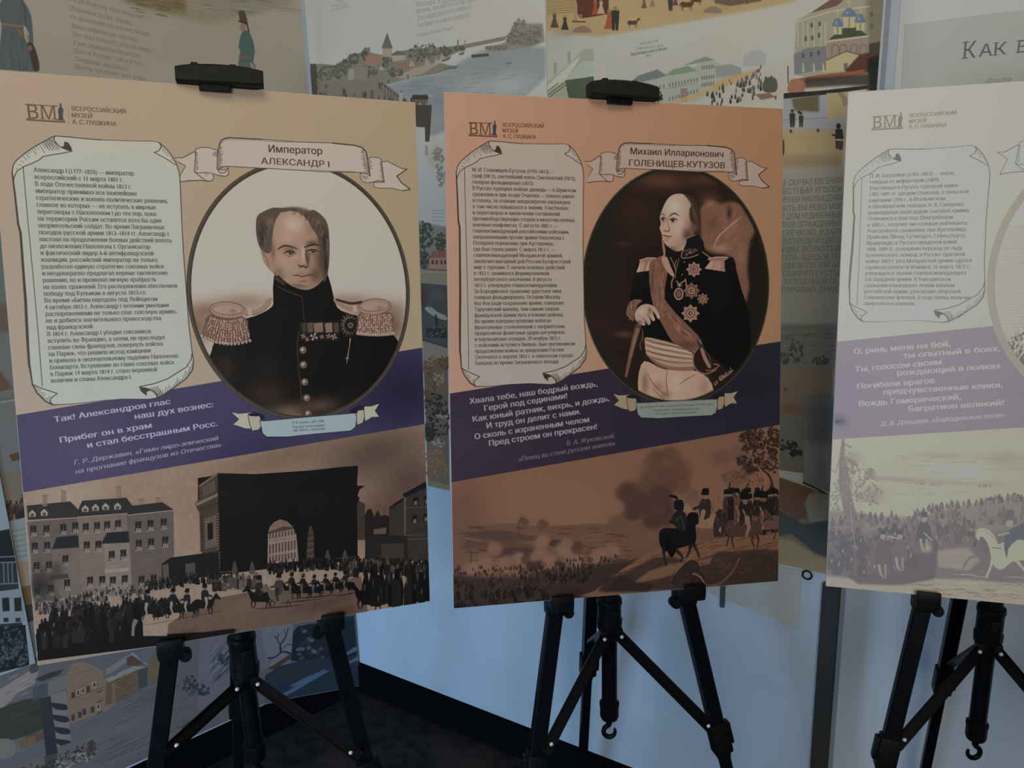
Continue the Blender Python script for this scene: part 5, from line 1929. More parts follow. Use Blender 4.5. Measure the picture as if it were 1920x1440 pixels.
    for x, y in ((975, 1205), (955, 1318)):
        cv.ellipse(*C3([(x, y)])[0], 1.3, 1.3, (150, 124, 108))
    # sword hilt
    cv.line(C4([(1110, 660), (1120, 700), (1150, 760)]), (8, 9, 6), (56, 46, 40), sm=3)
    cv.line(C4([(1105, 655), (1130, 690)]), 2.5, (130, 112, 100))
    cv.line(C4([(1130, 740), (1160, 820), (1200, 900)]), (5, 7.5, 6), (140, 108, 84), sm=3)
    cv.line(C4([(1090, 745), (1060, 790), (1060, 880), (1100, 940), (1170, 965), (1260, 930)]), 2.6, (120, 90, 72), sm=5)
    cv.line(C4([(1150, 750), (1190, 790), (1210, 850), (1215, 910)]), 1.4, (92, 70, 58), sm=5)
    cv.line(C4([(1170, 935), (1230, 930), (1290, 890), (1240, 875)]), 2.4, (112, 84, 68), sm=4)
    L = []
    for i in range(40):
        t_ = r.random()
        x, y = 1245 + t_ * 160, 1075 - t_ * 130
        L.append(C4([(x, y), (x + r.uniform(-20, 20), y - r.uniform(10, 40))]))
    cv.lines(L, 1.5, (150, 118, 106), .8)
    cv.line(C4([(1180, 1000), (1215, 1060), (1235, 1120)]), 2.6, (170, 140, 122), sm=3)
    # head, turned to the left
    face = C3([(762, 770), (782, 715), (812, 655), (850, 612), (905, 590), (965, 594), (1010, 620), (1060, 700), (1080, 800), (1075, 900), (1050, 960), (1005, 985), (990, 1040),
               (960, 1095), (905, 1108), (855, 1085), (805, 1045), (778, 990), (768, 940), (752, 900), (764, 860), (754, 815)])
    cv.poly(face, (172, 144, 128), sm=3)
    hc0 = cv.clip
    cv.clip = hc0 * cv.mask(face, sm=3, soft=1)
    B(C3, [(880, 700, 90, 90, (182, 172, 150), .95), (800, 850, 40, 120, (164, 136, 120), .7), (930, 880, 80, 90, (186, 158, 140), .85), (1060, 880, 60, 150, (88, 62, 52), .95),
           (1000, 960, 60, 80, (76, 52, 44), .9), (930, 1040, 90, 50, (150, 118, 102), .8), (1010, 680, 50, 80, (160, 134, 114), .6), (860, 1085, 80, 28, (104, 76, 64), .8),
           (1000, 850, 36, 60, (152, 116, 96), .7), (835, 870, 18, 60, (190, 164, 146), .7), (870, 960, 50, 40, (176, 146, 130), .6)])
    cv.line(C3([(838, 800), (862, 776), (895, 768), (925, 790)]), (1, 2.6, 2.6, 1), (70, 50, 42), .9, sm=4)
    cv.line(C3([(764, 780), (780, 770), (800, 790)]), (1, 2.2, 1), (84, 60, 50), .9, sm=3)
    for cx, cy, s in ((872, 830, 1.0), (782, 822, .62)):
        cv.poly(C3([(cx - 34 * s, cy), (cx - 8 * s, cy - 16), (cx + 20 * s, cy - 13), (cx + 38 * s, cy + 2), (cx + 8 * s, cy + 14)]), (158, 138, 124), sm=3)
        cv.blob(*C3([(cx - 2 * s, cy - 2)])[0], 4.0 * s, 3.6, (40, 28, 24), 1, hard=2)
        cv.line(C3([(cx - 36 * s, cy), (cx - 8 * s, cy - 18), (cx + 20 * s, cy - 15), (cx + 42 * s, cy)]), (1, 2, 2, 1), (56, 38, 32), .9, sm=4)
        cv.line(C3([(cx - 24 * s, cy + 20), (cx + 6 * s, cy + 26), (cx + 36 * s, cy + 16)]), 1, (120, 90, 76), .7, sm=3)
    cv.line(C3([(820, 800), (828, 850), (838, 900), (836, 925), (810, 928), (790, 918)]), (1, 1.4, 2.4, 2.6, 1.8), (104, 74, 62), .85, sm=4)
    cv.line(C3([(775, 965), (800, 968), (830, 975), (865, 972)]), (1.2, 2.4, 2.2, 1), (84, 52, 44), .95, sm=4)
    cv.blob(*C3([(822, 988)])[0], 8, 2.6, (150, 106, 94), .85)
    cv.line(C3([(795, 1005), (830, 1010)]), 1.6, (120, 88, 76), .7)
    cv.clip = hc0
    cv.poly(C3([(968, 594), (1020, 600), (1075, 655), (1110, 740), (1125, 850), (1115, 930), (1080, 965), (1062, 930), (1075, 880), (1030, 830), (1020, 740), (1035, 690), (1000, 630)]), (58, 44, 37), .95, soft=1, sm=3)
    cv.blob(*C3([(1075, 900)])[0], 5, 9, (104, 74, 62), .7)
    cv.lines([C3([(1030 + i * 9, 640 + i * 22), (1050 + i * 8, 720 + i * 22), (1060 + i * 6, 800 + i * 18)]) for i in range(7)], .8, (96, 76, 64), .6, sm=3)
    cv.clip = None
    cv.photo = False
    ink = (58, 44, 36)
    draw_title(cv, shift(2.2, -3.5, .95, 289.8), (162, 142, 132), ink)
    draw_scroll(cv, scroll_shift(-2.8, 1.0, -9, 12.2), (163, 149, 139), ink, (165, 152, 142))
    draw_caption(cv, shift(-6, 3.5), (126, 132, 124), (150, 130, 104), (24, 28, 32))
    draw_logo(cv, shift(-3.6, 3.2), (92, 62, 48), (58, 58, 64), (150, 108, 90))
    photo_lines(cv, [('Михаил Илларионович', C3([(484, 234)])[0], C3([(1326, 262)])[0])], 16.5, (66, 48, 42), bold=.014)
    photo_lines(cv, [('ГОЛЕНИЩЕВ-КУТУЗОВ', C3([(472, 338)])[0], C3([(1340, 362)])[0])], 15.8, (66, 48, 42), bold=.014)
    draw_body(cv, 2, 42.6, 123.0, 9.78, 170, 29, (74, 65, 60))
    photo_lines(cv, [(s, C5([a_])[0], C5([b_])[0]) for s, a_, b_ in (
        ('Хвала тебе, наш бодрый вождь,', (240, 325), (1390, 165)), ('Герой под сединами!', (370, 390), (1120, 272)), ('Как юный ратник, вихрь, и дождь,', (265, 487), (1500, 296)),
        ('И труд он делит с нами.', (390, 546), (1240, 414)), ('О сколь с израненным челом', (285, 645), (1318, 486)), ('Пред строем он прекрасен!', (412, 705), (1388, 550)))],
        14.6, (152, 140, 142), bold=.034)
    photo_lines(cv, [(s, C5([a_])[0], C5([b_])[0]) for s, a_, b_ in (('В. А. Жуковский.', (1110, 700), (1548, 628)), ('«Певец во стане русских воинов»', (680, 842), (1552, 695)))],
                11.4, (112, 100, 100), slant=.22, bold=.01)
    photo_lines(cv, [(s, C4([a_])[0], C4([b_])[0]) for s, a_, b_ in (
        ('Дж. Хопвуд (1795–1855) с оригинала Р. М. Волкова (1773–1831) 1813 г.', (578, 1272), (1232, 1244)), ('Портрет М. И. Голенищева-Кутузова', (692, 1303), (1112, 1285)),
        ('1814. Бумага, гравюра резцом, пунктир', (716, 1332), (1090, 1316)))], 4.6, (56, 58, 54), serif=.05)
    return cv


# ---------------------------------------------------------------- board 3
D1, D2, D3, D4 = crop(1560, 150, 5.3333), crop(1560, 400, 5.3333), crop(1560, 620, 5.3333), crop(1540, 800, 4.3634)


def paint_board_3():  # washed-out palette: haze of the window reflection is mixed into the colours
    cv = Canvas(594, 841, 2.0, HB[3], (176, 179, 162))
    yy, xx = np.mgrid[0:cv.Hh, 0:cv.W]
    t = (xx / cv.W)[..., None].astype(np.float32)
    cv.img[:] = rgb((176, 181, 165)) * (1 - t) + rgb((180, 182, 162)) * t
    r = random.Random(8)
    cv.poly([(1530, 800), (2500, 740), (2500, 1200), (1530, 1130)], (164, 160, 150))

    def B(L_, k=4.3634):
        for x, y, rx, ry, c, al in L_:
            q = D4([(x, y)])[0]
            cv.blob(q[0], q[1], rx / k, ry / k, c, al)
    B([(500, 180, 260, 120, (168, 165, 154), .9), (950, 250, 200, 60, (150, 147, 140), .8), (1500, 260, 220, 90, (146, 143, 138), .8), (1250, 150, 500, 60, (172, 172, 158), .8),
       (950, 330, 150, 70, (182, 182, 170), .95), (1210, 380, 170, 90, (188, 186, 172), .95), (300, 400, 130, 60, (172, 166, 154), .8), (250, 260, 90, 70, (146, 140, 134), .8),
       (1100, 460, 400, 30, (150, 146, 140), .8), (600, 430, 260, 24, (136, 133, 130), .8), (760, 590, 300, 60, (176, 170, 154), .9), (1200, 520, 300, 30, (166, 162, 150), .8),
       (420, 560, 120, 80, (140, 134, 134), .85), (1900, 400, 400, 200, (160, 157, 148), .8)])
    L = []
    for i in range(40):
        x, y = 500 + r.random() * 1500, 240 + r.random() * 330
        w = 60 + r.random() * 220
        L.append(D4([(x, y), (x + w / 2, y - 6), (x + w, y + 3)]))
    cv.lines(L, (.5, 2.4, .5), (136, 132, 130), .45, sm=2)
    cv.poly(D4([(20, 700), (200, 680), (500, 740), (780, 740), (1000, 680), (1300, 620), (1700, 580), (3500, 520), (3500, 1000), (20, 1240)]), (130, 123, 124), .95, soft=5)
    cv.poly(D4([(20, 900), (500, 860), (1000, 860), (1660, 860), (3500, 860), (3500, 1300), (20, 1300)]), (114, 107, 114), .9, soft=10)
    cv.poly(D4([(20, 1220), (300, 1250), (600, 1280), (880, 1240), (1200, 1250), (1660, 1290), (3500, 1300), (3500, 1800), (20, 1500)]), (158, 148, 140), .95, soft=4)
    cv.poly(D4([(940, 1010), (1200, 990), (1300, 1100), (1200, 1180), (950, 1150)]), (150, 141, 134), .9, soft=4)
    L1, L2 = [], []
    for i in range(90):
        x, y = 560 + r.random() * 1500, 1210 + r.random() * 200
        w = 60 + r.random() * 200
        (L1 if i % 2 else L2).append(D4([(x, y), (x + w * .5, y - 8), (x + w, y + 12)]))
    cv.lines(L1, (.4, 2.6, .4), (112, 105, 110), .6, sm=2)
    cv.lines(L2, (.4, 2.0, .4), (180, 170, 156), .6, sm=2)
    cv.poly(D4([(200, 1220), (560, 1100), (860, 1020), (950, 1000), (930, 1240), (870, 1260), (640, 1300), (300, 1290)]), (104, 97, 106), .95, soft=3)
    # tree and distance
    cv.poly(D4([(165, 100), (185, 110), (190, 250), (230, 420), (250, 600), (300, 760), (330, 960), (300, 1010), (240, 990), (200, 760), (150, 560), (140, 330)]), (120, 112, 116), .95, soft=1, sm=2)
    foliage(cv, D4, [(210, 330, 14, 34), (290, 420, 22, 20), (330, 520, 30, 24), (230, 540, 28, 22), (410, 560, 22, 18), (120, 560, 18, 30)], (134, 127, 126), 45, 3)
    for p in ([(180, 130), (245, 165), (240, 180), (185, 150)], [(200, 240), (300, 310), (290, 330), (215, 290)], [(190, 320), (270, 370), (260, 385), (200, 350)]):
        cv.poly(D4(p), (126, 120, 118), .9)
    for i in range(5):
        cv.poly(D4([(400, 335 + i * 18), (350 - i * 6, 360 + i * 20), (400, 356 + i * 18), (450 + i * 5, 368 + i * 20)]), (128, 123, 122), .9)
    cv.line(D4([(150, 250), (110, 380), (80, 350)]), 1.5, (126, 118, 118))
    crowd(cv, D4([(780, 470), (1000, 490)]), 20, 5, [(134, 130, 128)], [(180, 178, 168)], 1, .5)
    crowd(cv, D4([(1290, 500), (1380, 495)]), 10, 6, [(134, 130, 128)], [(180, 178, 168)], 2, .4)
    crowd(cv, D4([(760, 740), (1000, 680), (1300, 640), (1480, 610), (1700, 600)]), 90, 11, [(112, 107, 112), (126, 120, 122), (100, 96, 104)], [(178, 174, 166), (160, 154, 150)], 3, .8, .4, .6)
    crowd(cv, D4([(60, 860), (500, 800), (900, 800), (1300, 780), (1700, 740), (2300, 720)]), 150, 16, [(112, 106, 112), (122, 115, 119), (104, 99, 107)], [(150, 144, 142), (136, 130, 132)], 4, 1.6, .4, .5)
    crowd(cv, D4([(60, 1010), (500, 960), (900, 960), (1250, 930)]), 90, 28, [(106, 100, 108), (116, 110, 115), (98, 93, 102)], [(150, 142, 138), (134, 127, 130)], 5, 1.0, .42, .6)
    crowd(cv, D4([(60, 1180), (400, 1190), (760, 1130)]), 40, 38, [(100, 94, 103), (110, 103, 110)], [(146, 137, 134)], 6, .6, .4, .8)
    crowd(cv, D4([(1700, 1150), (2400, 1180)]), 60, 60, [(100, 94, 103), (112, 106, 112)], [(150, 142, 138)], 7, .6, .4, .6)
    # soldiers in the foreground
    for x, y, h, c in ((500, 1240, 74, (106, 99, 108)), (640, 1180, 60, (112, 105, 111)), (840, 1030, 58, (98, 93, 102))):
        q = D4([(x, y)])[0]
        horse_c = c
        cv.poly([(q[0] - 13, q[1] - 20), (q[0] - 14, q[1] - h * .7), (q[0] - 6, q[1] - h), (q[0] + 6, q[1] - h), (q[0] + 14, q[1] - h * .65), (q[0] + 12, q[1] - 20)], c, sm=2)
        cv.ellipse(q[0], q[1] - h - 4, 5, 6, (146, 138, 136))
        cv.poly([(q[0] - 6, q[1] - h - 8), (q[0] - 5, q[1] - h - 18), (q[0] + 5, q[1] - h - 18), (q[0] + 6, q[1] - h - 8)], (92, 88, 98))
        cv.line([(q[0] - 7, q[1] - 24), (q[0] - 4, q[1] - 8), (q[0] + 2, q[1])], (5, 4, 2), (152, 143, 138), sm=2)
        cv.line([(q[0] + 5, q[1] - 24), (q[0] + 5, q[1] - 10), (q[0] + 6, q[1])], (5, 4, 2), (140, 132, 130), sm=2)
    cv.line(D4([(540, 900), (620, 915)]), 2, (182, 180, 176))
    cv.line(D4([(840, 870), (900, 930)]), 2, (176, 172, 166))
    cv.line(D4([(240, 690), (250, 850), (280, 1000)]), 2, (150, 143, 144), .7)
    cv.blob(*D4([(870, 990)])[0], 9, 12, (160, 152, 142), .9)
    # white horse
    hc = (172, 163, 152)
    for L_ in ([(1290, 1060), (1220, 1070), (1170, 1130), (1165, 1150)], [(1400, 1090), (1380, 1160), (1350, 1230)], [(1580, 1080), (1640, 1150), (1660, 1180)]):
        cv.line(D4(L_), (7, 4, 4), (122, 115, 119) if L_[0][0] == 1290 else (170, 160, 152), sm=3)
    cv.poly(D4([(1385, 1000), (1460, 960), (1540, 930), (1650, 930), (1720, 980), (1700, 1080), (1560, 1110), (1480, 1170), (1420, 1150), (1390, 1080)]), hc, sm=3)
    cv.poly(D4([(1262, 880), (1275, 845), (1320, 828), (1380, 855), (1425, 910), (1450, 980), (1470, 1020), (1400, 1060), (1370, 990), (1350, 940), (1310, 900), (1290, 930), (1270, 920)]), hc, sm=3)
    cv.poly(D4([(1300, 900), (1345, 935), (1372, 1010), (1330, 1030), (1300, 960)]), (110, 104, 110), sm=3)
    cv.line(D4([(1330, 850), (1390, 890), (1440, 950)]), 2, (146, 138, 134), .8, sm=3)
    cv.line(D4([(1400, 990), (1470, 1000)]), 2, (112, 106, 110))
    cv.poly(D4([(1500, 900), (1530, 850), (1600, 820), (1680, 780), (1720, 900), (1600, 930), (1530, 1000), (1520, 1080), (1495, 1000)]), (96, 100, 112), sm=2)
    cv.ellipse(*D4([(1540, 790)])[0], 7, 8, (150, 142, 140))
    cv.poly(D4([(1515, 770), (1520, 680), (1575, 680), (1575, 760)]), (104, 102, 110))
    cv.line(D4([(1450, 890), (1530, 870)]), 4, (150, 144, 142))
    cv.photo = False
    cv.grain(.05, (120, 170), 3, octaves=3)
    band = [(-5, 412.5), (600, 336), (600, 508), (-5, 581)]
    cv.poly(band, (130, 121, 139))
    cv.clip = cv.mask(band)
    cv.blob(20, 480, 60, 70, (124, 116, 138), .7)
    cv.blob(10, 548, 14, 12, (88, 84, 116), .95)
    cv.blob(6, 549, 3, 2.4, (54, 52, 84), 1)
    cv.clip = None
    ocx, ocy, orx, ory = 401, 304, 180, 212
    cv.ellipse(ocx, ocy, orx, ory, (142, 142, 136), n=90)
    a = np.linspace(0, 2 * math.pi, 100, endpoint=False)
    oval = np.c_[ocx + np.cos(a) * (orx - 11.5), ocy + np.sin(a) * (ory - 11.5)]
    cv.poly(oval, (196, 190, 180))
    cv.clip = cv.mask(oval)
    L1, L2 = [], []
    for i in range(118):
        y = 222 + i * 2.55
        x = 222
        n = 8
        L = [(x + j * 48, y + 1.2 * math.sin(j * 1.7 + i * .3) + j * .5) for j in range(n)]
        (L1 if i % 2 else L2).append(L[:2 + int(min(6, i / 5 * r.uniform(.5, 1.4)))])
    cv.lines(L1, .95, (150, 122, 116), .8)
    cv.lines(L2, .85, (162, 136, 128), .8)
    # officer in a dark coat with pale epaulettes (mostly outside the frame)
    cv.poly([(250, 470), (262, 400), (330, 350), (370, 330), (380, 280), (440, 280), (448, 330), (500, 352), (560, 400), (570, 480), (420, 520)], (96, 92, 96), sm=3)
    cv.ellipse(408, 235, 44, 58, (184, 168, 154))
    cv.poly([(362, 235), (360, 190), (390, 168), (430, 168), (458, 195), (456, 240), (444, 205), (375, 205)], (104, 94, 90), sm=3)
    for x in (392, 424):
        cv.ellipse(x, 230, 6, 3, (80, 70, 66))
    cv.line([(408, 235), (404, 256), (412, 258)], 1.5, (140, 118, 106))
    cv.line([(396, 272), (420, 272)], 2, (134, 96, 88))
    for i in range(240):
        x, y = 250 + r.random() * 60, 385 + r.random() * 50
        cv.ellipse(x, y, 1.6, 3, r.choice([(186, 180, 172), (160, 150, 142), (172, 164, 156)]), .9, n=7)
    cv.clip = None
    ink = (92, 92, 86)
    draw_title(cv, shift(-2.6, 2.2), (188, 188, 182), ink, tri=False)
    draw_scroll(cv, scroll_shift(-5.4, .945, 12, -82), (185, 189, 183), ink, (184, 188, 180))
    draw_caption(cv, shift(-4, 5), (176, 180, 182), (184, 178, 166), (90, 92, 98))
    draw_logo(cv, shift(-3.6, -1.2), (112, 112, 100), (112, 112, 108), (160, 158, 148))
    draw_body(cv, 3, 38.8, 139.6, 10.0, 158, 14, (102, 104, 100))
    cv.photo = False
    photo_lines(cv, [(s, D3([a_])[0], D3([b_])[0]) for s, a_, b_ in (
        ('О, ринь меня на бой,', (212, 235), (1180, 155)), ('ты опытный в боях,', (710, 276), (1675, 203)), ('Ты, голосом своим', (225, 412), (1092, 338)),
        ('рождающий в полках', (645, 450), (1685, 376)), ('Погибели врагов', (245, 585), (1024, 524)), ('предчувственные клики,', (508, 640), (1702, 568)),
        ('Вождь Гомерический,', (260, 758), (1285, 688)), ('Багратион великий!', (758, 810), (1714, 745)))], 14.6, (186, 181, 190), bold=.034)
    photo_lines(cv, [('Д. В. Давыдов. «Бородинское поле»', D3([(480, 955)])[0], D3([(1725, 865)])[0])], 12.4, (176, 171, 180), slant=.22, bold=.01)
    return cv


# ------------------------------------------------------------------ printed sheets hung on the walls
def wall_H(p0, d, s0, s1, z0, z1):
    c = [V(p0) + d * s + UP * z for s, z in ((s0, z1), (s1, z1), (s1, z0), (s0, z0))]
    w, h = abs(s1 - s0) * 1000, (z1 - z0) * 1000
    return homography([photo_px(q) for q in c], [(0, 0), (w, 0), (w, h), (0, h)]), w, h


W1, W2 = crop(0, 1160, 4.8), crop(300, 1140, 4.5714)
N0, N1, N2, N3 = crop(0, 0, 3.2), crop(560, 0, 3.84), crop(1000, 0, 3.84), crop(1440, 0, 4.0)
G1, G2, G3, G4 = crop(760, 160, 3.6), crop(760, 500, 3.2727), crop(1420, 160, 2.88), crop(1420, 600, 2.769)
GL = crop(0, 880, 3.79)


def blobs(cv, cr, k, L):
    for x, y, rx, ry, c, a in L:
        q = cr([(x, y)])[0]
        cv.blob(q[0], q[1], rx / k, ry / k, c, a)


def streaks(cv, cr, box, n, cols, w, seed, dx=60, dy=-14, alpha=.6):
    r = random.Random(seed)
    L = {i: [] for i in range(len(cols))}
    for i in range(n):
        x, y = r.uniform(box[0], box[2]), r.uniform(box[1], box[3])
        f = r.uniform(.5, 1.5)
        L[i % len(cols)].append(cr([(x, y), (x + dx * f * .5, y + dy * f * .5 - 3), (x + dx * f, y + dy * f)]))
    for i, c in enumerate(cols):
        if L[i]:
            cv.lines(L[i], (w * .3, w, w * .3), c, alpha, sm=2)


def person_fig(cv, cr, x, y, h, coat, head=(110, 86, 70), hat=None, skirt=False):
    """small painted standing figure: x, y = feet"""
    q = cr([(x, y), (x, y - h)])
    X, Y, Hh = q[0][0], q[0][1], q[0][1] - q[1][1]
    w = Hh * .17
    if skirt:
        cv.poly([(X - w * 1.5, Y), (X - w * .5, Y - Hh * .55), (X - w * .7, Y - Hh * .8), (X + w * .7, Y - Hh * .8), (X + w * .5, Y - Hh * .55), (X + w * 1.5, Y)], coat)
    else:
        cv.poly([(X - w * .7, Y), (X - w * .9, Y - Hh * .5), (X - w, Y - Hh * .8), (X + w, Y - Hh * .8), (X + w * .9, Y - Hh * .5), (X + w * .7, Y), (X + w * .1, Y), (X, Y - Hh * .4), (X - w * .1, Y)], coat)
    cv.ellipse(X, Y - Hh * .88, w * .5, Hh * .08, head)
    if hat:
        cv.poly([(X - w * .6, Y - Hh * .92), (X - w * .45, Y - Hh * 1.02), (X + w * .45, Y - Hh * 1.02), (X + w * .6, Y - Hh * .92)], hat)


def tower(cv, cr, x, y, w, h, c, rc):
    cv.poly(cr([(x - w, y), (x - w, y - h), (x + w, y - h), (x + w, y)]), c)
    cv.poly(cr([(x - w * 1.2, y - h), (x, y - h - w * 3.4), (x + w * 1.2, y - h)]), rc)


def paint_left_upper():
    H, w, h = wall_H(CORNER, D_LEFT, 1.05, 0.008, 1.135, 2.35)
    cv = Canvas(w, h, 1.0, H, (140, 132, 119))
    blobs(cv, N0, 3.2, [(300, 100, 500, 200, (148, 141, 128), .7), (1200, 330, 400, 200, (136, 129, 112), .7), (900, 400, 300, 100, (140, 132, 118), .6), (1750, 250, 200, 400, (137, 130, 119), .6),
                        (1300, 130, 300, 60, (132, 126, 104), .7)])
    # landscape across the top
    cv.poly(N0([(640, -400), (1900, -500), (1750, 30), (1500, 90), (1250, 140), (1090, 105), (900, 60), (720, 10)]), (118, 110, 92), .75, soft=6)
    cv.poly(N0([(700, -200), (1110, -200), (1110, 90), (900, 50), (760, 10)]), (104, 90, 62), .85, soft=5)
    streaks(cv, N0, (760, -60, 1100, 90), 40, [(84, 72, 48), (128, 112, 80)], 3, 1, 60, 14)
    streaks(cv, N0, (1080, -60, 1700, 70), 40, [(96, 98, 84), (134, 128, 112)], 3, 2, 160, 20)
    # poem
    for i, (s, a, b) in enumerate((('Когда благому просвещенью', (412, 2), (862, 116)), ('Отдвинем более границ,', (414, 58), (795, 152)), ('Со временем (по расчисленью', (418, 110), (890, 218)),
                                   ('Философических таблиц,', (424, 165), (822, 252)), ('Лет чрез пятьсот) дороги верно', (430, 215), (908, 316)), ('У нас изменятся безмерно:', (436, 265), (848, 350)),
                                   ('Шоссе Россию здесь и тут,', (440, 315), (852, 394)), ('Соединив, пересекут.', (446, 365), (772, 430)), ('Мосты чугунные чрез воды', (450, 412), (870, 484)))):
        put_text(cv, s, N0([a])[0], N0([b])[0], em=12.0, color=(98, 92, 90), serif=.07, alpha=.85)
    # figure in a long blue-grey coat, left
    cv.poly(N0([(10, 0), (60, -60), (110, -40), (150, 20), (185, 90), (195, 180), (198, 260), (170, 260), (172, 200), (140, 150), (148, 230), (190, 320), (235, 410), (210, 430), (20, 418),
                (-20, 400), (0, 260), (10, 160), (0, 120), (-10, 60)]), (78, 84, 88), sm=2)
    cv.poly(N0([(160, 260), (196, 262), (225, 340), (236, 412), (205, 430), (180, 330)]), (66, 54, 48), sm=2)
    cv.line(N0([(15, 145), (70, 152), (128, 158)]), 4, (132, 96, 66))
    cv.line(N0([(100, 158), (128, 215)]), 4, (120, 88, 62))
    cv.ellipse(*N0([(178, 290)])[0], 4, 6, (112, 88, 74))
    cv.ellipse(*N0([(70, -30)])[0], 7, 9, (128, 98, 78))
    streaks(cv, N0, (20, 180, 180, 400), 26, [(66, 72, 76), (92, 98, 100)], 2.2, 3, 8, 60)
    cv.line(N0([(110, -20), (150, 60), (150, 150)]), 1.6, (56, 60, 62), sm=3)
    # figure in a teal coat and tall hat, right
    cv.poly(N0([(1425, 440), (1432, 360), (1440, 300), (1430, 290), (1440, 220), (1462, 185), (1490, 190), (1515, 240), (1528, 310), (1518, 370), (1535, 400), (1520, 410), (1510, 380), (1500, 380),
                (1515, 440), (1545, 560), (1430, 560)]), (66, 84, 80), sm=2)
    cv.poly(N0([(1428, 370), (1500, 380), (1530, 560), (1420, 560)]), (84, 86, 80), .9, sm=1)
    cv.poly(N0([(1428, 75), (1440, 62), (1466, 68), (1482, 120), (1486, 150), (1440, 135)]), (72, 62, 50))
    cv.poly(N0([(1428, 120), (1488, 140), (1486, 152), (1430, 132)]), (54, 48, 40))
    cv.ellipse(*N0([(1456, 165)])[0], 5.5, 8, (128, 98, 76))
    cv.line(N0([(1478, 140), (1492, 190)]), 3, (66, 50, 40))
    cv.line(N0([(1435, 340), (1500, 352)]), 4, (110, 82, 62))
    cv.ellipse(*N0([(1522, 395)])[0], 3, 5, (124, 94, 76))
    # narrow view left of the board: reeds, hay, roof
    cv.poly([(-300, 330), (60, 330), (60, 760), (-300, 760)], (94, 97, 90), .95, soft=14)
    cv.poly([(-300, 640), (0, 572), (40, 555), (40, 625), (0, 622), (-300, 690)], (92, 78, 64), .9, soft=3)
    cv.poly([(-300, 600), (-300, 780), (0, 735), (24, 728), (0, 695)], (98, 66, 52), .9, soft=1)
    return cv, (CORNER, D_LEFT, N_LEFT, 1.05, 0.008, 1.135, 2.35)


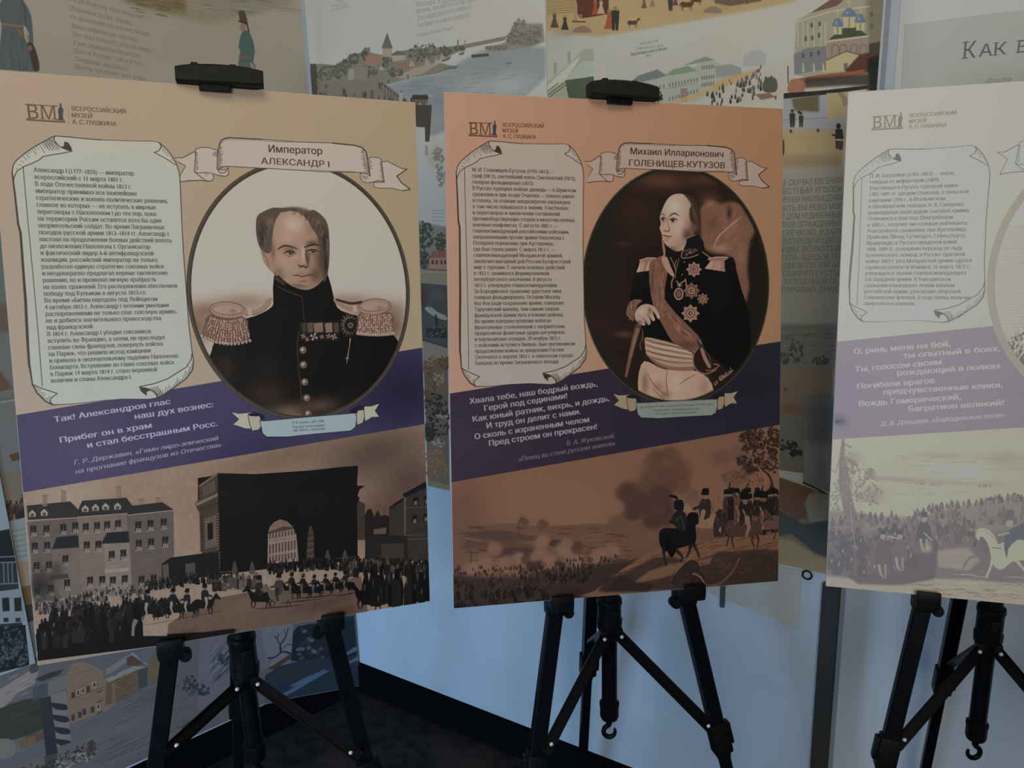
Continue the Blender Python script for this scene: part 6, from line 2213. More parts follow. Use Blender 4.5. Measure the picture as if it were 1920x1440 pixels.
def paint_left_lower():
    H, w, h = wall_H(CORNER, D_LEFT, 1.05, 0.008, 0.020, 1.133)
    cv = Canvas(w, h, 1.4, H, (78, 77, 79))
    cv.poly([(-300, 600), (900, 500), (900, 1130), (-300, 1240)], (84, 88, 90), 1, soft=2)
    cv.poly([(14, 850), (42, 842), (42, 858), (20, 862)], (70, 54, 40))
    cv.poly([(-40, 900), (60, 870), (60, 1000), (-40, 1010)], (92, 84, 74), .9, soft=2)
    crowd(cv, [(5, 965), (55, 955)], 26, 22, [(36, 34, 30), (50, 46, 40), (62, 50, 40)], [(110, 104, 96), (90, 66, 50)], 1, 1.4, .4, .6)
    cv.poly([(10, 975), (90, 955), (90, 1050), (20, 1058)], (102, 110, 112))
    for i in range(6):
        cv.line([(20, 992 + i * 10), (90, 980 + i * 10)], 2, (78, 86, 90), .8)
    cv.poly([(20, 1052), (90, 1040), (90, 1095), (25, 1110)], (112, 98, 84))
    cv.poly([(25, 1100), (90, 1082), (90, 1125), (30, 1140)], (82, 68, 48))
    cv.poly([(30, 1135), (90, 1118), (90, 1160), (30, 1172)], (46, 46, 46))
    cv.poly([(30, 1168), (90, 1150), (90, 1260), (40, 1260)], (82, 94, 106))
    # snowy street with wooden houses
    cv.poly([(-200, 1260), (60, 1235), (700, 1100), (700, 1500), (-200, 1700)], (74, 73, 78))
    blobs(cv, W1, 4.8, [(1200, 900, 500, 160, (78, 76, 80), .8), (700, 1150, 500, 120, (82, 78, 78), .8), (1300, 700, 300, 60, (62, 66, 78), .8), (900, 1250, 500, 80, (74, 74, 80), .8),
                        (300, 1150, 200, 90, (70, 72, 80), .7), (300, 1280, 160, 60, (84, 76, 74), .8)])
    streaks(cv, W1, (650, 650, 1500, 1340), 70, [(60, 62, 72), (88, 85, 86), (66, 62, 62)], 3.2, 5, 240, -110, .6)
    cv.poly(W1([(0, 600), (100, 540), (260, 440), (340, 420), (300, 560), (160, 640), (0, 790), (-300, 900), (-300, 700)]), (104, 98, 94))
    streaks(cv, W1, (0, 520, 250, 700), 16, [(80, 76, 76), (122, 114, 108)], 3, 6, 90, -46)
    cv.poly(W1([(-300, 860), (0, 775), (200, 700), (345, 680), (385, 960), (250, 1020), (0, 1090), (-300, 1150)]), (46, 48, 42))
    streaks(cv, W1, (0, 740, 330, 1040), 30, [(38, 40, 36), (58, 58, 50)], 2, 7, 130, -40)
    cv.poly(W1([(-100, 1080), (60, 1050), (130, 1110), (110, 1200), (30, 1230), (-100, 1240)]), (88, 86, 82), sm=2)
    cv.poly(W1([(140, 1080), (385, 970), (395, 1050), (180, 1140)]), (78, 60, 48))
    for i in range(8):
        cv.line(W1([(140 + i * 22, 1080 - i * 8), (160 + i * 20, 1180 - i * 12)]), 1.4, (96, 88, 62))
    cv.line(W1([(0, 1260), (200, 1180), (390, 1130)]), 4, (62, 76, 96), .8)
    cv.poly(W1([(590, 470), (640, 380), (700, 360), (780, 380), (900, 440), (940, 560), (935, 740), (1040, 730), (940, 800), (620, 920), (580, 700)]), (98, 82, 68))
    streaks(cv, W1, (600, 400, 900, 880), 50, [(84, 68, 56), (112, 96, 80)], 1.6, 8, 110, -34)
    cv.poly(W1([(700, 355), (900, 310), (960, 330), (1100, 290), (1180, 300), (920, 440), (860, 420), (780, 370)]), (72, 74, 78))
    cv.poly(W1([(940, 430), (1110, 320), (1190, 280), (1130, 360), (1020, 440), (930, 490)]), (92, 92, 92))
    cv.poly(W1([(1120, 330), (1180, 300), (1290, 380), (1210, 400), (1130, 400)]), (70, 52, 42))
    cv.line(W1([(1170, 290), (1300, 385)]), 4, (104, 102, 104))
    cv.poly(W1([(1200, 280), (1400, 240), (1320, 390), (1240, 350)]), (70, 76, 84))
    cv.poly(W1([(930, 520), (1180, 405), (1300, 410), (1220, 440), (960, 550)]), (104, 102, 98))
    cv.poly(W1([(940, 560), (1210, 440), (1230, 620), (1030, 720), (930, 760)]), (80, 66, 52))
    streaks(cv, W1, (960, 490, 1180, 700), 30, [(62, 50, 38), (98, 82, 64)], 2.4, 9, 60, -24)
    cv.poly(W1([(1215, 440), (1310, 415), (1310, 580), (1235, 610)]), (52, 56, 54))
    cv.poly(W1([(1310, 390), (1400, 240), (1520, 215), (1530, 470), (1320, 560)]), (84, 72, 52))
    streaks(cv, W1, (1330, 250, 1500, 520), 22, [(64, 54, 38), (104, 90, 68)], 2.6, 10, 80, -24)
    cv.line(W1([(1005, 560), (1010, 740)]), 5, (98, 78, 62))
    for x, y in ((625, 640), (670, 620), (715, 600), (760, 585), (815, 550), (625, 840), (685, 815), (725, 790), (800, 770), (850, 745)):
        cv.poly(W1([(x, y), (x + 32, y - 8), (x + 34, y + 46), (x + 4, y + 56)]), (120, 112, 104) if (x // 10) % 2 else (52, 48, 48))
        cv.poly(W1([(x + 8, y + 6), (x + 26, y + 2), (x + 28, y + 36), (x + 10, y + 42)]), (50, 46, 46))
    for y in (660, 750, 850):
        cv.line(W1([(860, y - 20), (900, y - 40)]), 2, (46, 40, 38))
    cv.line(W1([(610, 700), (920, 590)]), 1.5, (76, 62, 52))
    # striped sentry post
    cv.poly(W1([(275, 590), (415, 545), (420, 660), (345, 690), (290, 720)]), (56, 62, 70))
    cv.poly(W1([(300, 520), (430, 460), (560, 430), (520, 480), (360, 540)]), (50, 44, 44))
    cv.poly(W1([(255, 460), (275, 340), (320, 330), (335, 430), (300, 460)]), (58, 56, 56), sm=2)
    cv.poly(W1([(415, 545), (590, 480), (600, 590), (420, 668)]), (84, 84, 80))
    cv.poly(W1([(345, 690), (440, 670), (505, 1180), (400, 1210)]), (38, 40, 48))
    cv.poly(W1([(440, 660), (575, 620), (625, 1090), (500, 1140)]), (94, 88, 86))
    for i in range(4):
        y = 730 + i * 108
        cv.poly(W1([(445 + i * 14, y), (500 + i * 12, y + 5), (582 + i * 12, y + 18), (590 + i * 12, y + 62), (520 + i * 12, y + 66), (455 + i * 14, y + 40)]), (36, 38, 44), sm=2)
    cv.poly(W1([(500, 1130), (640, 1080), (680, 1100), (670, 1150), (520, 1220)]), (74, 78, 82))
    cv.poly(W1([(380, 1210), (500, 1180), (510, 1300), (400, 1320)]), (50, 56, 66))
    foliage(cv, W1, [(300, 1320, 26, 8), (480, 1290, 24, 10), (640, 1220, 26, 12), (760, 1170, 20, 14), (810, 1110, 6, 8)], (52, 48, 46), 60, 4)
    foliage(cv, W1, [(560, 1280, 20, 8), (720, 1220, 20, 8)], (106, 102, 96), 26, 5)
    # river bank, bare tree, stones, blue shadow towards the corner
    cv.poly(W2([(320, 250), (620, 200), (1100, 80), (1100, 500), (880, 500), (300, 860)]), (82, 80, 88))
    streaks(cv, W2, (380, 380, 620, 640), 50, [(36, 42, 50), (94, 96, 104), (60, 66, 76)], 3, 11, 80, -110, .9)
    foliage(cv, W2, [(240, 640, 14, 20), (320, 680, 20, 10), (540, 420, 14, 12)], (40, 46, 52), 50, 6)
    cv.poly(W2([(160, 1060), (180, 980), (260, 930), (330, 920), (400, 960), (300, 1030), (170, 1090)]), (56, 54, 56), sm=2)
    cv.poly(W2([(850, 170), (1120, 120), (1110, 380), (960, 490), (900, 460)]), (92, 90, 98))
    tr = (34, 36, 48)
    for p, w_ in (([(905, 410), (960, 405), (1020, 360), (1060, 360), (1110, 375)], 3), ([(1018, 360), (1010, 300), (1050, 240), (1080, 150)], (4, 3, 1.5)), ([(1010, 300), (985, 250), (995, 205)], 1.6),
                  ([(1030, 330), (1070, 295), (1110, 300)], 1.4), ([(940, 408), (910, 450)], 1.6), ([(985, 250), (960, 220)], 1), ([(1060, 220), (1045, 170)], 1)):
        cv.line(W2(p), w_, tr, sm=3)
    cv.poly(W2([(900, 500), (1000, 440), (1100, 370), (1120, 400), (1060, 440), (960, 510)]), (62, 46, 42))
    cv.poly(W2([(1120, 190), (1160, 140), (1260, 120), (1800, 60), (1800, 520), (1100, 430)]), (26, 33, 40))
    for i in range(22):
        r_ = random.Random(i)
        x, y = 1140 + r_.random() * 240, 140 + r_.random() * 280
        cv.ellipse(*W2([(x, y)])[0], 5, 3.4, r_.choice([(52, 60, 70), (36, 44, 54), (70, 76, 84)]), .9, rot=-.3, n=9)
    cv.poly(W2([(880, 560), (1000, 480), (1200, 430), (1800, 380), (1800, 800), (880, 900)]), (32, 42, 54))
    for x, y, rx, ry in ((1190, 550, 90, 60), (1060, 520, 80, 34), (1320, 450, 60, 40), (1260, 480, 60, 30), (1080, 580, 60, 30)):
        cv.ellipse(*W2([(x, y)])[0], rx / 4.57, ry / 4.57, (36, 44, 48), .95, rot=-.5)
    for p in ([(880, 800), (1050, 720), (1230, 620), (1420, 520)], [(1100, 650), (1220, 600), (1400, 510)], [(1540, 400), (1640, 340), (1750, 290)], [(1560, 470), (1700, 400), (1750, 370)]):
        cv.line(W2(p), (3, 9, 3), (66, 88, 116), .8, sm=4, soft=1)
    cv.poly(W2([(870, 690), (960, 740), (1010, 775), (880, 810)]), (64, 70, 84), .9, soft=1)
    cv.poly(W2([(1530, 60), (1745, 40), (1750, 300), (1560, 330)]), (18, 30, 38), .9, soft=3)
    return cv, (CORNER, D_LEFT, N_LEFT, 1.05, 0.008, 0.020, 1.133)


def paint_engraving():
    H, w, h = wall_H(CORNER, D_LEFT, 1.50, 0.866, 0.50, 1.095)
    cv = Canvas(w, h, 1.2, H, (112, 116, 118))
    cv.poly([(-600, 1050), (-6, 990), (20, 985), (46, 1240), (-600, 1420)], (40, 41, 42))
    cv.poly(GL([(-600, 520), (0, 420), (80, 420), (100, 640), (-600, 700)]), (30, 31, 32))
    for y in (600, 640, 790):
        cv.line(GL([(-600, y + 60), (0, y), (110, y - 4)]), 2.5, (96, 98, 98))
    for x in (10, 40, 70, -40, -90):
        cv.line(GL([(x, 640), (x + 6, 790)]), 2, (84, 86, 86))
    cv.poly(GL([(-600, 900), (0, 840), (150, 820), (165, 1060), (-600, 1120)]), (104, 106, 106))
    for x in (-320, -240, -160, -80, 0, 85):
        cv.poly(GL([(x, 890), (x + 50, 885), (x + 55, 980), (x + 5, 985)]), (32, 33, 34))
        cv.poly(GL([(x + 10, 1030), (x + 45, 1028), (x + 47, 1058), (x + 12, 1060)]), (38, 39, 40))
    cv.poly(GL([(-600, 1140), (0, 1090), (165, 1080), (195, 1370), (-600, 1500)]), (26, 28, 29))
    foliage(cv, GL, [(60, 1200, 24, 30), (130, 1280, 16, 24), (0, 1300, 24, 20), (-120, 1260, 40, 30)], (58, 60, 60), 70, 3)
    return cv, (CORNER, D_LEFT, N_LEFT, 1.50, 0.866, 0.50, 1.095)


def paint_river():
    H, w, h = wall_H(CORNER, D_BACK, 0.008, 0.742, 0.762, 2.35)
    cv = Canvas(w, h, 1.2, H, (158, 160, 156))
    blobs(cv, N1, 3.84, [(500, 100, 700, 160, (160, 161, 156), .6), (1400, 200, 300, 120, (166, 162, 148), .7), (1500, 560, 300, 100, (160, 164, 162), .8), (150, 300, 60, 400, (150, 152, 148), .7)])
    cv.line(N1([(98, -300), (108, 400), (112, 700)]), 2, (176, 178, 174), .8)
    # text blocks
    for i, (x0, x1, y0, y1) in enumerate(((270, 330, 22, 10), (245, 350, 52, 36), (228, 372, 88, 50))):
        put_text(cv, ('Ф. Я. Алексеев', 'Вид Московского Кремля', 'со стороны Каменного моста')[i], N1([(x0, y0)])[0], N1([(x1, y1)])[0], em=6, color=(128, 128, 126), serif=.05)
    for s, a, b in (('Москва, я думал о тебе!', (850, 50), (1290, -20)), ('Москва... как много в этом звуке', (852, 100), (1280, 8)), ('Для сердца русского слилось!', (856, 148), (1246, 64)),
                    ('Как много в нем отозвалось!', (860, 200), (1236, 122)), ('Евгений Онегин. Глава 7', (858, 268), (1115, 212))):
        put_text(cv, s, N1([a])[0], N1([b])[0], em=10.5 if 'Онегин' not in s else 8, color=(118, 119, 118), serif=.07, alpha=.9)
    # river
    cv.poly(N1([(640, 610), (800, 570), (1040, 520), (1180, 440), (1300, 370), (1500, 330), (1780, 340), (1780, 560), (1640, 690), (1500, 800), (900, 1000), (700, 800)]), (120, 128, 132), .95, soft=4)
    blobs(cv, N1, 3.84, [(850, 620, 140, 60, (104, 114, 122), .8), (1000, 720, 120, 90, (108, 116, 122), .8), (1400, 450, 200, 40, (118, 126, 130), .8), (1500, 620, 260, 100, (150, 156, 156), .8),
                         (1250, 640, 160, 80, (138, 144, 146), .8), (1200, 380, 120, 30, (160, 164, 160), .7)])
    streaks(cv, N1, (700, 460, 1600, 700), 50, [(98, 108, 116), (140, 146, 148)], 1.6, 3, 80, -8)
    # left bank
    cv.poly(N1([(90, 470), (160, 460), (260, 470), (380, 400), (480, 370), (620, 400), (720, 370), (860, 350), (1040, 340), (1150, 330), (1500, 260), (1490, 290), (1200, 350), (1100, 400),
                (980, 450), (1150, 480), (1000, 530), (820, 560), (640, 610), (560, 640), (90, 700)]), (110, 108, 98))
    cv.poly(N1([(700, 560), (830, 490), (960, 460), (1080, 420), (980, 480), (900, 530), (780, 570)]), (142, 130, 112), .9, soft=1)
    cv.poly(N1([(90, 600), (560, 570), (650, 620), (760, 700), (840, 770), (90, 760)]), (112, 102, 92))
    foliage(cv, N1, [(130, 560, 12, 26), (220, 520, 16, 14), (300, 510, 14, 14), (340, 480, 12, 14), (400, 420, 10, 10), (480, 390, 6, 12), (620, 450, 16, 10), (860, 380, 16, 18), (940, 370, 16, 14),
                     (1050, 370, 14, 8), (700, 520, 14, 8), (500, 520, 20, 10), (1160, 350, 10, 4)], (80, 82, 72), 45, 12)
    for x, y, w_, h_, c in ((510, 430, 8, 70, (112, 108, 100)), (640, 410, 34, 60, (138, 130, 114)), (830, 420, 5, 60, (104, 100, 92)), (855, 400, 5, 60, (98, 96, 88)), (1150, 350, 6, 46, (108, 106, 100)),
                            (940, 370, 4, 50, (112, 108, 100)), (965, 370, 4, 50, (112, 108, 100)), (1200, 340, 4, 40, (120, 118, 112))):
        tower(cv, N1, x, y, w_, h_, c, (92, 90, 84))
    for p, c in (([(480, 400), (600, 395), (610, 460), (490, 470)], (132, 104, 88)), ([(670, 400), (770, 385), (775, 430), (680, 445)], (146, 136, 118)), ([(665, 402), (710, 365), (775, 385), (770, 396)], (88, 88, 86)),
                 ([(395, 490), (500, 480), (500, 560), (400, 570)], (118, 108, 100)), ([(360, 500), (400, 495), (402, 570), (360, 580)], (134, 128, 124)), ([(700, 470), (880, 450), (860, 480), (720, 500)], (128, 98, 82)),
                 ([(1030, 430), (1100, 405), (1090, 430), (1040, 448)], (92, 96, 92)), ([(1155, 385), (1200, 370), (1190, 395), (1160, 400)], (92, 96, 92)), ([(1045, 490), (1160, 475), (1130, 497), (1050, 500)], (84, 94, 90)),
                 ([(1245, 395), (1370, 385), (1375, 405), (1250, 418)], (70, 72, 66)), ([(1490, 455), (1550, 445), (1530, 460), (1500, 464)], (96, 104, 104))):
        cv.poly(N1(p), c)
    for x, y in ((600, 480), (820, 450), (930, 440), (1000, 430), (1040, 400)):
        cv.poly(N1([(x - 22, y + 30), (x - 8, y - 20), (x + 24, y + 26)]), (150, 140, 128), .8)
    # rock on the right bank
    cv.poly(N1([(1340, 360), (1440, 330), (1500, 300), (1520, 240), (1550, 170), (1600, 150), (1660, 170), (1760, 170), (1775, 300), (1680, 340), (1540, 360), (1400, 370)]), (116, 114, 108), .95, soft=2)
    foliage(cv, N1, [(1600, 220, 16, 22), (1540, 280, 10, 12), (1700, 250, 16, 16), (1650, 300, 20, 8), (1430, 345, 20, 4)], (98, 98, 94), 60, 13)
    # fence, carts and walkers in front
    for i in range(9):
        x, y = 600 + i * 22, 600 + i * 18
        cv.line(N1([(x, y), (x + 2, y + 60)]), 1.3, (66, 62, 58))
    cv.line(N1([(600, 600), (700, 680), (800, 750)]), 1.6, (66, 62, 58))
    for x, y, h_, c in ((330, 690, 60, (70, 62, 56)), (585, 640, 50, (72, 64, 58)), (480, 720, 70, (70, 62, 56)), (530, 720, 80, (92, 80, 66)), (740, 740, 90, (140, 136, 132)), (650, 600, 30, (72, 64, 58)),
                        (625, 730, 50, (84, 74, 66)), (815, 745, 50, (64, 58, 54)), (200, 640, 40, (84, 78, 72)), (200, 690, 30, (90, 82, 74)), (790, 570, 36, (84, 82, 78)), (765, 745, 40, (64, 58, 54))):
        person_fig(cv, N1, x, y, h_, c)
    cv.poly(N1([(85, 460), (130, 460), (140, 690), (95, 690)]), (66, 62, 56), .9, soft=1)
    crowd(cv, N1([(150, 700), (420, 710), (700, 740)]), 30, 9, [(72, 64, 58), (92, 82, 72)], [(140, 132, 122)], 5, 1)
    # standing men at the foot of the view
    for x in (850, 905):
        person_fig(cv, N1, x, 1020, 330, (66, 62, 54), (96, 80, 66), (58, 54, 48))
    cv.poly(N1([(830, 1050), (930, 1050), (935, 1120), (830, 1130)]), (112, 106, 98), .7, soft=2)
    # narrow strip between the boards: washed-out ruin, red-roofed house, bronze group, autumn wood
    blobs(cv, G1, 3.6, [(200, 720, 160, 160, (158, 162, 160), .8), (220, 470, 60, 90, (150, 144, 130), .7), (180, 500, 40, 60, (156, 140, 126), .6)])
    cv.poly(G1([(68, 280), (135, 285), (140, 600), (80, 610)]), (166, 168, 170), .9)
    foliage(cv, G1, [(230, 500, 9, 22), (245, 620, 8, 18), (210, 470, 6, 10)], (112, 116, 110), 40, 5)
    for y in (845, 865, 888, 912):
        cv.line(G1([(185, y), (268, y + 2)]), 1.4, (126, 128, 126), .8)
    cv.poly(G1([(85, 920), (140, 930), (300, 960), (300, 1440), (95, 1440)]), (104, 108, 100), .9, soft=3)
    foliage(cv, G1, [(150, 1010, 12, 24), (110, 1060, 8, 40), (130, 1180, 12, 16), (240, 1060, 10, 18)], (62, 66, 58), 80, 6)
    cv.poly(G1([(180, 1120), (275, 1112), (275, 1165), (178, 1165)]), (126, 76, 64))
    cv.poly(G1([(165, 1165), (275, 1165), (275, 1245), (160, 1235)]), (142, 108, 96))
    for x in (180, 208, 240, 265):
        cv.poly(G1([(x, 1180), (x + 14, 1180), (x + 14, 1208), (x, 1208)]), (72, 56, 50))
    cv.line(G1([(140, 1240), (280, 1250)]), 2, (104, 68, 58))
    cv.poly(G1([(95, 1250), (280, 1255), (280, 1300), (95, 1320)]), (130, 122, 98))
    cv.poly(G2([(88, 40), (260, 40), (262, 120), (92, 110)]), (120, 112, 92))
    cv.poly(G2([(92, 100), (262, 115), (262, 500), (105, 450)]), (66, 66, 64))
    blobs(cv, G2, 3.27, [(110, 200, 30, 60, (70, 44, 40), .8), (200, 170, 60, 40, (84, 82, 76), .7)])
    cv.poly(G2([(125, 250), (160, 245), (200, 280), (250, 300), (255, 330), (180, 305), (130, 270)]), (128, 128, 120), sm=2)
    cv.line(G2([(155, 160), (152, 250)]), 3, (72, 68, 62))
    cv.line(G2([(190, 300), (196, 370)]), 4, (40, 40, 40))
    cv.poly(G2([(130, 375), (255, 380), (258, 440), (132, 430)]), (42, 43, 42))
    streaks(cv, G2, (135, 385, 240, 430), 14, [(120, 120, 114)], 1.6, 3, 18, -10)
    cv.line(G2([(108, 450), (258, 495)]), 2.4, (50, 54, 50))
    cv.poly(G2([(108, 455), (262, 500), (275, 1385), (140, 1350), (125, 900)]), (98, 78, 62))
    cv.poly(G2([(108, 455), (262, 500), (262, 570), (200, 560), (160, 620), (112, 560)]), (120, 108, 96), .9, soft=1)
    foliage(cv, G2, [(150, 620, 14, 22), (240, 590, 12, 12), (150, 740, 12, 24), (130, 820, 8, 20)], (96, 66, 42), 60, 7)
    foliage(cv, G2, [(190, 860, 22, 26), (220, 960, 22, 26), (150, 1020, 12, 20)], (44, 40, 32), 80, 8)
    foliage(cv, G2, [(210, 680, 12, 16), (200, 1080, 14, 8), (220, 920, 12, 4)], (136, 112, 90), 18, 9)
    foliage(cv, G2, [(180, 1160, 16, 16), (220, 1240, 14, 18), (150, 1230, 10, 20)], (122, 82, 50), 60, 10)
    cv.poly(G2([(140, 1310), (275, 1340), (276, 1390), (140, 1352)]), (112, 96, 66))
    return cv, (CORNER, D_BACK, N_BACK, 0.008, 0.742, 0.762, 2.35)


def paint_town():
    H, w, h = wall_H(CORNER, D_BACK, 0.744, 1.426, 0.757, 2.35)
    cv = Canvas(w, h, 1.3, H, (158, 158, 150))
    blobs(cv, N2, 3.84, [(900, 300, 400, 160, (160, 162, 160), .7), (1500, 250, 260, 160, (162, 158, 144), .8), (200, 320, 160, 60, (150, 154, 150), .7)])
    # yard scene
    cv.poly(N2([(90, -300), (1900, -500), (1900, 10), (1500, 90), (1100, 160), (650, 235), (480, 265), (250, 240), (90, 225)]), (158, 134, 92), .95, soft=3)
    blobs(cv, N2, 3.84, [(300, 230, 240, 30, (140, 124, 104), .8), (1300, 70, 200, 30, (150, 124, 80), .7), (700, 160, 300, 60, (166, 142, 98), .7)])
    for i in range(10):
        cv.line(N2([(90, -40 + i * 16), (310, -60 + i * 16)]), 1.4, (116, 96, 64), .8)
    cv.poly(N2([(310, -100), (545, -100), (545, 100), (440, 120), (340, 135), (315, 100)]), (88, 52, 38))
    cv.poly(N2([(290, 20), (318, 20), (322, 150), (296, 150)]), (150, 122, 84))
    for x, y, h_, c, sk in ((155, 200, 120, (80, 68, 54), 1), (230, 215, 110, (58, 54, 52), 1), (448, 105, 110, (150, 66, 46), 1), (490, 100, 110, (160, 140, 118), 1), (548, 210, 150, (150, 74, 50), 1),
                            (592, 220, 180, (50, 54, 46), 0), (990, 80, 110, (58, 56, 60), 0), (1025, 40, 80, (96, 60, 48), 1), (800, 60, 80, (96, 76, 60), 1), (860, 50, 80, (124, 104, 86), 1), (1540, 30, 60, (92, 66, 50), 0)):
        person_fig(cv, N2, x, y, h_, c, (134, 102, 78), None, bool(sk))
    for x in (325, 338, 350):
        cv.line(N2([(x, 105), (x, 150)]), 1.2, (168, 156, 130))
    cv.line(N2([(285, 155), (375, 158)]), 2.4, (84, 60, 44))
    for x, y, s in ((720, 200, 14), (1110, 80, 18), (1180, 40, 16)):
        q = N2([(x, y)])[0]
        horse(cv, q[0], q[1], s, (84, 58, 44) if s > 14 else (78, 62, 52), None, face=1)
    cv.poly(N2([(1300, -20), (1700, -60), (1640, 10), (1420, 45), (1310, 25)]), (88, 74, 58), .9, soft=1)
    for x, y in ((350, 215), (1290, 75)):
        cv.poly(N2([(x - 60, y + 16), (x - 30, y - 20), (x + 30, y - 26), (x + 70, y + 18)]), (116, 98, 84), .85, sm=3)
    # caption
    for s, a, b in (('Неизвестный художник', (770, 325), (905, 300)), ('С оригинала Д. Арну', (735, 362), (942, 335)), ('Вид Кузнецкого моста в Москве', (705, 402), (965, 358)), ('1840-е гг.', (810, 412), (858, 404))):
        put_text(cv, s, N2([a])[0], N2([b])[0], em=7, color=(108, 108, 108), serif=.05, bold=.01 if 'Вид' in s else 0)
    # pale green roof, tree by the edge of the mast
    cv.poly(N2([(100, 600), (250, 470), (370, 350), (440, 350), (440, 600), (260, 720), (-60, 760), (0, 680)]), (134, 142, 126), .9, soft=2)
    cv.poly(N2([(60, 660), (160, 560), (340, 400), (320, 450), (230, 580), (60, 690)]), (170, 174, 158), .9, soft=1)
    cv.poly(N2([(230, 580), (440, 550), (440, 720), (260, 720)]), (74, 82, 66))
    cv.poly(N2([(235, 575), (350, 440), (440, 440), (440, 550)]), (150, 158, 146), .9)
    for x0 in (0, 40, 70):
        cv.line(N2([(x0 + 20, 720), (x0 + 180, 600)]), 1.6, (84, 90, 74))
    for x, y in ((150, 450), (250, 370)):
        cv.poly(N2([(x, y), (x + 20, y), (x + 20, y + 80), (x, y + 90)]), (122, 128, 124), .8)
    cv.line(N2([(10, 640), (38, 640)]), 2, (90, 92, 90))
    cv.line(N2([(440, 340), (440, 620)]), 1.4, (170, 172, 172), .7)
    # street of pale houses
    cv.poly(N2([(480, 600), (485, 490), (500, 425), (515, 490), (520, 600)]), (164, 160, 152))
    cv.poly(N2([(700, 590), (900, 545), (980, 520), (1180, 480), (1220, 440), (1310, 440), (1400, 500), (1500, 500), (1530, 700), (900, 760), (760, 720)]), (142, 148, 138))
    cv.poly(N2([(700, 592), (760, 545), (895, 500), (965, 545), (880, 570), (740, 600)]), (100, 110, 110))
    cv.poly(N2([(955, 545), (1010, 500), (1120, 475), (1180, 510), (1080, 530)]), (108, 130, 104))
    cv.poly(N2([(1075, 475), (1180, 430), (1240, 410), (1310, 432), (1210, 450)]), (112, 126, 116))
    cv.poly(N2([(1310, 480), (1420, 460), (1500, 490), (1500, 540), (1320, 560)]), (120, 128, 124), .9)
    for x0, x1, y, dy, st in ((980, 1180, 600, -12, 22), (980, 1180, 700, -18, 22), (1215, 1300, 475, -6, 16), (1215, 1300, 550, -8, 16), (860, 950, 620, -8, 26), (1215, 1300, 600, -8, 16)):
        x = x0
        while x < x1:
            yy = y + dy * (x - x0) / 60
            cv.poly(N2([(x, yy), (x + 8, yy - 1), (x + 8, yy + 26), (x, yy + 27)]), (92, 96, 92))
            x += st
    cv.line(N2([(960, 640), (1180, 600)]), 1.2, (112, 116, 110))
    cv.poly(N2([(1060, 640), (1110, 632), (1112, 730), (1062, 735)]), (120, 112, 104))
    cv.poly(N2([(1510, 420), (1560, 370), (1640, 360), (1680, 400), (1670, 470), (1510, 480)]), (140, 142, 142), .85, soft=1)
    cv.poly(N2([(1380, 560), (1560, 510), (1640, 490), (1560, 560), (1420, 620), (1060, 740), (1000, 730), (1250, 650)]), (166, 138, 94), .9, soft=1)
    cv.poly(N2([(1100, 760), (1400, 620), (1600, 540), (1800, 440), (1900, 430), (1850, 760)]), (158, 154, 144), .9, soft=1)
    foliage(cv, N2, [(900, 690, 10, 9)], (46, 46, 42), 60, 14)
    crowd(cv, N2([(1250, 740), (1400, 700), (1560, 660), (1750, 650)]), 60, 10, [(62, 64, 58), (84, 84, 76), (50, 50, 48)], [(150, 140, 128)], 9, 3.5)
    crowd(cv, N2([(1400, 620), (1560, 590), (1640, 520)]), 30, 7, [(84, 84, 78)], [(150, 140, 128)], 10, 2)
    cv.poly(N2([(1650, 620), (1680, 560), (1740, 560), (1760, 600), (1750, 660), (1670, 665)]), (72, 78, 70), sm=2)
    cv.poly(N2([(1600, 680), (1700, 670), (1750, 700), (1640, 720)]), (110, 84, 70), .9)
    cv.line(N2([(1835, 480), (1838, 600)]), 2, (62, 64, 60))
    # church and long yellow building at the right edge
    K = N3
    cv.poly(K([(215, 160), (330, 90), (480, -10), (640, -120), (1000, -200), (1000, 700), (750, 680), (200, 560), (200, 400)]), (138, 134, 116))
    cv.poly(K([(320, 100), (500, -20), (620, -60), (560, 10), (520, 45)]), (100, 78, 62))
    cv.poly(K([(740, 0), (930, -60), (930, 700), (760, 680)]), (104, 98, 80), .85, soft=4)
    for x in (225, 265, 300, 345, 400, 430):
        cv.line(K([(x, 170), (x + 2, 350)]), 1.6, (164, 160, 140))
    for x, y in ((320, 175), (380, 165), (275, 275), (325, 270), (375, 250), (770, 95), (860, 85), (770, 180), (850, 170)):
        cv.poly(K([(x, y), (x + 20, y - 2), (x + 20, y + 32), (x, y + 34)]), (84, 82, 74))
    cv.line(K([(215, 165), (500, 80), (760, 50)]), 2, (166, 160, 140))
    cv.poly(K([(195, 410), (300, 360), (440, 345), (440, 520), (200, 560)]), (104, 108, 110))
    for x in (260, 340, 410):
        cv.poly(K([(x, 480), (x + 8, 470), (x + 18, 540), (x, 545)]), (160, 152, 130))
    for x, y in ((260, 400), (320, 390), (375, 380)):
        cv.poly(K([(x, y), (x + 14, y), (x + 14, y + 34), (x, y + 36)]), (66, 70, 74))
    cv.poly(K([(440, 310), (750, 270), (755, 400), (440, 450)]), (132, 118, 106))
    for x in (480, 540, 620, 690):
        cv.line(K([(x, 410), (x + 4, 350), (x + 30, 335), (x + 50, 350), (x + 52, 400)]), 1.6, (104, 88, 80), sm=2)
    cv.line(K([(440, 315), (755, 272)]), 2.4, (168, 158, 134))
    cv.poly(K([(455, 300), (490, 270), (560, 215), (660, 200), (750, 265)]), (64, 68, 56))
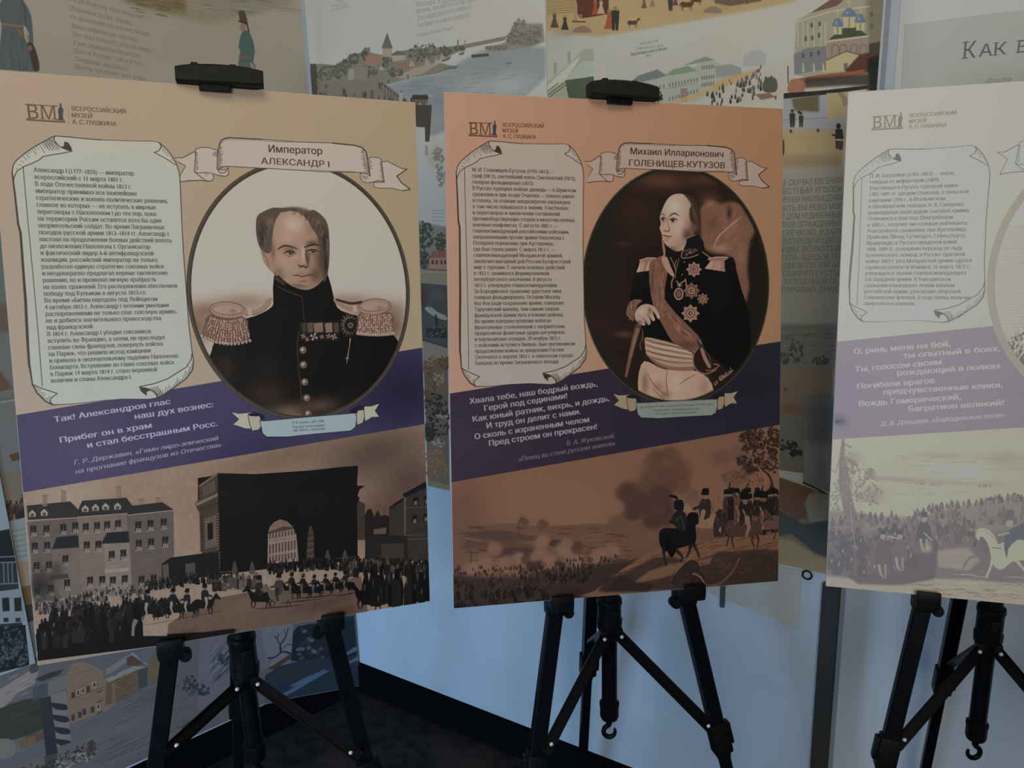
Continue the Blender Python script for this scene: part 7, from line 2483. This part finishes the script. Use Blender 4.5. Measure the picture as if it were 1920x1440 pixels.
    for x, y, w_, h_ in ((525, 260, 32, 60), (612, 210, 44, 84), (695, 230, 32, 60)):
        cv.poly(K([(x - w_, y), (x - w_, y - h_), (x + w_, y - h_), (x + w_, y)]), (162, 154, 118))
        cv.line(K([(x, y - 8), (x, y - h_ + 12)]), 1.8, (104, 94, 70))
        cv.poly(K([(x - w_ - 4, y - h_), (x - w_ - 6, y - h_ - 26), (x, y - h_ - 70), (x + w_ + 6, y - h_ - 26), (x + w_ + 4, y - h_)]), (92, 106, 126), sm=3)
        cv.blob(*K([(x - w_ * .4, y - h_ - 30)])[0], 3, 3.5, (140, 150, 164), .8)
        cv.line(K([(x, y - h_ - 66), (x, y - h_ - 130)]), 1.4, (178, 160, 96))
        cv.line(K([(x - 20, y - h_ - 105), (x + 20, y - h_ - 112)]), 1.4, (178, 160, 96))
    cv.poly(K([(435, 460), (590, 385), (690, 410), (660, 460), (580, 530), (440, 545)]), (160, 148, 112))
    cv.line(K([(440, 450), (590, 385), (690, 412)]), 2, (90, 80, 62))
    cv.poly(K([(570, 480), (600, 470), (600, 525), (572, 530)]), (96, 94, 92))
    cv.poly(K([(580, 530), (690, 410), (930, 360), (930, 480), (700, 560), (600, 560)]), (78, 46, 36), .95, soft=1)
    cv.poly(K([(170, 600), (400, 560), (600, 540), (720, 520), (740, 560), (560, 590), (180, 640)]), (130, 76, 54))
    cv.poly(K([(750, 440), (940, 380), (940, 700), (750, 680)]), (30, 32, 28), .96, soft=2)
    cv.poly(K([(760, 330), (900, 300), (900, 390), (760, 400)]), (54, 54, 44), .9, soft=1)
    cv.poly(K([(150, 650), (180, 600), (240, 590), (280, 640), (270, 690), (160, 700)]), (140, 96, 74), sm=2)
    cv.poly(K([(280, 680), (290, 640), (330, 635), (375, 675)]), (160, 148, 132), sm=2)
    for x in (420, 520, 610, 710):
        cv.blob(*K([(x, 650)])[0], 12, 8, (152, 138, 124), .8)
    cv.poly(K([(280, 590), (560, 570), (760, 560), (760, 640), (600, 640), (280, 660)]), (52, 48, 42), .85, soft=2)
    cv.poly(K([(120, 700), (400, 680), (760, 640), (760, 665), (400, 715), (120, 742)]), (42, 40, 36))
    cv.poly(K([(120, 742), (390, 715), (600, 690), (610, 1040), (110, 1060)]), (130, 134, 140))
    cv.poly(K([(180, 742), (385, 712), (385, 840), (200, 830)]), (84, 80, 56), .95, soft=2)
    cv.poly(K([(440, 700), (600, 690), (600, 880), (440, 890)]), (150, 136, 96), .95)
    for i in range(3):
        cv.line(K([(530 + i * 16, 700), (560 + i * 14, 740), (570 + i * 14, 790)]), 2.4, (120, 100, 84), sm=3)
    cv.line(K([(115, 900), (450, 885)]), 1.2, (104, 108, 112))
    for x, h_, c, sk in ((185, 130, (52, 48, 44), 0), (235, 120, (150, 148, 144), 1), (250, 110, (56, 52, 48), 0)):
        person_fig(cv, K, x, 955, h_, c, (90, 72, 60), (40, 38, 36), bool(sk))
    cv.poly(G3([(128, 240), (480, 240), (460, 450), (128, 460)]), (146, 128, 92), .95, soft=4)
    cv.poly(G3([(128, 380), (460, 380), (460, 450), (128, 450)]), (120, 104, 80), .7, soft=6)
    # seated rider figure
    cv.ellipse(*G3([(440, 220)])[0], 4.5, 5, (42, 40, 40))
    cv.poly(G3([(425, 235), (460, 235), (468, 290), (420, 300)]), (44, 44, 42), sm=1)
    cv.line(G3([(408, 268), (450, 275)]), 3, (44, 44, 42))
    cv.poly(G3([(420, 290), (466, 290), (466, 298), (420, 298)]), (150, 146, 140))
    cv.poly(G3([(425, 300), (466, 300), (462, 350), (440, 345), (430, 330)]), (72, 58, 52), sm=1)
    cv.line(G3([(428, 300), (430, 340)]), 2.5, (44, 40, 40))
    cv.ellipse(*G3([(183, 248)])[0], 2.5, 3.5, (60, 54, 50))
    cv.ellipse(*G3([(330, 244)])[0], 2.5, 3.5, (60, 54, 50))
    cv.poly(G3([(128, 290), (146, 300), (146, 370), (128, 380)]), (54, 52, 50), sm=2)
    put_text(cv, '7', G3([(148, 372)])[0], G3([(160, 370)])[0], em=10, color=(104, 96, 84))
    # text panel; the shade of the gap is painted into its greys
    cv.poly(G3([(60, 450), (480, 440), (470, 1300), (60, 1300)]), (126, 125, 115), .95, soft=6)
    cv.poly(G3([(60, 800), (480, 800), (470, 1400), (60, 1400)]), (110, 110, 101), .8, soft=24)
    txt = ('деревня, где скучал Евгений,', 'была прелестный уголок;', 'там друг невинных наслаждений', 'благословить бы небо мог.', 'Господский дом уединенный,', 'горой от ветров огражденный,',
           'стоял над речкою. Вдали', 'пред ним пестрели и цвели', 'луга и нивы золотые,', 'мелькали села; здесь и там', 'стада бродили по лугам,', 'и сени расширял густые', 'огромный, запущенный сад,', 'приют задумчивых дриад.')
    for i, s in enumerate(txt):
        y = 548 + i * 45.5 - (i * i) * .13
        cut = s.upper()
        put_text(cv, cut, G3([(130 - 190, y + 4 - i * .3)])[0], G3([(450 + 20, y - 22 + i * 1.5)])[0], em=14, color=(84, 83, 77), serif=.07)
    cv.poly(G4([(60, 20), (420, 20), (405, 250), (60, 250)]), (86, 86, 78), .95, soft=4)
    streaks(cv, G4, (110, 60, 380, 240), 40, [(66, 66, 58), (100, 98, 88)], 2.4, 4, 60, -3)
    foliage(cv, G4, [(200, 160, 14, 22), (140, 200, 12, 10), (330, 210, 16, 8)], (60, 60, 50), 50, 3)
    cv.poly(G4([(60, 240), (400, 240), (390, 520), (60, 500)]), (96, 84, 68), .95, soft=3)
    blobs(cv, G4, 2.77, [(180, 460, 80, 40, (96, 66, 50), .8), (330, 440, 80, 60, (70, 70, 66), .8)])
    for x, y in ((148, 360), (265, 430)):
        cv.blob(*G4([(x, y)])[0], 3, 5, (56, 48, 42), .9)
    cv.poly(G4([(60, 490), (250, 510), (246, 850), (60, 780)]), (84, 84, 78), .95)
    foliage(cv, G4, [(150, 650, 22, 10), (200, 690, 12, 6)], (40, 40, 38), 60, 4)
    cv.poly(G4([(60, 700), (245, 740), (243, 790), (60, 770)]), (92, 88, 70), .95, soft=1)
    cv.poly(G4([(60, 770), (240, 795), (240, 852), (60, 800)]), (140, 140, 134))
    cv.poly(G4([(248, 420), (400, 400), (390, 900), (244, 850)]), (92, 98, 98), .95, soft=2)
    cv.poly(G4([(248, 420), (400, 400), (396, 640), (247, 640)]), (66, 70, 70), .8, soft=14)
    cv.line(G4([(242, 845), (300, 870), (365, 905)]), 4, (40, 42, 42))
    cv.poly(G4([(60, 795), (242, 858), (370, 908), (360, 1345), (60, 1270)]), (104, 88, 66))
    cv.poly(G4([(60, 800), (240, 858), (300, 880), (240, 960), (290, 1010), (210, 1040), (120, 980), (60, 960)]), (92, 66, 50), .95, soft=2)
    cv.poly(G4([(270, 900), (370, 905), (365, 1040), (270, 1050), (250, 950)]), (120, 114, 100), .95, soft=2)
    cv.poly(G4([(60, 960), (180, 1020), (240, 1060), (370, 1040), (366, 1230), (300, 1210), (180, 1110), (60, 1130)]), (58, 60, 56), .95, soft=2)
    cv.poly(G4([(60, 1130), (180, 1140), (300, 1220), (364, 1240), (362, 1330), (60, 1260)]), (126, 108, 78), .95, soft=3)
    return cv, (CORNER, D_BACK, N_BACK, 0.744, 1.426, 0.757, 2.35)


def paint_title_panel():
    H, w, h = wall_H(P_RIGHT, D_RIGHT, 0.243, 1.10, 1.15, 2.35)
    cv = Canvas(w, h, 1.2, H, (162, 164, 162))
    cv.poly([(1697, 45), (1920, 18), (2600, -70), (2600, 900), (1650, 900), (1690, 160)], (150, 151, 148))
    cv.line([(1697, 45), (1920, 18), (2300, -32)], 1.0, (176, 178, 176))
    cv.line([(1697, 45), (1690, 160)], 1.0, (126, 128, 126), .7)
    put_text(cv, 'К', (1803, 111), (1829, 108), em=45, color=(84, 82, 82), serif=.10)
    put_text(cv, 'АК', (1834, 107.5), (1886, 102), em=34, color=(84, 82, 82), serif=.08)
    put_text(cv, 'В', (1904, 100), (1925, 98), em=34, color=(84, 82, 82), serif=.10)
    put_text(cv, 'Досто', (1847, 157), (1896, 152), em=12, color=(110, 110, 106), slant=.3)
    return cv, (P_RIGHT, D_RIGHT, N_RIGHT, 0.243, 1.10, 1.15, 2.35)


# ------------------------------------------------------------------ hang the wall prints
def hang(painted, name, label, E, thick=0.0015, off=0.0, rough=0.5, spec=0.2, cat='banner', low=None):
    """a printed sheet on a wall; low = [(share of the width, height of the lower edge)], for a sheet that is not cut square"""
    cv, (p0, d, n, s0, s1, z0, z1) = painted
    org = V(p0) + d * ((s0 + s1) / 2) + UP * z0
    t = empty(name, org)
    tag(t, label, cat)
    grey = cv.img.mean(axis=2, keepdims=True)
    cv.img += (grey - cv.img) * 0.14                      # colours drawn a little towards grey
    m = print_mat(name + '_print', cv.image(name + '_art', E), rough, spec)
    low = low or [(0, z0), (1, z0)]
    us = sorted(set([i / 16 for i in range(17)] + [u for u, _ in low]))
    zb = [float(np.interp(u, [q[0] for q in low], [q[1] for q in low])) for u in us]
    N = len(us)

    def strip(dep, grow):
        lo = [V(p0) + d * (s0 + (s1 - s0) * u) + n * dep + UP * (z - grow) - org for u, z in zip(us, zb)]
        hi = [V(p0) + d * (s0 + (s1 - s0) * u) + n * dep + UP * (z1 + grow) - org for u in us]
        g = d * ((s1 - s0) / abs(s1 - s0) * grow)
        lo[0] -= g
        hi[0] -= g
        lo[-1] += g
        hi[-1] += g
        return lo + hi
    me = bpy.data.meshes.new('printed_face')
    me.from_pydata([tuple(v) for v in strip(off + thick, 0)], [], [(i, i + 1, N + i + 1, N + i) for i in range(N - 1)])
    uv = me.uv_layers.new(name='print')
    for p in me.polygons:
        for li in p.loop_indices:
            vi = me.loops[li].vertex_index
            uv.data[li].uv = (us[vi % N], 1.0 if vi >= N else (zb[vi] - z0) / (z1 - z0))
    link_mesh('printed_face', me, t, (m,))
    mb = MB()
    fs = [(i, i + 1, N + i + 1, N + i) for i in range(N - 1)]
    fs += [tuple(2 * N + q for q in reversed(f)) for f in fs]
    fs += [(i, 2 * N + i, 2 * N + i + 1, i + 1) for i in range(N - 1)] + [(N + i, N + i + 1, 3 * N + i + 1, 3 * N + i) for i in range(N - 1)]
    fs += [(0, N, 3 * N, 2 * N), (N - 1, 3 * N - 1, 4 * N - 1, 2 * N - 1)]
    mb.add(strip(off + 0.0002, 0.001) + strip(off + thick - 0.0004, 0.001), fs)
    mb.build('backing_sheet', M_PAPER, t)
    return t


hang(paint_left_upper(), 'wall_banner', 'cream printed banner with a poem and two long-coated figures, on the left wall', 0.42)
hang(paint_left_lower(), 'wall_banner', 'printed winter village banner with a striped sentry post, low on the left wall', (0.30, 0.35, 0.40), off=0.0145,
     low=[(0, 0.120), (0.69, 0.114), (0.79, 0.088), (1, 0.022)])
hang(paint_engraving(), 'wall_panel', 'dark grey engraving panel with a pale border at the far left, over the winter banner', 0.34, thick=0.006, off=0.017, cat='panel')
hang(paint_river(), 'wall_banner', 'pale printed banner with a grey river view beside the room corner', 0.385)
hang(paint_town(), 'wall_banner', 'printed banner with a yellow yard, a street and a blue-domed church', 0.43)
hang(paint_title_panel(), 'title_panel', 'light grey panel with large serif lettering on the right-hand wall', 0.42, cat='panel')

# cream sheet below the town banner, with its hanging rod and ring
org = CORNER + D_BACK * 1.24 + UP * 0.62
t = empty('paper_sheet', org)
tag(t, 'blank cream sheet hanging below the town banner, behind the middle board', 'sheet')
M_CREAM = noise_mat('cream_paper', (0.50, 0.50, 0.46), (0.56, 0.56, 0.51), 8, 0.7)
mb = MB(org)
q = [(1.10, .655), (1.349, .615), (1.349, .752), (1.10, .752)]
pts = [CORNER + D_BACK * s + UP * z + N_BACK * 0.001 for s, z in q] + [CORNER + D_BACK * s + UP * z + N_BACK * 0.0025 for s, z in q]
mb.add(pts, [(3, 2, 1, 0), (4, 5, 6, 7), (0, 1, 5, 4), (1, 2, 6, 5), (2, 3, 7, 6), (3, 0, 4, 7)])
mb.build('sheet', M_CREAM, t)
org = CORNER + D_BACK * 1.182 + UP * 0.625 + N_BACK * 0.008
mb = MB()
mb.tube((0, 0, 0), (0, 0, 0.128), .0055, seg=14)
o = mb.build('hanging_rod', M_DULL, None, True)
o.location = org
tag(o, 'short grey metal rod end showing under the middle board, in front of the cream sheet', 'rod')
org = CORNER + D_BACK * 1.361 + UP * 0.747 + N_BACK * 0.006
mb = MB()
mb.wire([(math.cos(a) * .0095 * D_BACK.x, math.cos(a) * .0095 * D_BACK.y, math.sin(a) * .0095) for a in [i * math.pi / 10 for i in range(21)]], .0018, 8)
o = mb.build('hanging_ring', M_PLASTIC, None, True)
o.location = org
tag(o, 'small black ring at the bottom edge of the town banner', 'ring')

# ------------------------------------------------------------------ the three boards on their easels
B_E = {1: (0.495, 0.515, 0.53), 2: (0.485, 0.495, 0.50), 3: (0.40, 0.405, 0.455)}
pm = {1: paint_board_1, 2: paint_board_2, 3: paint_board_3}
ELAB = {1: 'black tripod easel holding the cream board nearest the left wall',
        2: 'black tripod easel holding the terracotta board in the middle',
        3: 'black tripod easel holding the pale green board at the right'}
BLAB = {1: 'cream exhibition board with an epauletted officer in an oval and a dark gateway scene',
        2: 'terracotta exhibition board with a bald commander in an oval and a battle panorama',
        3: 'pale green exhibition board with a lilac verse band, cut by the right edge'}
for k in (1, 2, 3):
    make_easel(k, EASELS[k], ELAB[k])
    im = pm[k]().image('board_art', B_E[k])
    make_board(k, BLAB[k], print_mat('board_print', im, 0.42, {1: 0.18, 2: 0.15, 3: 0.55}[k]))
